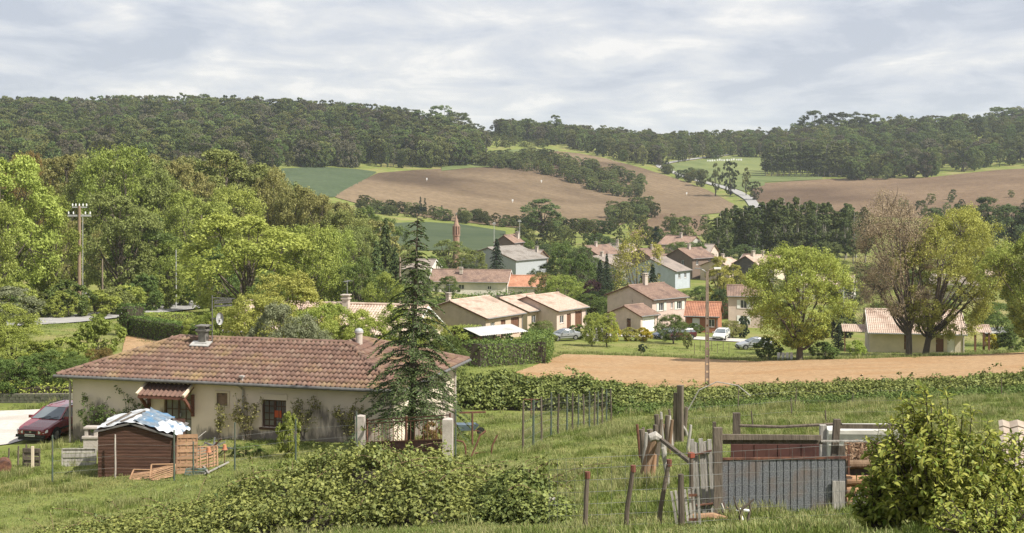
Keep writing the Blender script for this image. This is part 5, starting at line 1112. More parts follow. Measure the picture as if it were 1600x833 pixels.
def tile_material():
    m = mat('weathered_clay_tiles', (.135, .085, .06), (.205, .132, .094), scale=3.0, rough=.9, bump=.5, bscale=30, detail=7)
    t = m.node_tree; ns = t.nodes; b = ns['Principled BSDF']
    for n in ns:
        if n.type == 'TEX_NOISE' : pass
    src = b.inputs['Base Color'].links[0].from_socket
    g = ns.new('ShaderNodeNewGeometry'); oi = ns.new('ShaderNodeObjectInfo')
    ad = ns.new('ShaderNodeMath'); ad.operation = 'ADD'; t.links.new(g.outputs['Random Per Island'], ad.inputs[0]); t.links.new(oi.outputs['Random'], ad.inputs[1])
    fr = ns.new('ShaderNodeMath'); fr.operation = 'FRACT'; t.links.new(ad.outputs[0], fr.inputs[0])
    cr = ns.new('ShaderNodeValToRGB'); el = cr.color_ramp.elements
    el[0].position = 0; el[0].color = (0.114, 0.062, 0.049, 1); el[1].position = 1; el[1].color = (0.249, 0.179, 0.138, 1)
    for p_, c_ in ((.25, (0.168, 0.096, 0.077, 1)), (.5, (0.215, 0.138, 0.113, 1)), (.75, (0.181, 0.096, 0.071, 1))): q = el.new(p_); q.color = c_
    t.links.new(fr.outputs[0], cr.inputs[0])
    m1 = ns.new('ShaderNodeMix'); m1.data_type = 'RGBA'; m1.inputs[0].default_value = .55; t.links.new(src, m1.inputs[6]); t.links.new(cr.outputs[0], m1.inputs[7])
    # lichen and dark moss in patches over the whole roof
    n1 = ns.new('ShaderNodeTexNoise'); n1.inputs['Scale'].default_value = .75; n1.inputs['Detail'].default_value = 7; n1.inputs['Roughness'].default_value = .65; t.links.new(g.outputs['Position'], n1.inputs['Vector'])
    r1 = ns.new('ShaderNodeValToRGB'); r1.color_ramp.elements[0].position = .52; r1.color_ramp.elements[1].position = .72; t.links.new(n1.outputs[0], r1.inputs[0])
    m2 = ns.new('ShaderNodeMix'); m2.data_type = 'RGBA'; m2.inputs[7].default_value = (.30, .22, .10, 1); ml = ns.new('ShaderNodeMath'); ml.operation = 'MULTIPLY'; ml.inputs[1].default_value = .75
    t.links.new(r1.outputs[0], ml.inputs[0]); t.links.new(ml.outputs[0], m2.inputs[0]); t.links.new(m1.outputs[2], m2.inputs[6])
    n2 = ns.new('ShaderNodeTexNoise'); n2.inputs['Scale'].default_value = 1.9; n2.inputs['Detail'].default_value = 9; n2.inputs['Roughness'].default_value = .75; t.links.new(g.outputs['Position'], n2.inputs['Vector'])
    r2 = ns.new('ShaderNodeValToRGB'); r2.color_ramp.elements[0].position = .50; r2.color_ramp.elements[1].position = .68; t.links.new(n2.outputs[0], r2.inputs[0])
    m3 = ns.new('ShaderNodeMix'); m3.data_type = 'RGBA'; m3.inputs[7].default_value = (.10, .07, .06, 1); ml2 = ns.new('ShaderNodeMath'); ml2.operation = 'MULTIPLY'; ml2.inputs[1].default_value = .7
    t.links.new(r2.outputs[0], ml2.inputs[0]); t.links.new(ml2.outputs[0], m3.inputs[0]); t.links.new(m2.outputs[2], m3.inputs[6]); t.links.new(m3.outputs[2], b.inputs['Base Color'])
    return m
M_tile = tile_material()
TW, TL = .225, .42
def tile_shape(mb, M):
    prof = [(k / 7 * TW, .078 * math.sin(math.pi * min(1, (k / 7 * TW) / .135)) if k / 7 * TW <= .135 else -.014 * math.sin(math.pi * (k / 7 * TW - .135) / (TW - .135))) for k in range(8)]
    o = len(mb.v)
    for v, dz in ((0, .056), (TL + .05, .004)):
        for u, z in prof: mb.v.append(tuple(M @ Vector((u, v, z + dz))))
    for u, z in prof: mb.v.append(tuple(M @ Vector((u, .006, z + .036))))
    for k in range(7): mb.f.append((o + k, o + k + 1, o + 8 + k + 1, o + 8 + k)); mb.f.append((o + 16 + k, o + 16 + k + 1, o + k + 1, o + k))
base_tile = MB(); tile_shape(base_tile, Matrix.Identity(4)); tile_me = base_tile.mesh('tile'); tile_me.materials.append(M_tile)
tile_me.polygons.foreach_set('use_smooth', [True] * len(tile_me.polygons))
def frame(O, U, V):
    U = Vector(U).normalized(); V = Vector(V).normalized(); Nn = U.cross(V)
    M = Matrix((U, V, Nn)).transposed().to_4x4(); M.translation = Vector(O); return M
tiles = []
sl = math.hypot(4, RISE)
for O, U, V, L, cA, cB in (((E, YL, ZE + .02), (0, -1, 0), (4, 0, RISE), YL - E, 4, 4), ((E, E, ZE + .02), (1, 0, 0), (0, 4, RISE), XL - E, 4, 4)):
    U_, V_ = Vector(U), Vector(V).normalized()
    for j in range(int(sl / TL) + 1):
        t_ = j * TL / sl
        if t_ > .985: continue
        lo, hi = cA * t_ * 1.0, L - cB * t_
        n0, n1 = int(math.ceil(lo / TW)), int(math.floor(hi / TW)) - 1
        for i in range(n0, n1 + 1):
            p = Vector(O) + U_ * (i * TW) + V_ * (j * TL - .05)
            j1, j2, j3 = random.gauss(0, .004), random.gauss(0, .012), random.gauss(0, .006)
            tiles.append((frame(p + Vector((0, 0, j1)), U_ + Vector((0, 0, j3)), V_ + U_ * j2), O[1] == YL, j, i))
front = sorted([q for q in tiles if q[1]], key=lambda q: (q[2] > 5, q[3] < 20, -q[3]))[:300]; ids = {id(q) for q in front}
for q in front:
    o = obj('tile', tile_me, M_tile, roof); o.matrix_local = q[0]
rest = MB()
for q in tiles:
    if id(q) not in ids: tile_shape(rest, q[0])
ro_ = rest.build('tile_field', M_tile, roof, smooth=True, kind='stuff')
def caps(a, b, n):
    a, b = Vector(a), Vector(b); d = (b - a).normalized(); step = (b - a).length / n
    side = d.cross(Vector((0, 0, 1))).normalized(); up = side.cross(d)
    me = None
    mb = MB(); o = 0
    for v, r_ in ((0, .125), (step * 1.08, .105)):
        for k in range(7): an = math.pi * k / 6; mb.v.append(tuple(Vector((math.cos(an) * r_, v, math.sin(an) * r_ * .8))))
    for k in range(6): mb.f.append((k, k + 1, 7 + k + 1, 7 + k))
    me = mb.mesh('ridge_tile'); me.materials.append(M_tile); me.polygons.foreach_set('use_smooth', [True] * len(me.polygons))
    for i in range(n):
        o = obj('ridge_tile', me, M_tile, roof); M = Matrix((side, d, up)).transposed().to_4x4(); M.translation = a + d * (i * step) + up * (.03 + random.gauss(0, .004)); o.matrix_local = M
caps((3.5, 12, ZE + RISE), (3.5, 3.5, ZE + RISE), 20); caps((E, E, ZE + .04), (3.5, 3.5, ZE + RISE), 14); caps((E, YL, ZE + .04), (3.5, 12, ZE + RISE), 14); caps((3.5, 3.5, ZE + RISE), (5.3, 3.5, ZE + RISE), 4); caps((XL, E, ZE + .04), (5.3, 3.5, ZE + RISE), 14)
M_gut = mat('dark_gutter', (.10, .095, .09), (.15, .145, .14), scale=5, rough=.5)
MB().tube([(E - .09, YL + .1, ZE - .0), (E - .09, E - .05, ZE - .0)], .075, 10).build('gutter', M_gut, hs); MB().tube([(E - .05, E - .09, ZE - .0), (XL, E - .09, ZE - .0)], .075, 10).build('gutter', M_gut, hs)
M_pipe = mat('grey_downpipe', (.36, .32, .29), (.42, .38, .35), scale=5, rough=.6)
for s in (wp(381, 640)[0], wp(111, 640)[0], .12):
    MB().tube([(E - .06, s, ZE - .05), (E * .4, s, ZE - .22), (-.08, s, ZE - .34), (-.08, s, -.7)], .05, 8).build('downpipe', M_pipe, hs)
MB().tube([(8.5, E, ZE - .05), (8.5, -.08, ZE - .3), (8.5, -.08, -.9)], .05, 8).build('downpipe', M_pipe, hs)
# canopy over the glazed door
cr_ = wrect(232, 304, 604, 626); s0, s1 = cr_[0], cr_[0] + cr_[2]
cb = MB(); ribbed(cb, (-1.0, s1, 2.02), (0, -1, 0), (.98, 0, .42), s1 - s0, 1.06, pitch=.225, amp=.04, rows=.36); ca = cb.build('canopy', M_tile, hs)
cb = MB(); cb.beam((-.96, s0 + .02, 1.96), (-.96, s1 - .02, 1.96), .07, .14)
for s in (s0 + .06, s1 - .06): cb.beam((-.96, s, 1.93), (-.02, s, 2.34), .07, .16); cb.beam((-.06, s, 1.98), (-.06, s, 1.02), .12); cb.beam((-.85, s, 1.93), (-.08, s, 1.2), .09, .13)
cb.build('canopy_frame', mat('red_brown_beams', (.12, .05, .035), (.17, .075, .05), scale=6, stretch=(1, 1, 4)), ca)
for s in (s0, s1): MB().beam((-1.03, s, 2.06), (-.03, s, 2.48), .10, .12).build('edge_tile', M_trim, ca)
# flues, vent, aerial and dish
def roof_at(px, py):
    """a point of the front slope seen at a pixel, in house coordinates"""
    n = Vector((-RISE, 0, 4)).normalized(); M = Matrix.Rotation(R(HY), 3, 'Z'); nw = M @ n; p0 = HN + M @ Vector((E, 0, ZE))
    r_ = Vector(((px - 800) / F, 1, (HZ - py) / F)); d = nw.dot(p0) / nw.dot(r_); return M.transposed() @ (r_ * d - HN)
p = roof_at(318, 537); ch = MB().box((p.x, p.y, p.z + .02), (.6, .6, .1)).box((p.x, p.y, p.z + .32), (.36, .36, .55)); ch.box((p.x, p.y, p.z + .64), (.56, .56, .08)); ch.box((p.x - .2, p.y, p.z + .74), (.06, .4, .14)); ch.box((p.x + .2, p.y, p.z + .74), (.06, .4, .14)); ch.box((p.x, p.y, p.z + .84), (.58, .58, .06))
chim = ch.build('chimney', mat('dirty_metal_flue', (.13, .12, .105), (.26, .245, .22), scale=5, rough=.6, metallic=.3), roof); MB().box((p.x - .28, p.y, p.z + .03), (.5, .95, .05), rot=Matrix.Rotation(-math.atan2(RISE, 4), 3, 'Y')).build('flashing', mat('lead_flashing', (.34, .33, .31), (.44, .43, .40), scale=5, rough=.5), chim)
m_ = thing('satellite_dish', 'white satellite dish and aerial on a mast beside the metal flue', 'satellite dish', HN + Matrix.Rotation(R(HY), 3, 'Z') @ Vector((p.x + .05, p.y - .42, p.z + .0)))
MB().tube([(0, 0, -.2), (0, 0, 2.25)], .028, 8).build('mast', M_gut, m_)
dsh = MB()
for k in range(7): 
    pass
prof = [(.02, 0)] + [(.30 * math.sin(a), .30 * .42 * (1 - math.cos(a))) for a in np.linspace(.25, 1.5, 6)]
d_ = MB(); n = 18
for r_, z_ in prof:
    for k in range(n): a = 2 * math.pi * k / n; d_.v.append((.40 + r_ * .55 * math.cos(a) - .03, z_ * -.6 + .05 * math.cos(a), 1.18 + r_ * math.sin(a)))
for i in range(len(prof) - 1):
    for k in range(n): d_.f.append((i * n + k, i * n + (k + 1) % n, (i + 1) * n + (k + 1) % n, (i + 1) * n + k))
d_.build('dish', M_pole, m_, smooth=True); MB().beam((0, 0, 1.18), (.3, .02, 1.16), .05).beam((.36, 0, 1.05), (.42, -.38, 1.1), .025).box((.42, -.4, 1.12), (.07, .09, .07)).build('feed_arm', M_gut, m_)
ae = MB().beam((0, 0, 2.15), (1.05, .1, 2.1), .03)
for k in range(8): ae.beam((.12 + k * .12, -.14, 2.14 - k * .005), (.12 + k * .12, .2, 2.14 - k * .005), .014)
for z_ in (1.75, 1.9, 2.0): ae.beam((.1, .02, z_), (.9, .1, z_ + .04), .05, .08)
ae.build('aerial', M_gut, m_)
p = Vector((3.9, 3.1, ZE + RISE)); fl = MB().tube([(p.x, p.y, p.z - .5), (p.x, p.y, p.z + .42)], .16, 14).tube([(p.x, p.y, p.z + .42), (p.x, p.y, p.z + .46)], .2, 14); f_ = fl.build('flue', M_chim, roof, smooth=False); MB().lathe([(.2, .46), (.19, .55), (.12, .62), (.02, .65)], (p.x, p.y, p.z), 14).build('cap', M_pole, f_)
p = roof_at(378, 597); MB().tube([(p.x, p.y, p.z), (p.x, p.y, p.z + .22)], .06, 8).box((p.x, p.y, p.z + .25), (.2, .2, .07)).build('vent', M_pipe, roof)

# ------------------------------------------------------------------ maroon estate car
M_car = mat('maroon_car_paint', (.17, .016, .026), (.20, .02, .03), scale=2, rough=.25, spec=.5, coat=.8)
M_cglass = mat('car_glass', (.10, .12, .13), (.16, .18, .19), scale=.8, rough=.05, spec=.8)
M_plastic = mat('black_car_plastic', (.02, .02, .02), (.03, .03, .03), scale=5, rough=.6)
M_lamp = mat('clear_headlamp', (.55, .56, .55), (.7, .7, .68), scale=9, rough=.12, spec=.7)
M_tyre = mat('tyre_rubber', (.015, .015, .015), (.025, .025, .025), scale=9, rough=.9)
M_rim = mat('alloy_rim', (.35, .35, .34), (.42, .42, .41), scale=9, rough=.35, metallic=.6)
def car(label, loc, yaw, paint, estate=True, name='parked_car', group=None):
    """origin under the middle of the front bumper, the car runs back along -x"""
    t = thing(name, label, 'car', loc, yaw, group)
    st = [(0.02, .30, .62, .58), (-.02, .26, .66, .72), (-.25, .22, .74, .82), (-.75, .20, .86, .84), (-1.25, .20, .95, .845), (-2.0, .20, .97, .85), (-3.0, .20, .97, .85), (-3.8, .22, .98, .83), (-4.15, .28, .98, .78), (-4.22, .36, .95, .72)]
    mb = MB(); nr = 10
    for x_, zb, zt, hw in st:
        ring = [(-hw * .82, zb), (-hw * .98, zb + .14), (-hw, zb + (zt - zb) * .55), (-hw * .97, zt - .06), (-hw * .88, zt), (hw * .88, zt), (hw * .97, zt - .06), (hw, zb + (zt - zb) * .55), (hw * .98, zb + .14), (hw * .82, zb)]
        mb.v += [(x_, a, b) for a, b in ring]
    for i in range(len(st) - 1):
        for k in range(nr): mb.f.append((i * nr + k, i * nr + (k + 1) % nr, (i + 1) * nr + (k + 1) % nr, (i + 1) * nr + k))
    mb.f.append(tuple(range(nr))); mb.f.append(tuple((len(st) - 1) * nr + k for k in range(nr))[::-1])
    body = mb.build('body', paint, t, smooth=False)
    zr = 1.40; xe = -4.05 if estate else -3.2
    # roof and pillars
    rf = MB(); rb = [(-1.98, .93, 1.0), (-2.6, .62, zr + .02), (xe + .35, .62, zr + .02)]
    rf.add([(-2.02, -.56, zr - .03), (-2.02, .56, zr - .03), (-2.5, .60, zr + .015), (-2.5, -.60, zr + .015), (xe + .35, .60, zr), (xe + .35, -.60, zr), (xe + .28, .58, zr - .05), (xe + .28, -.58, zr - .05)], [(0, 1, 2, 3), (3, 2, 4, 5), (5, 4, 6, 7)])
    for s in (-1, 1):
        rf.add([(-2.02, s * .56, zr - .03), (-2.5, s * .60, zr + .015), (xe + .35, s * .60, zr), (xe + .35, s * .66, zr - .09), (-2.5, s * .66, zr - .08), (-1.96, s * .62, zr - .1)], [(0, 1, 4, 5), (1, 2, 3, 4)])
        for a, b in (((-1.2, s * .78, .95), (-2.02, s * .6, zr - .05)), ((-2.55, s * .80, .96), (-2.6, s * .645, zr - .07)), ((-3.35, s * .80, .96), (-3.35, s * .645, zr - .07)), ((xe - .05, s * .78, .97), (xe + .3, s * .62, zr - .06))): rf.beam(a, b, .07, .05)
    rf.build('roof', paint, body)
    g = MB().add([(-1.18, -.74, .955), (-1.18, .74, .955), (-2.02, .56, zr - .045), (-2.02, -.56, zr - .045)], [(0, 1, 2, 3)]); g.build('windscreen', M_cglass, t)
    MB().add([(xe - .03, -.72, .98), (xe - .03, .72, .98), (xe + .3, .56, zr - .06), (xe + .3, -.56, zr - .06)], [(0, 3, 2, 1)]).build('rear_window', M_cglass, t)
    for s in (-1, 1):
        for a, b, c_, d2 in ((-1.3, -2.5, -2.05, -2.55), (-2.6, -3.3, -2.64, -3.3), (-3.4, xe, -3.4, xe + .28)):
            MB().add([(a, s * .79, .965), (b, s * .79, .965), (d2, s * .645, zr - .09), (c_, s * .645, zr - .09)], [(0, 1, 2, 3)]).build('side_window', M_cglass, t)
        MB().add([(.0, s * .40, .46), (.012, s * .40, .60), (-.03, s * .66, .64), (-.16, s * .80, .66), (-.14, s * .815, .54), (-.03, s * .68, .48)], [(0, 1, 2, 3, 4, 5)]).add([(.03, s * .40, .47), (.035, s * .40, .59), (.0, s * .66, .63), (-.13, s * .81, .65), (-.11, s * .825, .55), (.0, s * .68, .49)], [(0, 1, 2, 3, 4, 5)]).build('headlight', M_lamp, t)
        MB().box((-1.45, s * .95, .98), (.12, .2, .13)).box((-1.42, s * .84, .95), (.05, .1, .05)).build('mirror', paint, t)
        MB().tube([(-2.3, s * .56, zr + .02), (-2.4, s * .56, zr + .07), (-3.6, s * .56, zr + .07), (-3.7, s * .56, zr + .02)], .018, 6).build('roof_rail', M_plastic, t)
        MB().box((-2.35, s * .855, .78), (.2, .03, .04)).build('door_handle', M_plastic, t); MB().box((-2.2, s * .852, .55), (2.4, .03, .08)).build('side_strip', M_plastic, t)
        for x_ in (-.78, -3.42):
            w_ = MB(); 
            wm = Matrix.Rotation(R(90), 4, 'X'); 
            for r_, y_ in ((.2, -.09), (.29, -.095), (.31, -.07), (.31, .07), (.29, .095), (.2, .09)):
                for k in range(18): a = 2 * math.pi * k / 18; w_.v.append((x_ + r_ * math.cos(a), s * .78 + y_, .31 + r_ * math.sin(a)))
            for i in range(5):
                for k in range(18): w_.f.append((i * 18 + k, i * 18 + (k + 1) % 18, (i + 1) * 18 + (k + 1) % 18, (i + 1) * 18 + k))
            wh = w_.build('wheel', M_tyre, t, smooth=True)
            rm = MB(); yo = s * .78 + s * .075
            rm.add([(x_ + .2 * math.cos(2 * math.pi * k / 18), yo, .31 + .2 * math.sin(2 * math.pi * k / 18)) for k in range(18)], [tuple(range(18))])
            for k in range(6): a = 2 * math.pi * k / 6; rm.beam((x_, yo + s * .015, .31), (x_ + .19 * math.cos(a), yo + s * .012, .31 + .19 * math.sin(a)), .05, .02)
            rm.build('rim', M_rim, wh)
            MB().add([(x_ + r_ * math.cos(a), s * .853, .31 + r_ * math.sin(a)) for r_ in (.31, .38) for a in np.linspace(0, math.pi, 12)], [(k, k + 1, 13 + k, 12 + k) for k in range(11)]).build('wheel_arch', M_plastic, body)
    MB().box((.02, 0, .36), (.1, 1.5, .12)).box((-.02, 0, .22), (.12, 1.3, .1)).build('bumper', M_plastic, t)
    MB().box((.03, 0, .535), (.02, .62, .1)).build('grille', M_plastic, t); MB().box((.045, 0, .545), (.012, .1, .08)).build('badge', M_rim, t)
    pl = MB().box((.085, 0, .40), (.012, .52, .11)).build('number_plate', M_white, t); mk = MB()
    for k in range(7): mk.box((.093, -.2 + k * .066, .40), (.003, .036, .06))
    mk.build('plate_characters', M_plastic, pl); MB().box((.0, 0, .97), (.0, 0, 0)) 
    MB().beam((-1.16, -.35, .96), (-1.3, .2, 1.05), .02).beam((-1.16, .2, .96), (-1.3, .62, 1.05), .02).build('wiper', M_plastic, t)
    return t
cp = W(48, 692, 65.6); cp.z = gz(cp.x, cp.y)
car('maroon estate car with roof rails parked against the house end', cp, R(HY + 180), M_car)
car('dark blue car parked between the garage and the round lawn tree', hit(1022, 530), R(200), mat('dark_blue_car_paint', (.02, .03, .06), (.03, .04, .07), rough=.25, coat=.8), group='cars parked in front of the villa')
car('dark red car parked beside the dark blue one', hit(1040, 531), R(200), mat('dark_red_car_paint', (.06, .012, .015), (.08, .016, .02), rough=.25, coat=.8), group='cars parked in front of the villa')
car('white car parked in front of the brick house', hit(1122, 533), R(250), mat('white_car_paint', (.6, .6, .58), (.66, .66, .64), rough=.3, coat=.6), estate=True)
car('silver hatchback parked beside the dark clipped shrub', hit(1152, 546), R(190), mat('silver_car_paint', (.35, .36, .37), (.4, .41, .42), rough=.3, metallic=.4, coat=.6), estate=False)
car('grey car half hidden by the loose tree near the shelter', hit(858, 533), R(210), mat('grey_car_paint', (.30, .31, .32), (.34, .35, .36), rough=.3, metallic=.4, coat=.6), estate=False)
# ------------------------------------------------------------------ foreground: yard things left of the gate
def oldwood(n, a, b, s=5): return mat(n, a, b, scale=s, rough=.95, bump=.7, bscale=18, stretch=(2, 2, .35), detail=8, rand=.18)
W_grey = oldwood('weathered_grey_wood', (.26, .24, .21), (.46, .43, .385)); W_dark = oldwood('old_dark_wood', (.085, .068, .052), (.16, .13, .10)); W_brown = oldwood('old_brown_wood', (.16, .10, .06), (.26, .175, .11))
W_shed = mat('dark_stained_boards', (.065, .032, .022), (.105, .053, .036), scale=4, rough=.75, bump=.5, bscale=25, stretch=(.5, .5, 4), rand=.15)
W_lattice = mat('tan_lattice_wood', (.26, .15, .085), (.36, .22, .13), scale=6, rough=.9, rand=.15)
M_green = mat('green_painted_steel', (.06, .085, .065), (.09, .12, .095), scale=6, rough=.6, c3=(.12, .10, .08), scale3=3)
M_conc = mat('pinkish_concrete', (.40, .35, .31), (.50, .45, .40), scale=6, rough=.95, bump=.5, bscale=30, c3=(.32, .28, .25), scale3=2)
M_rust = mat('rusty_iron', (.10, .045, .03), (.19, .09, .055), scale=9, rough=.9, c3=(.07, .035, .028), scale3=3)
M_rustsheet = mat('rust_red_sheet', (.06, .026, .021), (.10, .042, .034), scale=4, rough=.85, c3=(.09, .04, .03), scale3=2)
M_wire = mat('galvanised_wire', (.24, .24, .23), (.32, .32, .31), scale=9, rough=.5, metallic=.5)
M_terra = mat('terracotta', (.42, .17, .09), (.5, .23, .13), scale=9, rough=.9)
M_tarpw = mat('dirty_white_tarpaulin', (.44, .45, .46), (.60, .61, .62), scale=2.5, rough=.6, c3=(.30, .30, .29), scale3=1.4)
M_tarpb = mat('blue_tarpaulin', (.10, .13, .16), (.22, .26, .30), scale=5, rough=.6, c3=(.08, .18, .30), scale3=2)
M_stone = mat('mossy_stone_wall', (.14, .125, .10), (.24, .22, .18), scale=3, rough=.95, bump=.8, bscale=10, c3=(.09, .10, .06), scale3=1)
def post(name, label, px, ptop, pbase, d=None, r_=.03, m=M_green, sq=False, lean=(0, 0), cat='post', group=None, rt=None, n=8):
    """an upright post from the ground at a pixel up to a photo row"""
    p = at(px, d) if d else hit(px, pbase); h = (row(p) - ptop) / F * p.y
    t = thing(name, label, cat, p, random.uniform(0, 3), group)
    top = Vector((lean[0], lean[1], h)); tt = Matrix.Rotation(-t.rotation_euler.z, 3, 'Z') @ top
    mb = MB()
    if sq: mb.beam((0, 0, -.3), tt, r_ * 2)
    else:
        k = [Vector((0, 0, -.3)), tt * .3 + Vector((random.uniform(-.4, .4) * r_, random.uniform(-.4, .4) * r_, 0)), tt * .7, tt]
        mb.tube(k, [r_ * 1.1, r_ * 1.05, r_, (rt or r_ * .9)], n)
    mb.build('shaft', m, t)
    return t, p, h
# low stone wall with plants on top behind the yard
lw0, lw1 = hit(-70, 629), hit(112, 629)
st = thing('stone_wall', 'low mossy stone retaining wall behind the gravel yard', 'wall', lw0); dv = (lw1 - lw0); L = dv.length; dv.normalize()
for r_ in range(3):
    x_ = -.2 * (r_ % 2)
    while x_ < L:
        w_ = random.uniform(.25, .5); q = lw0 + dv * (x_ + w_ / 2); MB().box((0, 0, 0), (w_ - .03, .3 + random.uniform(-.03, .03), .165), math.atan2(dv.y, dv.x)).build('stone', M_stone, st, loc=Vector((q.x, q.y, gz(q.x, q.y) + .06 + r_ * .18)) - lw0); x_ += w_
hedge('planted_strip', 'bright green ground plants growing on top of the low stone wall', [lw0 + Vector((0, .6, 0)), lw1 + Vector((0, .6, 0))], .9, .85, .13, 'lime', seed=21, rough=.12, ragged=.12, cat='plants')
# shed
sh = thing('garden_shed', 'dark brown boarded shed with tarpaulins over its roof', 'shed', hit(153, 746)); d0 = sh.location.y; k = d0 / F
Wd, Dp = 114 * k, 2.3; hl, hm, hr_ = 74 * k, 86 * k, 66 * k
for side in range(2):
    for i in range(15):
        z0, z1 = i * hl / 14, (i + 1) * hl / 14 - .006
        mb = MB()
        if side == 0:
            def lim(z):   # gable outline
                if z <= hr_: return 0, Wd
                a = 0 if z <= hl else (z - hl) / (hm - hl) * Wd * .45; b = Wd - (z - hr_) / (hm - hr_) * Wd * .55
                return a, b
            a0, b0 = lim(z0); a1, b1 = lim(z1); mb.add([(a0, 0, z0), (b0, 0, z0), (b1, 0, z1), (a1, 0, z1), (a0, .05, z0), (b0, .05, z0), (b1, .05, z1), (a1, .05, z1), (a0, -.008, (z0 + z1) / 2), (b0, -.008, (z0 + z1) / 2)], [(0, 1, 9, 8), (8, 9, 2, 3), (4, 7, 6, 5), (0, 3, 7, 4), (1, 5, 6, 2), (3, 2, 6, 7), (0, 4, 5, 1)])
        else:
            if z1 > hr_: continue
            mb.box((Wd - .02, Dp / 2 + .05, (z0 + z1) / 2), (.05, Dp, z1 - z0))
        mb.build('board', W_shed, sh)
MB().box((.03, Dp / 2 + .06, hl / 2), (.05, Dp, hl)).box((Wd / 2, Dp + .05, hl / 2), (Wd, .05, hl)).build('back_wall', W_shed, sh)
xr = Wd * .45
rf = MB(); rf.add([(-.12, -.12, hl - .03), (xr, -.12, hm), (Wd + .14, -.12, hr_ - .04), (-.12, Dp + .2, hl + .02), (xr, Dp + .2, hm + .06), (Wd + .14, Dp + .2, hr_)] + [(-.12, -.12, hl - .09), (xr, -.12, hm - .06), (Wd + .14, -.12, hr_ - .1)], [(0, 1, 4, 3), (1, 2, 5, 4), (6, 7, 1, 0), (7, 8, 2, 1)]); rfo = rf.build('roof', mat('grey_roof_felt', (.10, .09, .085), (.16, .15, .14), scale=6), sh)
def tarp(name, label, m, x0, x1, y0, y1, zf, n=16, amp=.03, seed=0):
    rng = np.random.default_rng(seed); ph = rng.uniform(0, 6, 6); V = []
    for i in range(n):
        for j in range(n):
            u, v = x0 + (x1 - x0) * i / (n - 1), y0 + (y1 - y0) * j / (n - 1); edge = .0
            u += .06 * math.sin(v * 5 + ph[4]) * (i in (0, n - 1)); v += .07 * math.sin(u * 6 + ph[5]) * (j in (0, n - 1))
            z = zf(u, v) + amp * (math.sin(u * 9 + ph[0]) * math.sin(v * 8 + ph[1]) + .6 * math.sin(u * 19 + v * 11 + ph[2])); V.append((u, v, z))
    o = obj(name, grid_mesh(name, np.array(V), n, n), m, loc=sh.location, label=label, category='tarpaulin', group='tarpaulins on the shed'); return o
rz_ = lambda u: (hl + (hm - hl) * u / xr) if u < xr else hm - (hm - hr_) * (u - xr) / (Wd - xr)
tarp('tarpaulin', 'dirty white tarpaulin stretched over the left part of the shed roof', M_tarpw, -.1, Wd * .62, -.1, Dp + .1, lambda u, v: rz_(u) + .07 + .03 * v, seed=1)
tarp('tarpaulin', 'grey-blue tarpaulin folded across the middle of the shed roof', M_tarpb, Wd * .5, Wd * .85, -.05, Dp + .05, lambda u, v: rz_(u) + .11 + .03 * v, seed=2)
def heap(u, v):
    c = ((u - Wd * .93) / .5) ** 2 + ((v - .9) / 1.0) ** 2; return rz_(min(u, Wd)) + .1 + .15 * max(0, 1 - c) - .5 * max(0, u - Wd - .05)
tarp('tarpaulin', 'crumpled white and blue plastic sheet bundled at the right end of the shed', mat('crumpled_plastic', (.48, .49, .50), (.64, .65, .66), scale=2, rough=.4, c3=(.10, .18, .28), scale3=2.6), Wd * .78, Wd + .34, -.1, 1.7, heap, 22, .05, 3)
for i, u in enumerate((.35, .9)): MB().beam((u, -.05, rz_(u) + .13), (u + .5, 1.6, rz_(u + .5) + .2), .07, .04).build('batten', W_dark, loc=sh.location, label=['thin batten weighing down the white tarpaulin, nearer the shed corner', 'thin batten weighing down the white tarpaulin, nearer the roof middle'][i], category='batten', group='battens on the shed roof')
# lattice panels, rack, poles
def lattice(name, label, loc, w_, h, tilt, rz, n, diag=0, m=W_lattice, cat='panel', weave=True, group=None):
    t = thing(name, label, cat, loc, rz, group); t.rotation_euler.x = tilt
    f = MB(); 
    for a, b in (((0, 0, 0), (0, 0, h)), ((w_, 0, 0), (w_, 0, h)), ((0, 0, .02), (w_, 0, .02)), ((0, 0, h), (w_, 0, h))): f.beam(a, b, .05, .035)
    f.build('frame', m, t)
    for i in range(n):
        z = h * (i + .5) / n
        if diag:
            a = (0, .025, max(0, z - diag / 2)); b = (w_, .025, min(h, z + diag / 2)); MB().beam(a, b, .014, h / n * .6).build('slat', m, t)
        else: MB().box((w_ / 2, .02 * (1 if i % 2 else -1), z), (w_, .012, h / n * .9)).build('slat', m, t)
    if weave:
        for i in range(3): MB().box((w_ * (i + .5) / 3, 0, h / 2), (.04, .02, h)).build('batten', m, t)
    return t
lattice('lattice_panel', 'tan lattice panel leaning low against the front of the shed', hit(234, 751), 36 * k, 26 * k, R(-35), R(4), 8, .32, group='lattice panels by the shed', weave=False)
lattice('lattice_panel', 'half-fallen lattice panel lying left of the leaning one', hit(202, 750), 36 * k, 22 * k, R(-58), R(-6), 7, .32, group='lattice panels by the shed', weave=False)
lattice('woven_panel', 'tall brown woven panel leaning on the right end of the shed', hit(276, 741), 30 * k, 60 * k, R(-12), R(6), 11)
lattice('slatted_panel', 'brown slatted panel propped right of the woven panel', hit(308, 733), 32 * k, 36 * k, R(-30), R(14), 7, .18)
lattice('plastic_rack', 'low green slatted rack lying on the grass', hit(288, 744), 30 * k, 20 * k, R(-70), R(3), 5, m=M_green, cat='rack', weave=False)
for i, (a, b, lab) in enumerate([((320, 743), (357, 727), 'long pale pole lying across the grass beside the shed'), ((318, 731), (326, 744), 'short pale plank lying by the green rack')]):
    p, q = hit(*a), hit(*b); MB().beam((0, 0, .06), q - p + Vector((0, 0, .12)), .07, .04).build('pole', W_grey, loc=p, label=lab, category='pole')
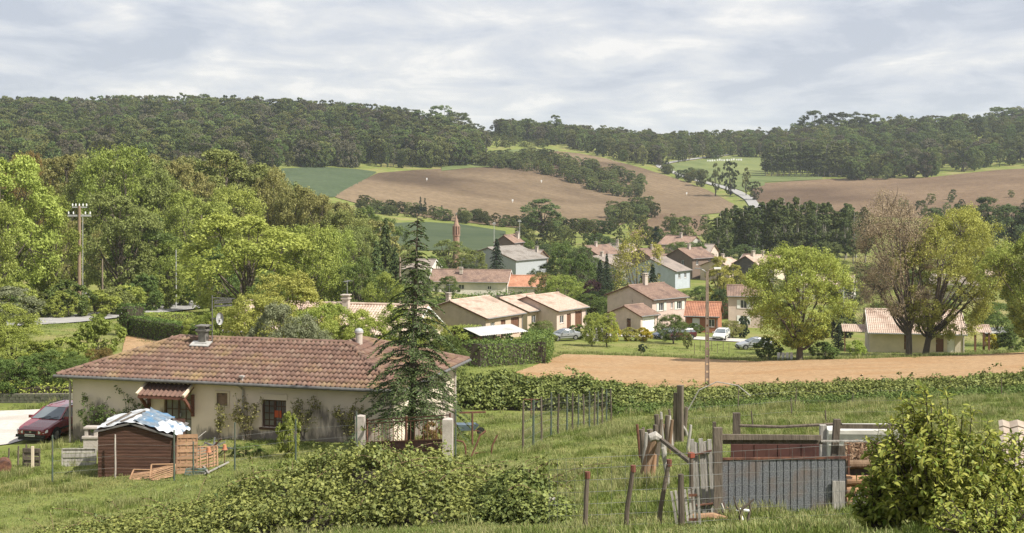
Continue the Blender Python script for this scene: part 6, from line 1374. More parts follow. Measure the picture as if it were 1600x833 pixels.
for px, pt, pb, lab in ((326, 702, 741, 'upturned clay pot on a thin stake beside the scrap pile'), (351, 698, 726, 'upturned clay pot on a thin stake nearer the wall')):
    t, p, h = post('stake', lab.replace('upturned clay pot on a ', '').replace('beside', 'carrying a clay pot beside').replace('nearer', 'carrying a clay pot nearer'), px, pt, pb, r_=.015, m=M_rust)
    MB().lathe([(.10, .0), (.115, .02), (.115, .05), (.085, .05), (.065, .22)], n=14).build('flower_pot', M_terra, loc=p + Vector((0, 0, h - .14)), label=lab, category='pot', group='clay pots on stakes')
sc_ = thing('scrap_pile', 'tangled pile of old metal and timber between shed and house door', 'scrap pile', hit(312, 715)); rr2 = random.Random(4)
for i in range(26):
    a = Vector((rr2.uniform(-.6, .8), rr2.uniform(-.4, .5), rr2.uniform(0, .5))); b = a + Vector((rr2.uniform(-.8, .8), rr2.uniform(-.3, .3), rr2.uniform(-.1, .6)))
    MB().beam(a, b, rr2.uniform(.03, .07)).build('bar', rr2.choice([M_rust, M_green, W_grey, M_wire, W_dark]), sc_)
MB().lathe([(.0, 0), (.5, .02), (.42, .25), (.2, .42), (.02, .48)], n=12).build('rubble', M_stone, sc_)
# left corner bits
lattice('board_panel', 'old grey board panel with a pale post, left of the fence post', hit(36, 730), 29 * k, 31 * k, R(-2), R(-8), 5, m=W_dark, weave=False)
MB().box((0, 0, .4), (.1, .08, .95)).build('post', M_trim, loc=hit(51, 731), label='short pale post in front of the grey board panel', category='post')
lattice('board_panel', 'long weathered board panel standing between post and shed', hit(97, 729), 55 * k, 29 * k, R(-2), R(3), 4, m=W_grey, weave=False)
br = thing('stone_barbecue', 'small stone barbecue block beside the shed corner', 'barbecue', hit(144, 707)); MB().box((0, 0, .3), (.62, .5, .75)).box((0, 0, .7), (.72, .6, .09)).build('base', M_conc, br); MB().box((-.2, 0, .9), (.14, .4, .32)).box((.2, 0, .9), (.14, .4, .32)).box((0, 0, 1.09), (.62, .5, .07)).build('hearth', M_conc, br)
dm = thing('rusty_drum', 'rusty drum lying at the left edge of the grass', 'drum', hit(6, 738)); dm.rotation_euler = (R(90), 0, R(20)); mb = MB().lathe([(.26, -.4), (.28, -.4), (.28, -.15), (.295, -.13), (.28, -.11), (.28, .15), (.295, .17), (.28, .19), (.28, .4), (.26, .4)], (0, .26, 0), n=20); mb.build('shell', M_rust, dm, smooth=False)
for px, pt, pb, lab in ((28, 697, 727, 'stake with a round cap beside the grey board panel'), (13, 700, 728, 'thin dark stake at the left edge'), (41, 694, 728, 'rough stake behind the grey board panel')): post('stake', lab, px, pt, pb, r_=.035, m=W_dark, lean=(random.uniform(-.1, .1), 0))
for i, (px, pt, pb, m, lab) in enumerate([(82, 680, 756, M_green, 'green steel fence post left of the board panel'), (180, 679, 747, M_conc, 'pale thin post against the shed front'), (272, 672, 752, M_green, 'green fence post at the right corner of the shed'), (367, 660, 735, M_green, 'green fence post right of the clay pots'), (462, 655, 723, M_green, 'green fence post in front of the barred window'), (302, 690, 744, M_green, 'short green post beside the green rack')]):
    post('fence_post', lab, px, pt, pb, r_=.032, m=m, group='fence posts in front of the house')
def wires(name, label, pts, hts, r_=.004, vert=None, m=M_wire, group=None, cat='wire fence'):
    """wire strands (and, when vert is given, uprights) following ground points"""
    base = Vector(pts[0]); strands = MB(); 
    for h in hts: strands.tube([Vector(p) + Vector((0, 0, h)) - base for p in pts], r_, 4, cap=False)
    if vert:
        for a, b in zip(pts, pts[1:]):
            a, b = Vector(a), Vector(b); n = max(1, int((b - a).length / vert))
            for i in range(n): q = a.lerp(b, i / n) - base; strands.tube([q + Vector((0, 0, hts[0])), q + Vector((0, 0, hts[-1]))], r_ * .8, 3, cap=False)
    t = thing(name, label, cat, base, group=group); strands.build('wire', m, t); return t
wires('wire_fence', 'thin wire strands between the green posts in front of the house', [hit(82, 756), hit(180, 747), hit(272, 752), hit(367, 735), hit(462, 723), hit(559, 716)], (.4, .85, 1.3), .004)
# gate
gl, gr = hit(563, 716), hit(700, 718)
for p, hgt, lab in ((gl, 66, 'square concrete gate pillar left of the rusty gate'), (gr, 63, 'square concrete gate pillar right of the rusty gate')):
    t = thing('gate_pillar', lab, 'pillar', p, R(-6), 'concrete gate pillars'); h = hgt / F * p.y; mb = MB().box((0, 0, h / 2 - .2), (.34, .34, h + .4)); mb.add([(-.17, -.17, h), (.17, -.17, h), (.17, .17, h), (-.17, .17, h), (0, 0, h + .06)], [(0, 1, 4), (1, 2, 4), (2, 3, 4), (3, 0, 4)]); mb.build('shaft', M_conc, t)
post('fence_post', 'green steel post standing against the left gate pillar', 557, 643, 719, r_=.035, m=M_green)
ga = thing('iron_gate', 'rusty double gate with thin bars above a red-brown sheet', 'gate', gl + Vector((.26, 0, 0))); v = (gr - gl); Lg = v.length - .52; v.normalize(); ga.rotation_euler.z = math.atan2(v.y, v.x); sl_ = (gr.z - gl.z) / Lg
for s, (a, b) in enumerate(((.02, Lg / 2 - .03), (Lg / 2 + .03, Lg - .02))):
    fr_ = MB(); z = lambda x, h: h + sl_ * x
    for h in (.06, .62, 1.34, 1.46): fr_.beam((a, 0, z(a, h)), (b, 0, z(b, h)), .04)
    for x in (a, b): fr_.beam((x, 0, z(x, .06)), (x, 0, z(x, 1.52)), .05)
    lf = fr_.build('gate_leaf', M_rust, ga); MB().add([(a, .01, z(a, .08)), (b, .01, z(b, .08)), (b, .01, z(b, .6)), (a, .01, z(a, .6)), (a, .02, z(a, .08)), (b, .02, z(b, .08)), (b, .02, z(b, .6)), (a, .02, z(a, .6))], [(0, 1, 2, 3), (7, 6, 5, 4)]).build('sheet', M_rustsheet, lf)
    for i in range(1, 10): x = a + (b - a) * i / 10; MB().beam((x, 0, z(x, .62)), (x, 0, z(x, 1.36)), .018).build('bar', M_rust, lf)
post('fence_post', 'dark steel post just right of the right gate pillar', 712, 640, 716, r_=.03, m=M_green)
# clothes-line T, bent pipes, wheelbarrow
p = hit(738, 700); t = thing('clothes_post', 'T-shaped steel clothes-line post on the lawn beside the house', 'post', p); h = (row(p) - 645) / F * p.y; MB().tube([(0, 0, -.2), (0, 0, h)], .035, 8).build('upright', M_rust, t); MB().beam((-.48, 0, h), (.5, .05, h + .02), .06).build('crossbar', M_rust, t)
p = hit(830, 652); t = thing('clothes_post', 'second T-shaped clothes-line post behind the fence row', 'post', p); h = (row(p) - 624) / F * p.y; MB().tube([(0, 0, -.2), (0, 0, h)], .03, 8).build('upright', M_rust, t); MB().beam((-.4, 0, h), (.4, .0, h), .05).build('crossbar', M_rust, t)
for px, py, pts, lab in ((728, 713, [(0, 0, -.1), (-.02, 0, .35), (-.1, 0, .5), (-.35, 0, .55)], 'bent rusty pipe hooked over beside the gate pillar'), (736, 714, [(0, 0, 0), (.2, .1, .45), (.3, .15, .7), (.5, .2, .85)], 'leaning bent rod at the foot of the clothes post'), (767, 710, [(0, 0, 0), (.05, 0, .3), (.22, .05, .65)], 'short rod with a pale tip sticking out of the lawn'), (742, 712, [(0, 0, .08), (.3, .05, .1), (.62, .0, .08)], 'pale rod lying on the lawn beside the bent pipes')):
    MB().tube(pts, .03, 7).build('bent_pipe', M_rust, loc=hit(px, py), label=lab, category='pipe', group='bent pipes by the gate')
wb = thing('wheelbarrow', 'blue-grey wheelbarrow standing behind the gate pillar', 'wheelbarrow', hit(728, 682), R(15)); MB().add([(-.3, -.22, .3), (.35, -.22, .3), (.35, .22, .3), (-.3, .22, .3), (-.45, -.32, .6), (.55, -.32, .55), (.55, .32, .55), (-.45, .32, .6)], [(0, 1, 2, 3), (0, 4, 5, 1), (1, 5, 6, 2), (2, 6, 7, 3), (3, 7, 4, 0)]).build('tray', mat('blue_grey_tray', (.10, .14, .18), (.15, .19, .23), scale=6), wb)
for s in (-.2, .2): MB().tube([(.7, 0, .2), (.2, s, .3), (-.9, s * 1.5, .62)], .018, 6).build('handle', M_rust, wb); MB().beam((-.25, s, .32), (-.3, s, 0), .03).build('leg', M_rust, wb)
MB().tube([(.7, -.04, .2), (.7, .04, .2)], .19, 14).build('wheel', M_tyre, wb)
# roses and small shrubs trained along the wall
def climber(label, px, s_h, w_, h, n, leaf='mid', seed=1, dens=10, size=.085, off=-.28):
    s = wp(px, 660)[0]; t = thing('wall_shrub', label, 'shrub', HN + Matrix.Rotation(R(HY), 3, 'Z') @ Vector((off, s, 0)), R(HY)); t.location.z = gz(t.location.x, t.location.y); rng = np.random.default_rng(seed); mb = MB(); tips = []
    for i in range(n):
        a = np.array([0, rng.normal() * .08, 0]); b = np.array([rng.normal() * .06, rng.uniform(-.5, .5) * w_, h * rng.uniform(.55, 1)]); m_ = np.array([-.05, b[1] * .35, b[2] * .55]); pl = bez(a, m_, b, 7); mb.tube(pl, [.018 - .002 * q for q in range(7)], 5, cap=False); tips += pl[2:]
        for q in range(4):
            c = pl[rng.integers(3, 7)]; e = c + np.array([rng.normal() * .06, rng.normal() * .22, rng.uniform(.0, .3)]); mb.tube([c, (c + e) / 2 + rng.normal(size=3) * .03, e], [.009, .007, .004], 4, cap=False); tips += [e, (c + e) / 2]
    mb.build('stems', BARK, t); C = np.array(tips); V, var = leaf_soup(C, np.full(len(C), .13), dens, size, rng); obj('leaves', fast_mesh('leaves', V, len(V) // 4, var), LEAF[leaf], t)
climber('leafy climber on the wall left of the door canopy, nearer the corner', 152, 0, 1.9, 2.1, 9, 'mid', 1); climber('bushy climber close to the left side of the door canopy', 212, 0, 1.5, 2.2, 9, 'mid', 2); climber('sparse rose by the middle downpipe', 392, 0, 1.6, 2.0, 8, 'khaki', 3, 8); climber('tall rose right of the barred window', 478, 0, 1.3, 2.1, 8, 'khaki', 4, 8); climber('thin rose near the right end of the front wall', 553, 0, 1.8, 1.9, 9, 'khaki', 5, 7)
climber('short sapling beside the clay pots', 345, 0, 1.0, 1.7, 5, 'khaki', 8, 6)
bush('garden_shrub', 'bright green shrub standing in front of the barred window', 450, 715, None, 44, 66, 'fresh'); bush('garden_shrub', 'low plants at the wall foot below the downpipe', 385, 712, None, 50, 18, 'mid'); bush('garden_shrub', 'dark flowering shrub behind the right gate leaf', 672, 703, None, 34, 42, 'rust')
# ------------------------------------------------------------------ the cedar behind the gate
cd = conifer(3, 9.8, 4.7, .12, .28, 6, .44, .15, .10, 6, trunk=.14, pw=1.4, up=.2, cap=.34)
p = at(642, 57.5); ce = thing('cedar_tree', 'tall dark drooping cedar behind the rusty gate', 'tree', p, .5); hh = (row(p) - 338) / F * p.y; ce.scale = (1, 1, hh / 9.8); ce.rotation_euler = (0, R(1.8), .5)
obj('trunk', cd[0], BARK, ce); obj('crown', cd[1], LEAF['needle'], ce)
# ------------------------------------------------------------------ brambles: mounds of leaves over tangled stems
def mound(name, label, prof, dc, hd, leaf, n_cl, per, mtl='bramble', seed=1, cr=.3, canes=30, cat='bramble', lump=.18):
    """prof: bearing -> photo row of the top; dc: bearing -> distance of the crest; hd: half depth"""
    rng = np.random.default_rng(seed); px0, px1 = prof[0][0], prof[-1][0]; nu, nv = 60, 15; ph = rng.uniform(0, 6, 8)
    def top(px, v):
        d = interp(dc, px); dd = d + v * hd; x = (px - 800) / F * dd; g = gz(x, dd); h = max(.1, ((HZ - interp(prof, px)) / F * d - gz((px - 800) / F * d, d) - cr * .5) / (1 + lump * .6))
        l = 1 + lump * (math.sin(x * 2.1 + ph[0]) * math.sin(dd * 1.7 + ph[1]) + .6 * math.sin(x * 4.7 + ph[2] + dd * 2.3))
        return np.array([x, dd, g + h * l * max(0, 1 - v * v) ** .5])
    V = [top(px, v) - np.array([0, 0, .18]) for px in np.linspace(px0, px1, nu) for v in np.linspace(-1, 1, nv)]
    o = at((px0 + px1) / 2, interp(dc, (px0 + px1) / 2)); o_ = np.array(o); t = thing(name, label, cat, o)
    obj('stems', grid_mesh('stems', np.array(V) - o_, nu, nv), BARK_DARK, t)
    C = np.array([top(rng.uniform(px0, px1), rng.uniform(-1, .9)) for _ in range(n_cl)]) - o_ + rng.normal(size=(n_cl, 3)) * cr * .25
    Lv, var = leaf_soup(C, np.full(n_cl, cr) * rng.uniform(.6, 1.3, n_cl), per, leaf, rng, squash=.7, up=.6, aspect=.7)
    obj('leaves', fast_mesh('leaves', Lv, len(Lv) // 4, var), LEAF[mtl], t)
    if canes:
        mb = MB(); CC = []
        for _ in range(canes):
            a = top(rng.uniform(px0, px1), rng.uniform(-.8, .6)) - o_; q = rng.normal(size=3) * cr * 2.2; q[2] = abs(q[2]) * .5; b = a + q; m_ = (a + b) / 2 + np.array([0, 0, cr * 1.0]); pl = bez(a, m_, b, 6); mb.tube(pl, .006, 4, cap=False); CC += pl[1:]
        mb.build('canes', W_brown, t, kind='stuff'); CC = np.array(CC); Lv, var = leaf_soup(CC, np.full(len(CC), cr * .3), 5, leaf, rng); obj('cane_leaves', fast_mesh('cane_leaves', Lv, len(Lv) // 4, var), LEAF[mtl], t)
    return t
mound('bramble_thicket', 'big bramble thicket filling the bottom of the picture below the gate', [(60, 848), (150, 825), (250, 802), (330, 780), (400, 754), (450, 728), (520, 712), (600, 703), (650, 706), (700, 722), (740, 738), (780, 748), (810, 770), (835, 810)], [(60, 35.5), (400, 33), (835, 30)], 5.2, .078, 4600, 30, seed=2, cr=.29, canes=120, lump=.28)
mound('bramble_thicket', 'rounded bramble clump over an old stump right of the big thicket', [(745, 785), (780, 745), (815, 738), (845, 752), (868, 790), (882, 830)], [(745, 27), (880, 26)], 2.0, .075, 800, 30, seed=3, cr=.24, canes=40, lump=.25)
mound('bramble_hedge', 'tall bramble hedge between lawn and clay field beside the cedar', [(700, 590), (730, 588), (800, 587), (850, 590), (900, 594), (945, 594), (965, 600), (985, 612)], [(700, 82), (850, 82), (985, 79)], 2.4, .16, 3000, 26, seed=4, cr=.40, canes=30, lump=.25)
mound('bramble_hedge', 'long low bramble bank along the near edge of the clay field', [(975, 606), (1040, 607), (1100, 609), (1200, 603), (1300, 601), (1400, 596), (1480, 594), (1560, 586), (1640, 582), (1720, 580)], [(975, 82), (1200, 84), (1450, 82), (1720, 80)], 3.6, .15, 6500, 24, seed=5, cr=.42, canes=60, lump=.38)
mound('weed_bank', 'tall grass and weeds in front of the long bramble bank', [(960, 630), (1100, 632), (1250, 628), (1400, 622), (1720, 606)], [(960, 76), (1250, 77), (1720, 74)], 2.2, .12, 2200, 14, 'hedge', seed=6, cr=.4, canes=0, cat='weeds', lump=.3)
# fence of thin posts up the lawn
prev = []; FP = [(817, 630, 708), (833, 626, 708), (846, 634, 703), (861, 629, 703), (872, 622, 700), (886, 627, 693), (894, 628, 691), (903, 630, 687), (912, 625, 681), (921, 620, 675), (929, 612, 667), (934, 617, 665), (941, 606, 656), (948, 600, 650), (955, 597, 647)]
for i, (px, pt, pb) in enumerate(FP):
    dd = interp([(817, 46.5), (955, 70)], px); p = at(px, dd); prev.append(p)
    post('fence_post', 'dark thin post of the lawn fence, %s from the near end' % ORD[i], px, row(p) - (1.62 if i % 3 else 1.7) * F / dd, 0, dd, r_=.036, m=M_green if i % 2 else W_dark, group='posts of the lawn fence', lean=(random.uniform(-.03, .03), 0))
wires('wire_fence', 'wire mesh stretched along the lawn fence posts', prev, (.1, .4, .7, 1.0, 1.3, 1.5), .003, .25)
post('rough_stump', 'weathered stump rising out of the bramble clump', 822, 735, 0, 26.5, r_=.1, m=W_grey, cat='stump', n=10); post('rough_stump', 'small broken stump beside the bramble clump', 863, 778, 0, 25, r_=.06, m=W_grey, cat='stump', n=10)
# old stakes in the middle
OS = [(1063, 602, 690, .085, W_dark, True, (0, 0), 'tall square dark post standing above the other old stakes'), (1056, 614, 690, .06, W_dark, False, (0, 0), 'slimmer post touching the tall square post'), (1070, 636, 682, .05, W_dark, False, (.05, 0), 'short post right of the tall square post'),
      (1050, 650, 702, .05, W_grey, False, (-.1, 0), 'leaning grey stake left of the tall square post'), (1032, 648, 707, .06, W_dark, False, (-.12, 0), 'dark stake leaning left in the stake group'), (1040, 649, 707, .05, W_dark, False, (.06, 0), 'second dark stake of the middle group'), (1047, 663, 700, .04, W_brown, False, (-.2, 0), 'thin brown stake leaning left'),
      (1002, 663, 720, .03, M_rust, False, (-.12, 0), 'thin rusty stake at the left of the old fence'), (1008, 671, 730, .05, W_dark, False, (-.1, 0), 'dark leaning stake beside the thin rusty one'), (1018, 671, 738, .06, W_dark, False, (-.05, 0), 'thick dark stake behind the crooked log'), (1037, 690, 714, .05, W_grey, False, (0, 0), 'short grey stake right of the crooked log'), (1078, 655, 682, .03, W_grey, False, (-.4, 0), 'thin leaning stick right of the tall post'), (1024, 664, 732, .045, W_dark, False, (.0, 0), 'plain stake in the middle of the old fence'), (1005, 676, 745, .03, W_grey, False, (.08, 0), 'thin grey picket leaning right beside the crooked log'), (1013, 668, 728, .03, W_dark, False, (-.14, 0), 'thin dark picket leaning left behind the crooked log'), (1028, 655, 716, .035, W_dark, False, (.1, 0), 'dark picket leaning right in the stake group'), (1036, 644, 704, .03, W_grey, False, (-.06, 0), 'tall thin grey picket of the middle group'), (1044, 656, 710, .035, W_brown, False, (.12, 0), 'brown picket leaning toward the tall square post'), (1053, 640, 700, .03, W_dark, False, (-.15, 0), 'slanting dark picket before the tall square post'), (1074, 664, 712, .03, W_grey, False, (.1, 0), 'short grey picket right of the tall square post foot'), (1043, 700, 760, .035, W_grey, False, (-.1, 0), 'pale picket between the crooked log and the plank door')]
for px, pt, d, r_, m, sq, ln, lab in OS: post('old_stake', lab, px, pt, d, None, r_=r_ * (1 if sq else 1.5), m=m, sq=sq, lean=ln, group='old stakes of the broken fence')
p = hit(1013, 754); h = (row(p) - 683) / F * p.y; cl = thing('crooked_log', 'crooked split log leaning with a pale broken end', 'log', p); MB().tube([(-.18, 0, -.2), (-.02, 0, h * .45), (.1, .02, h * .85), (.16, 0, h)], [.12, .11, .11, .09], 9).build('log', W_brown, cl); MB().tube([(.05, 0, -.1), (.12, 0, h * .3), (.15, 0, h * .62)], [.07, .06, .05], 8).build('split_limb', W_lattice, cl); MB().tube([(.02, -.02, h * .98), (.16, 0, h * 1.02), (.28, 0, h * .95)], [.1, .12, .08], 9).build('broken_end', W_grey, cl)
a = p + Vector((.3, 0, h * .95)); b = W(1078, 722, 30); MB().beam((0, 0, 0), b - a, .075).build('rail', W_dark, loc=a, label='dark rail sloping from the crooked log to the pen', category='rail')
MB().tube([(0, 0, 0), (.5, 0, .9), (1.3, .1, 1.25), (2.2, 0, 1.1), (2.75, 0, .65)], .025, 6).build('bent_hoop', W_grey, loc=at(1074, 62) + Vector((0, 0, .4)), label='thin grey hoop bent over the grass beside the tall post', category='hoop')
for px, pt, d, lab in ((1153, 600, 74, 'thin dark stake in the grass left of the pen corner'), (1243, 606, 70, 'thin leaning stake in the middle of the grass'), (1238, 622, 60, 'second thin stake beside the leaning one'), (1331, 614, 70, 'thin stake in front of the bramble bank'), (1177, 642, 50, 'capped thin stake behind the pen'), (1291, 641, 50, 'pale capped stake behind the pen'), (1565, 590, 72, 'thin stake at the right in the brambles'), (1153, 645, 50, 'thin wire stake behind the pen post')):
    post('thin_stake', lab, px, pt, 0, d, r_=.025, m=W_dark, lean=(random.uniform(-.08, .08), 0), group='thin stakes in the pasture')
wires('wire_fence', 'nearly invisible wire strands across the pasture behind the pen', [at(1075, 52), at(1153, 52), at(1238, 54), at(1300, 52), at(1420, 50)], (.4, .8, 1.15), .003, .3)
# front wire fence
prev = []
for i, (px, ptop, lx, lab) in enumerate([(920, 738, .06, 'rusty leaning post of the front wire fence, leftmost of three'), (985, 728, .12, 'rusty leaning post of the front wire fence, middle of three'), (1035, 719, .18, 'rusty leaning post of the front wire fence, rightmost of three')]):
    p = at(px - 8, 21.5); h = (row(p) - ptop) / F * p.y; t, p, h = post('fence_post', lab, px - 8, ptop, 0, 21.5, r_=.036, m=W_dark, lean=(lx, 0), group='leaning posts of the front fence'); prev.append(p)
    MB().tube([(0, 0, h - .09), (0, 0, h + .01)], .042, 8).build('cap', mat('dull_red_rust', (.12, .045, .03), (.18, .075, .05), scale=9), t).location = Matrix.Rotation(-t.rotation_euler.z, 3, 'Z') @ Vector((lx, 0, 0))
post('fence_post', 'dark straight post in front of the pale pallet', 1064, 741, 0, 21.3, r_=.05, m=W_dark); t, p, h = post('fence_post', 'thin post with a red cap beside the plank door', 1080, 711, 0, 23, r_=.035, m=W_dark); MB().box((0, 0, h), (.085, .085, .08)).build('cap', mat('red_plastic', (.20, .05, .03), (.26, .07, .04), rough=.7), t)
wires('wire_fence', 'square wire mesh of the front fence', [at(858, 22), prev[0], prev[1], prev[2], at(1064, 21.3), at(1128, 21.8), at(1220, 21.6), at(1330, 21.4)], (.08, .25, .42, .6, .78, .96, 1.12), .0035, .16)
# plank door and pallet
D1 = 24.2
def plank_at(parent, m, x0, x1, y0, y1, d, base, th=.03, lean=0, jag=0, name='plank'):
    """a board standing in the plane at distance d, from photo columns x0..x1 and rows y0..y1, relative to base"""
    a = W(x0, y1, d) - base; b = W(x1, y1, d) - base; c_ = W(x1 + lean, y0 + jag, d) - base; e = W(x0 + lean, y0, d) - base; o = Vector((0, th, 0))
    return MB().add([a, b, c_, e, a + o, b + o, c_ + o, e + o], [(0, 1, 2, 3), (7, 6, 5, 4), (0, 4, 5, 1), (1, 5, 6, 2), (2, 6, 7, 3), (3, 7, 4, 0)]).build(name, m, parent)
pd = thing('plank_door', 'tall weathered grey plank door leaning beside the metal pen', 'plank door', at(1098, D1))
for i in range(5): plank_at(pd, W_grey, 1084 + i * 6.9, 1090.3 + i * 6.9, 688 + random.uniform(-3, 3), 806, D1 + .02 * (i % 2), pd.location, lean=-6, jag=random.uniform(-2, 2))
MB().beam(W(1080, 712, D1 - .03) - pd.location, W(1112, 704, D1 - .03) - pd.location, .05, .02).build('strap', M_rust, pd); MB().beam(W(1086, 790, D1 - .03) - pd.location, W(1118, 786, D1 - .03) - pd.location, .05, .02).build('strap', M_rust, pd)
pl = thing('pallet_panel', 'broken pallet of pale slats leaning on the front fence', 'pallet', at(1070, 21.8))
for i in range(7): plank_at(pl, W_grey, 1061 + i * 5.4, 1065 + i * 5.4, 768 - i * .9, 850, 21.7 + .01 * (i % 3), pl.location, .02, lean=-14 + i * 1.5)
for y_ in (774, 812): plank_at(pl, M_rust, 1076, 1090, y_ - 2, y_ + 2, 21.66, pl.location, .015, name='hinge')
# the pen of corrugated sheet, rails and boards
D2 = 23.6; pen = thing('animal_pen', 'animal pen of grey corrugated sheet with old timber rails', 'pen', at(1225, D2)); b0 = pen.location
M_gal = mat('spangled_zinc_sheet', (.12, .126, .135), (.225, .232, .242), scale=48, rough=.6, metallic=.2, detail=2, lo=.42, hi=.58, c3=(.20, .15, .12), scale3=1.8)
mb = MB(); nrib = 18; xs = []
for i in range(nrib):
    x = i / nrib; w_ = 1 / nrib; xs += [(x, 0), (x + w_ * .82, 0), (x + w_ * .88, .018), (x + w_ * .95, .018)]
xs.append((1, 0))
for u, dz in xs:
    q = W(1128 + u * 194, 718, D2) - b0; r_ = W(1128 + u * 194, 812 - u * 6, D2) - b0; mb.v += [(q.x, q.y + dz, q.z), (r_.x, r_.y + dz, r_.z)]
for i in range(len(xs) - 1): mb.f.append((2 * i, 2 * i + 1, 2 * i + 3, 2 * i + 2))
mb.build('corrugated_sheet', M_gal, pen)
MB().beam(W(1126, 717, D2) - b0, W(1324, 715, D2) - b0, .035).build('edge_rail', M_rust, pen)
for x0, x1, y0, y1, dd, m in ((1116, 1129, 669, 812, D2 - .06, W_dark), (1282, 1292, 665, 722, D2 + .3, W_grey), (1146, 1157, 646, 725, D2 + 2.2, W_dark)): plank_at(pen, m, x0, x1, y0, y1, dd, b0, .1, name='post')
plank_at(pen, W_dark, 1299, 1309, 656, 722, D2 + .2, b0, .1, lean=5, name='post'); plank_at(pen, W_dark, 1114, 1119, 660, 740, D2 + .3, b0, .06, name='post')
plank_at(pen, W_dark, 1125, 1283, 679, 687.5, D2 + .05, b0, .05, jag=1.5, name='rail'); plank_at(pen, W_dark, 1130, 1286, 687, 694, D2 + .12, b0, .05, jag=1, name='rail'); plank_at(pen, W_grey, 1283, 1388, 688.5, 691, D2 + .1, b0, .05, name='rail')
for i in range(8): plank_at(pen, M_rustsheet, 1142 + i * 18.4, 1160 + i * 18.4, 694.5, 760, D2 + 1.9 + .01 * (i % 2), b0, .03, name='plank')
plank_at(pen, W_dark, 1309, 1321, 697, 740, D2 + 1.0, b0, .05, name='post'); plank_at(pen, W_grey, 1301, 1320.5, 752, 797, D2 - .06, b0, .03, name='board')
MB().beam(W(1326, 692, D2 + .1) - b0, W(1326, 742, D2 + .1) - b0, .03).build('iron_rod', M_rust, pen)
MB().tube([W(1155, 665, D2 + 2) - b0, W(1220, 667, D2 + 2.1) - b0, W(1315, 662, D2 + 2.2) - b0], .03, 6).build('top_rail', W_dark, pen)
# wood chips, beam, drums, trough to its right
MB().add([W(1322, 692, 25.8), W(1400, 692, 25.8), W(1400, 722, 24.6), W(1322, 722, 24.6), W(1322, 760, 24.7), W(1400, 760, 24.7)], [(0, 1, 2, 3), (3, 2, 5, 4)])
chp = thing('wood_chip_bed', 'raised bed of brown wood chips held by a round beam', 'chip bed', at(1365, 25)); rngc = np.random.default_rng(5); n = 2600; bx = rngc.random((n, 2)); P_ = np.array([np.array(W(1322 + u * 90, 722 - v * 31, 24.5 + v * 1.6)) for u, v in bx]) - np.array(chp.location)
nr = unit(rngc.normal(size=(n, 3)) + np.array([0, -.5, 1.0])); tt = unit(np.cross(nr, rngc.normal(size=(n, 3)))); bb = np.cross(nr, tt); sz = rngc.uniform(.03, .075, (n, 1)); V = np.stack([P_ - tt * sz - bb * sz * .4, P_ + tt * sz - bb * sz * .4, P_ + tt * sz + bb * sz * .4, P_ - tt * sz + bb * sz * .4], 1).reshape(-1, 3)
M_chip = leafmat('wood_chips', [(.10, .06, .035), (.22, .14, .08), (.36, .26, .16)], trans=0, gloss=0); obj('chips', fast_mesh('chips', V, n, rngc.random(n)), M_chip, chp, kind='stuff')
q0 = np.array(chp.location); MB().add([W(1322, 692, 26.1) - chp.location - Vector((0, 0, .03)), W(1412, 692, 26.1) - chp.location - Vector((0, 0, .03)), W(1412, 724, 24.5) - chp.location - Vector((0, 0, .03)), W(1322, 724, 24.5) - chp.location - Vector((0, 0, .03)), W(1322, 790, 24.55) - chp.location, W(1412, 790, 24.55) - chp.location], [(0, 1, 2, 3), (3, 2, 5, 4)]).build('bed', W_dark, chp)
MB().tube([W(1324, 726, 24.35) - chp.location, W(1412, 724, 24.35) - chp.location], .075, 12).build('round_beam', W_brown, chp); plank_at(chp, W_dark, 1324, 1412, 731, 747, 24.38, chp.location, .06, name='board')
M_drum = mat('orange_brown_clay', (.30, .16, .085), (.42, .25, .14), scale=4, rough=.9, c3=(.22, .13, .08), scale3=2)
for i, (y_, lab) in enumerate(((751, 'top orange-brown clay pipe of the stack beside the metal sheet'), (767, 'middle orange-brown clay pipe of the stack'), (783, 'second lowest orange-brown clay pipe of the stack'), (798, 'bottom orange-brown clay pipe of the stack'))):
    a = W(1322, y_, 24.1); b = W(1404, y_ - 1, 24.1); MB().tube([(0, 0, 0), (b - a) * .08, (b - a) * .081, b - a], [.098, .098, .084, .084], 14).build('clay_pipe', M_drum, loc=a, label=lab, category='pipe', group='stacked clay pipes')
tr = thing('water_trough', 'pale stone slab trough under a dark board behind the chip bed', 'trough', at(1335, 33)); a = W(1288, 672, 33) - tr.location; b = W(1420, 672, 33) - tr.location
MB().box(((a.x + b.x) / 2, 0, a.z - .1), (b.x - a.x, .9, .34)).box(((a.x + b.x) / 2, 0, a.z - .5), (b.x - a.x - .2, .7, .6)).build('slab', mat('pale_stone', (.45, .43, .40), (.58, .56, .52), scale=5), tr); a2 = W(1310, 666, 32.4) - tr.location; b2 = W(1420, 667, 32.4) - tr.location; MB().beam(a2, b2, .06, .1).build('board', W_dark, tr)
rk = MB(); rk.lathe([(.05, -.15), (.15, 0), (.16, .14), (.12, .27), (.03, .33)], n=10); rk.build('stone', M_conc, loc=W(1343, 806, 22.8), label='upright pale rounded stone in front of the clay pipes', category='stone').scale = (.8, .8, 1.15)
dw = thing('driftwood', 'forked dead branch with pale rags in front of the metal sheet', 'dead branch', at(1162, 20.4))
bp = lambda x, y: W(x, y, 20.4) - dw.location
MB().tube([bp(1158, 850), bp(1157, 806), bp(1160, 795), bp(1178, 780)], [.03, .028, .025, .012], 7).tube([bp(1168, 850), bp(1168, 815), bp(1172, 795), bp(1170, 778)], [.028, .024, .018, .008], 7).tube([bp(1158, 806), bp(1150, 790), bp(1146, 775)], [.02, .014, .006], 6).build('branch', W_dark, dw)
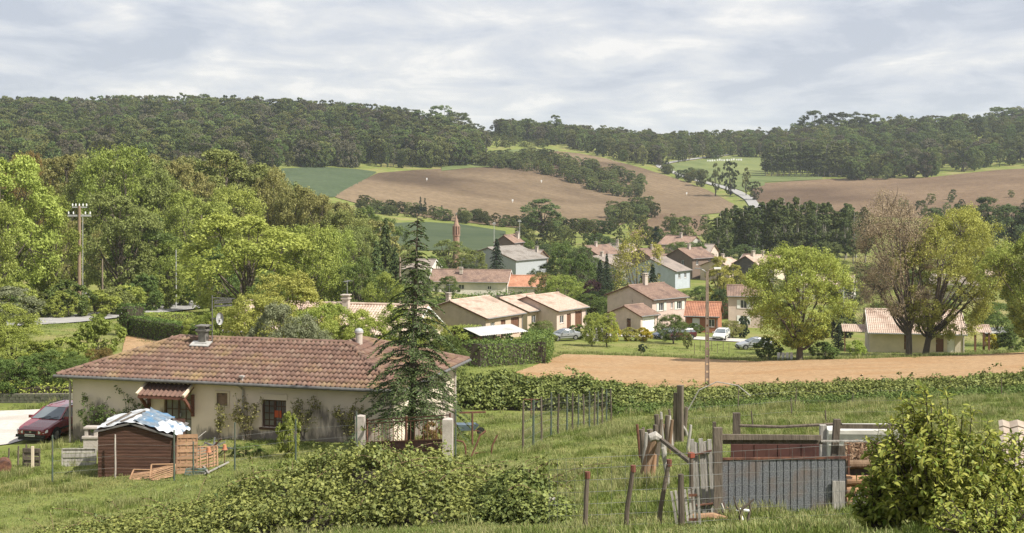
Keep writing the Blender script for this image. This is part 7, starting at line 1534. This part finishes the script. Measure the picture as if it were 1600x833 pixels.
MB().tube([bp(1156, 795), bp(1162, 797), bp(1170, 798), bp(1172, 801)], [.01, .022, .024, .01], 6).tube([bp(1150, 797), bp(1154, 798)], [.008, .018], 6).tube([bp(1158, 803), bp(1160, 812), bp(1158, 820)], [.012, .018, .008], 6).build('rag', M_white, dw)
MB().tube([(-.25, .1, .05), (.1, 0, .09), (.3, -.1, .07)], [.07, .08, .06], 9).build('log', W_lattice, loc=at(1105, 22.5), label='short pale cut log lying by the pallet', category='log')
db = thing('debris_pile', 'small pile of broken rusty bits at the corner of the metal sheet', 'debris', at(1136, 22.9))
for i in range(14): a = Vector((random.uniform(-.3, .2), random.uniform(-.1, .15), random.uniform(0, .12))); MB().beam(a, a + Vector((random.uniform(-.2, .25), random.uniform(-.1, .1), random.uniform(0, .25))), random.uniform(.012, .035)).build('scrap', random.choice([M_rust, W_grey, W_dark, W_brown]), db)
rt = thing('tin_roof_hut', 'corner of a pale ribbed roof behind the leafy shrub at the right edge', 'hut', at(1600, 21)); mb = MB(); o = W(1570, 772, 20.2) - rt.location; ribbed(mb, o, (1, .0, 0), (.25, 1.0, .85), 2.6, 1.35, pitch=.22, amp=.025, rows=.13); mb.build('roof', mat('pale_brown_boards', (.30, .24, .19), (.40, .34, .28), scale=5), rt)
MB().box(o + Vector((1.35, .55, -.35)), (2.3, .7, .75)).build('wall', W_dark, rt)
# ------------------------------------------------------------------ leafy shrub at the right
def shoot_shrub(name, label, loc, h, w_, n, seed, leaf=.095, mtl='shrub', spread=.9, per=1.0):
    rng = np.random.default_rng(seed); t = thing(name, label, 'shrub', loc); mb = MB(); P_ = []; D_ = []
    for i in range(n):
        az = rng.uniform(0, 6.283); rad = math.sqrt(rng.random()) * w_ / 2; hh = h * (1.02 - .42 * (rad / (w_ / 2)) ** 2) * rng.uniform(.5, 1.12)
        e = np.array([math.cos(az) * rad, math.sin(az) * rad, hh]); a = np.array([rng.normal() * .06, rng.normal() * .06, rng.uniform(0, .1)]); m_ = np.array([e[0] * .85, e[1] * .85, hh * .45]); pl = bez(a, m_, e, 9); mb.tube(pl, [.016 - .0014 * q for q in range(9)], 5, cap=False)
        for q in range(2, 9):
            for s in range(3 if q < 5 else 2):
                td = unit((np.array([math.cos(az), math.sin(az), 0]) * .5 + rng.normal(size=3) * .6 + np.array([0, 0, .55]))[None])[0]; ln = rng.uniform(.12, .30) * h / 2; b_ = pl[q] + td * ln
                mb.tube([pl[q], b_], [.005, .003], 3, cap=False); m = int(ln / .03 * per) + 2
                for u in np.linspace(.15, 1, m): P_.append(pl[q] + td * ln * u); D_.append(td)
        for u in np.linspace(0, 1, 7): P_.append(pl[7] * (1 - u) + pl[8] * u); D_.append(unit((pl[8] - pl[7])[None])[0])
    P_ = np.array(P_); D_ = np.array(D_); m = len(P_)
    sd_ = unit(np.cross(D_, rng.normal(size=(m, 3)))); ax = unit(D_ * .55 + sd_ * .9 + np.array([0, 0, -.35])); nr = unit(np.cross(ax, np.cross(np.array([0, 0, 1.]) + rng.normal(size=(m, 3)) * .45, ax))); b = np.cross(nr, ax); s = (leaf * (.6 + .7 * rng.random(m)))[:, None]
    V = np.stack([P_, P_ + ax * s * .35 + b * s * .21 + nr * s * .06, P_ + ax * s * .75 + b * s * .13 + nr * s * .03, P_ + ax * s - nr * s * .1, P_ + ax * s * .75 - b * s * .13 + nr * s * .03, P_ + ax * s * .35 - b * s * .21 + nr * s * .06], 1).reshape(-1, 3)
    hz_ = P_[:, 2] / h; var = np.clip(.25 * rng.random(m) + .75 * rng.random(m), 0, 1)
    mb.build('stems', BARK_DARK, t); obj('leaves', fast_mesh('leaves', V, m, var, 6), LEAF[mtl], t); return t
p = at(1468, 16.2); shoot_shrub('leafy_shrub', 'dense leafy green shrub in front of the clay pipes at the right', p, (row(p) - 640) / F * p.y, 208 / F * p.y, 130, 3, .082, per=1.2)
p = at(1372, 16.4); shoot_shrub('leafy_shrub', 'small leafy sapling at the left foot of the dense shrub', p, (row(p) - 722) / F * p.y, 70 / F * p.y, 22, 4)
p = at(1560, 14.6); shoot_shrub('leafy_shrub', 'low pale green shrub in the bottom right corner', p, (row(p) - 782) / F * p.y, 230 / F * p.y, 60, 5, .06)
p = at(1590, 18.5); shoot_shrub('leafy_shrub', 'upright shoots of shrub at the right edge above the ribbed roof', p, (row(p) - 690) / F * p.y, 70 / F * p.y, 22, 6)
# ------------------------------------------------------------------ poles and signs
p = at(1105, 100); lp = thing('lamp_pole', 'tall concrete street lamp with two bracket arms beside the clay field', 'lamp pole', p); h = (row(p) - 424) / F * 100
M_cpole = mat('concrete_pole', (.20, .155, .12), (.28, .22, .17), scale=3, rough=.95, c3=(.16, .125, .10), scale3=1)
mb = MB()
for s in (-1, 1): mb.add([(s * .16, -.1, -.4), (s * .10, -.1, -.4), (s * .10, .1, -.4), (s * .16, .1, -.4), (s * .09, -.07, h), (s * .04, -.07, h), (s * .04, .07, h), (s * .09, .07, h)], [(0, 1, 5, 4), (1, 2, 6, 5), (2, 3, 7, 6), (3, 0, 4, 7), (4, 5, 6, 7)])
mb.build('pole', M_cpole, lp)
for i in range(15):
    z = .2 + i * (h - .5) / 14; w_ = .12 - .055 * z / h; MB().box((0, 0, z), (2 * w_, .14, .38 if z < h * .62 else .56)).build('rung', M_cpole, lp)
arm = MB().tube([(0, 0, h - .3), (.12, 0, h + .1), (.5, 0, h + .2), (.8, 0, h + .2)], .05, 6).build('arm', M_cpole, lp); MB().box((.72, 0, h + .22), (.5, .2, .12)).build('lamp_head', M_frame, arm)
arm = MB().tube([(0, 0, h - .3), (-.2, 0, h + .05), (-.6, 0, h + .2)], .035, 6).build('arm', M_wire, lp); MB().box((-.62, 0, h + .2), (.5, .16, .06)).build('bracket', M_wire, arm)
p = at(124, 178); ep = thing('electricity_pole', 'tall brown timber electricity pole with crossarms and insulators', 'electricity pole', p); h = (row(p) - 322) / F * 178
MB().tube([(0, 0, -.4), (0, 0, h)], [.25, .19], 10).build('pole', mat('brown_timber_pole', (.22, .15, .10), (.30, .22, .15), scale=3, stretch=(3, 3, .4)), ep); MB().tube([(.42, 0, 2), (.42, 0, h - 1)], .05, 6).build('conduit', M_pole, ep)
ca_ = MB().beam((-1.45, 0, h - 1.2), (1.45, 0, h - 1.2), .16, .22).beam((-.9, 0, h - .15), (.95, 0, h - .15), .14).build('crossarm', M_pole, ep)
for x in (-1.35, -.75, .75, 1.35): MB().lathe([(.04, 0), (.1, .1), (.06, .16), (.1, .24), (.06, .3), (.03, .36)], (x, 0, h - 1.05), 8).build('insulator', M_white, ca_)
for x in (-.85, -.45, 0, .45, .9): MB().lathe([(.04, 0), (.1, .1), (.06, .16), (.1, .24), (.06, .3), (.03, .36)], (x, 0, h - .05), 8).build('insulator', M_white, ca_)
post('lamp_post', 'thin grey pole standing on the road edge in front of the wood', 275, 390, 482, None, r_=.09, m=M_pole, rt=.06, cat='pole'); post('utility_pole', 'slim pole half hidden in the bushes right of the timber pole', 160, 405, 0, 182, r_=.1, m=M_cpole, rt=.07, cat='pole')
post('utility_pole', 'short timber pole beside the dark cedars', 625, 402, 0, 170, r_=.13, m=M_cpole, cat='pole'); post('utility_pole', 'thin pole standing behind the round oak', 1318, 424, 0, 230, r_=.11, m=M_pole, cat='pole')
for px, py, pt, lab, kd in ((312, 476, 449, 'small round-backed road sign beside the bend', 'oval'), (135, 488, 456, 'triangular road sign seen from behind at the verge', 'tri')):
    p = hit(px, py); t = thing('road_sign', lab, 'road sign', p); h = (row(p) - pt) / F * p.y; MB().tube([(0, 0, -.2), (0, 0, h)], .04, 8).build('pole', M_pole, t)
    if kd == 'oval': MB().prism([(.32 * math.cos(a), h - .5 + .5 * math.sin(a)) for a in np.linspace(0, 6.28, 20, False)], -.07, -.045, 'y').build('sign_plate', M_white, t)
    else: MB().prism([(-.5, h - .75), (.5, h - .75), (0, h + .1)], -.07, -.045, 'y').build('sign_plate', M_pole, t)
for i in range(7):
    p = hit(1085 + i * 9, 553 - (i % 2) * 4); post('garden_stake', 'thin stake in the vegetable rows before the white car, %s from the lamp pole' % ORD[i], 1085 + i * 9, 536 - (i % 2) * 4, 553 - (i % 2) * 4, r_=.03, m=W_dark, group='stakes in the vegetable rows')
for i in range(4):
    p = hit(1217 + i * 6.5, 563); MB().box((0, 0, .3), (.3, .05, 1.0)).build('white_board', M_white, loc=p, label='upright white board under the round oak, %s from the left' % ORD[i], category='board', group='white boards under the round oak')
HAZE = .0001
# ------------------------------------------------------------------ grass of the near slope
def tuft(seed, n, h, sp, wd):
    rng = np.random.default_rng(seed); V = []; var = []
    for i in range(n):
        a = rng.uniform(0, 6.283); r_ = rng.random() ** .6 * sp; b = np.array([math.cos(a) * r_, math.sin(a) * r_, -.02]); az = rng.uniform(0, 6.283); ln = h * rng.uniform(.5, 1.15); be = rng.uniform(.15, .65); d = np.array([math.cos(az), math.sin(az), 0]); s = np.array([-d[1], d[0], 0]) * wd
        m_ = b + d * ln * be * .35 + np.array([0, 0, ln * .6]); e = b + d * ln * be + np.array([0, 0, ln * (1 - .35 * be)])
        V += [b - s, b + s, m_ + s * .8, m_ - s * .8, m_ - s * .8, m_ + s * .8, e + s * .1, e - s * .1]; v_ = rng.random(); var += [v_, v_]
    return fast_mesh('tuft', np.array(V), len(V) // 4, np.array(var))
GR = leafmat('grass_blades', [(.10, .15, .026), (.16, .215, .04), (.235, .275, .065), (.33, .325, .13)], trans=.35, gloss=.03, rv=.22, hue=.03)
GR2 = leafmat('dark_grass_blades', [(.085, .125, .024), (.13, .17, .034), (.19, .22, .05)], trans=.25, gloss=.02, rv=.2)
GR3 = leafmat('straw_grass_blades', [(.12, .165, .034), (.19, .23, .05), (.28, .30, .09), (.40, .37, .17)], trans=.3, gloss=.02, rv=.2)
GT = [proto_object('grass_tuft_shape', tuft(s, n, h, sp, wd), GR if s in (1, 4) else (GR2 if s == 2 else GR3)) for s, n, h, sp, wd in ((1, 28, .085, .18, .005), (2, 30, .13, .20, .005), (3, 24, .23, .16, .005), (4, 40, .055, .26, .006))]
rng = np.random.default_rng(99); pts = []; rot = []; scl = []; pid = []
def in_house(x, y):
    dx, dy = x - HN.x, y - HN.y; lx = dx * Xx + dy * Xy; ly = dx * Yx + dy * Yy
    return (lx > -.05) & (lx < 8.8) & (ly > -.05) & (ly < 15.6)
for d0_, d1_, den in ((15, 27, 60), (27, 40, 36), (40, 58, 17), (58, 78, 9)):
    w0, w1 = (-870) / F, 900 / F; area = .5 * (w1 - w0) * (d1_ ** 2 - d0_ ** 2); n = int(area * den)
    d = np.sqrt(rng.uniform(d0_ ** 2, d1_ ** 2, n)); x = rng.uniform(w0, w1, n) * d; px = 800 + x / d * F
    nz = np.sin(x * .9 + 1.3) * np.sin(d * .7 + .4) + .6 * np.sin(x * 2.3 - d * 1.1) + .4 * np.sin(x * .31 + d * .23)
    keep = ~in_house(x, d) & ~((px < 114) & (d > 64) & (d < 76)) 
    x, d, nz, px = x[keep], d[keep], nz[keep], px[keep]; m = len(x)
    k = np.where(nz > .85, 2, np.where(nz > .1, 1, np.where(nz > -.5, 0, 3))); k = np.where(rng.random(m) < .15, rng.integers(0, 4, m), k)
    # a mown track crosses the left lawn
    tr_ = (px < 560) & (np.abs(d - (49.5 + .004 * (px - 250))) < 1.6); k = np.where(tr_, 3, k); k = np.where((px > 140) & (px < 370) & (d > 51) & (d < 57), 3, k); k = np.where((px > 1040) & (px < 1130) & (d < 25) & (k == 2), 0, k)
    pts.append(np.column_stack([x, d, ground_np(x, d) + .05 * np.clip(1 - d / 90, 0, 1) * (np.sin(x * 1.7 + d * .6) * np.sin(d * 1.3 - x * .4))])); r_ = rng.normal(0, .12, (m, 3)); r_[:, 2] = rng.uniform(0, 6.28, m); rot.append(r_)
    s = rng.uniform(.7, 1.25, m) * (1 + .012 * np.maximum(0, d - 30)); scl.append(np.column_stack([s, s, s * np.clip(1 + .25 * nz, .6, 1.4)])); pid.append(k)
scatter('grass', 'green and yellowish grass covering the near slope and lawn', GT, np.concatenate(pts), np.concatenate(rot), np.concatenate(scl), np.concatenate(pid))
# rough grass along verges and field edges farther off
n = 9000; px = rng.uniform(-40, 1640, n); d = rng.uniform(80, 205, n); x = (px - 800) / F * d; z = ground_np(x, d); py = HZ - z / d * F
fld = np.interp(px, [806, 830, 880, 1000, 1180, 1350, 1500, 1600, 1760], [582, 574, 554, 557, 565, 561, 556, 551, 545])
keep = ~((px > 806) & (py > fld - 1)); keep &= ~((px > 840) & (px < 1190) & (py > 520) & (py < 538)); keep &= np.min(np.hypot(x[:, None] - RC[None, :, 0], d[:, None] - RC[None, :, 1]), 1) > 4.0
x, d, z = x[keep], d[keep], z[keep]; m = len(x); r_ = np.zeros((m, 3)); r_[:, 2] = rng.uniform(0, 6.28, m); s = rng.uniform(1.2, 2.6, m)
scatter('rough_grass', 'coarse meadow grass on the verges and lawns of the valley', GT, np.column_stack([x, d, z]), r_, np.column_stack([s * 1.6, s * 1.6, s * .75]), rng.integers(0, 2, m))
n = 700; px = rng.uniform(840, 1640, n); py = np.interp(px, [806, 830, 880, 1000, 1180, 1350, 1500, 1600, 1760], [582, 574, 554, 557, 565, 561, 556, 551, 545]) + rng.normal(-1.5, 1.0, n)
Q = np.array([hit(a, b) for a, b in zip(px, py)]); r_ = np.zeros((n, 3)); r_[:, 2] = rng.uniform(0, 6.28, n); s = rng.uniform(1.2, 2.4, n)
scatter('field_edge_grass', 'tall grass along the far edge of the clay field', GT, Q, r_, np.column_stack([s * 1.5, s * 1.5, s]), rng.integers(1, 3, n))
# ------------------------------------------------------------------ the air of the valley
hz = MB().box((0, 2450, 20), (7400, 5200, 260)); hz_o = hz.build('haze', None, kind='stuff', label='thin pale haze filling the valley air')
m = bpy.data.materials.new('valley_haze'); m.use_nodes = True; t = m.node_tree; t.nodes.clear(); o = t.nodes.new('ShaderNodeOutputMaterial'); v = t.nodes.new('ShaderNodeVolumePrincipled')
v.inputs['Color'].default_value = (.80, .87, 1, 1); v.inputs['Density'].default_value = HAZE; v.inputs['Anisotropy'].default_value = .2; t.links.new(v.outputs[0], o.inputs['Volume']); hz_o.data.materials.append(m)
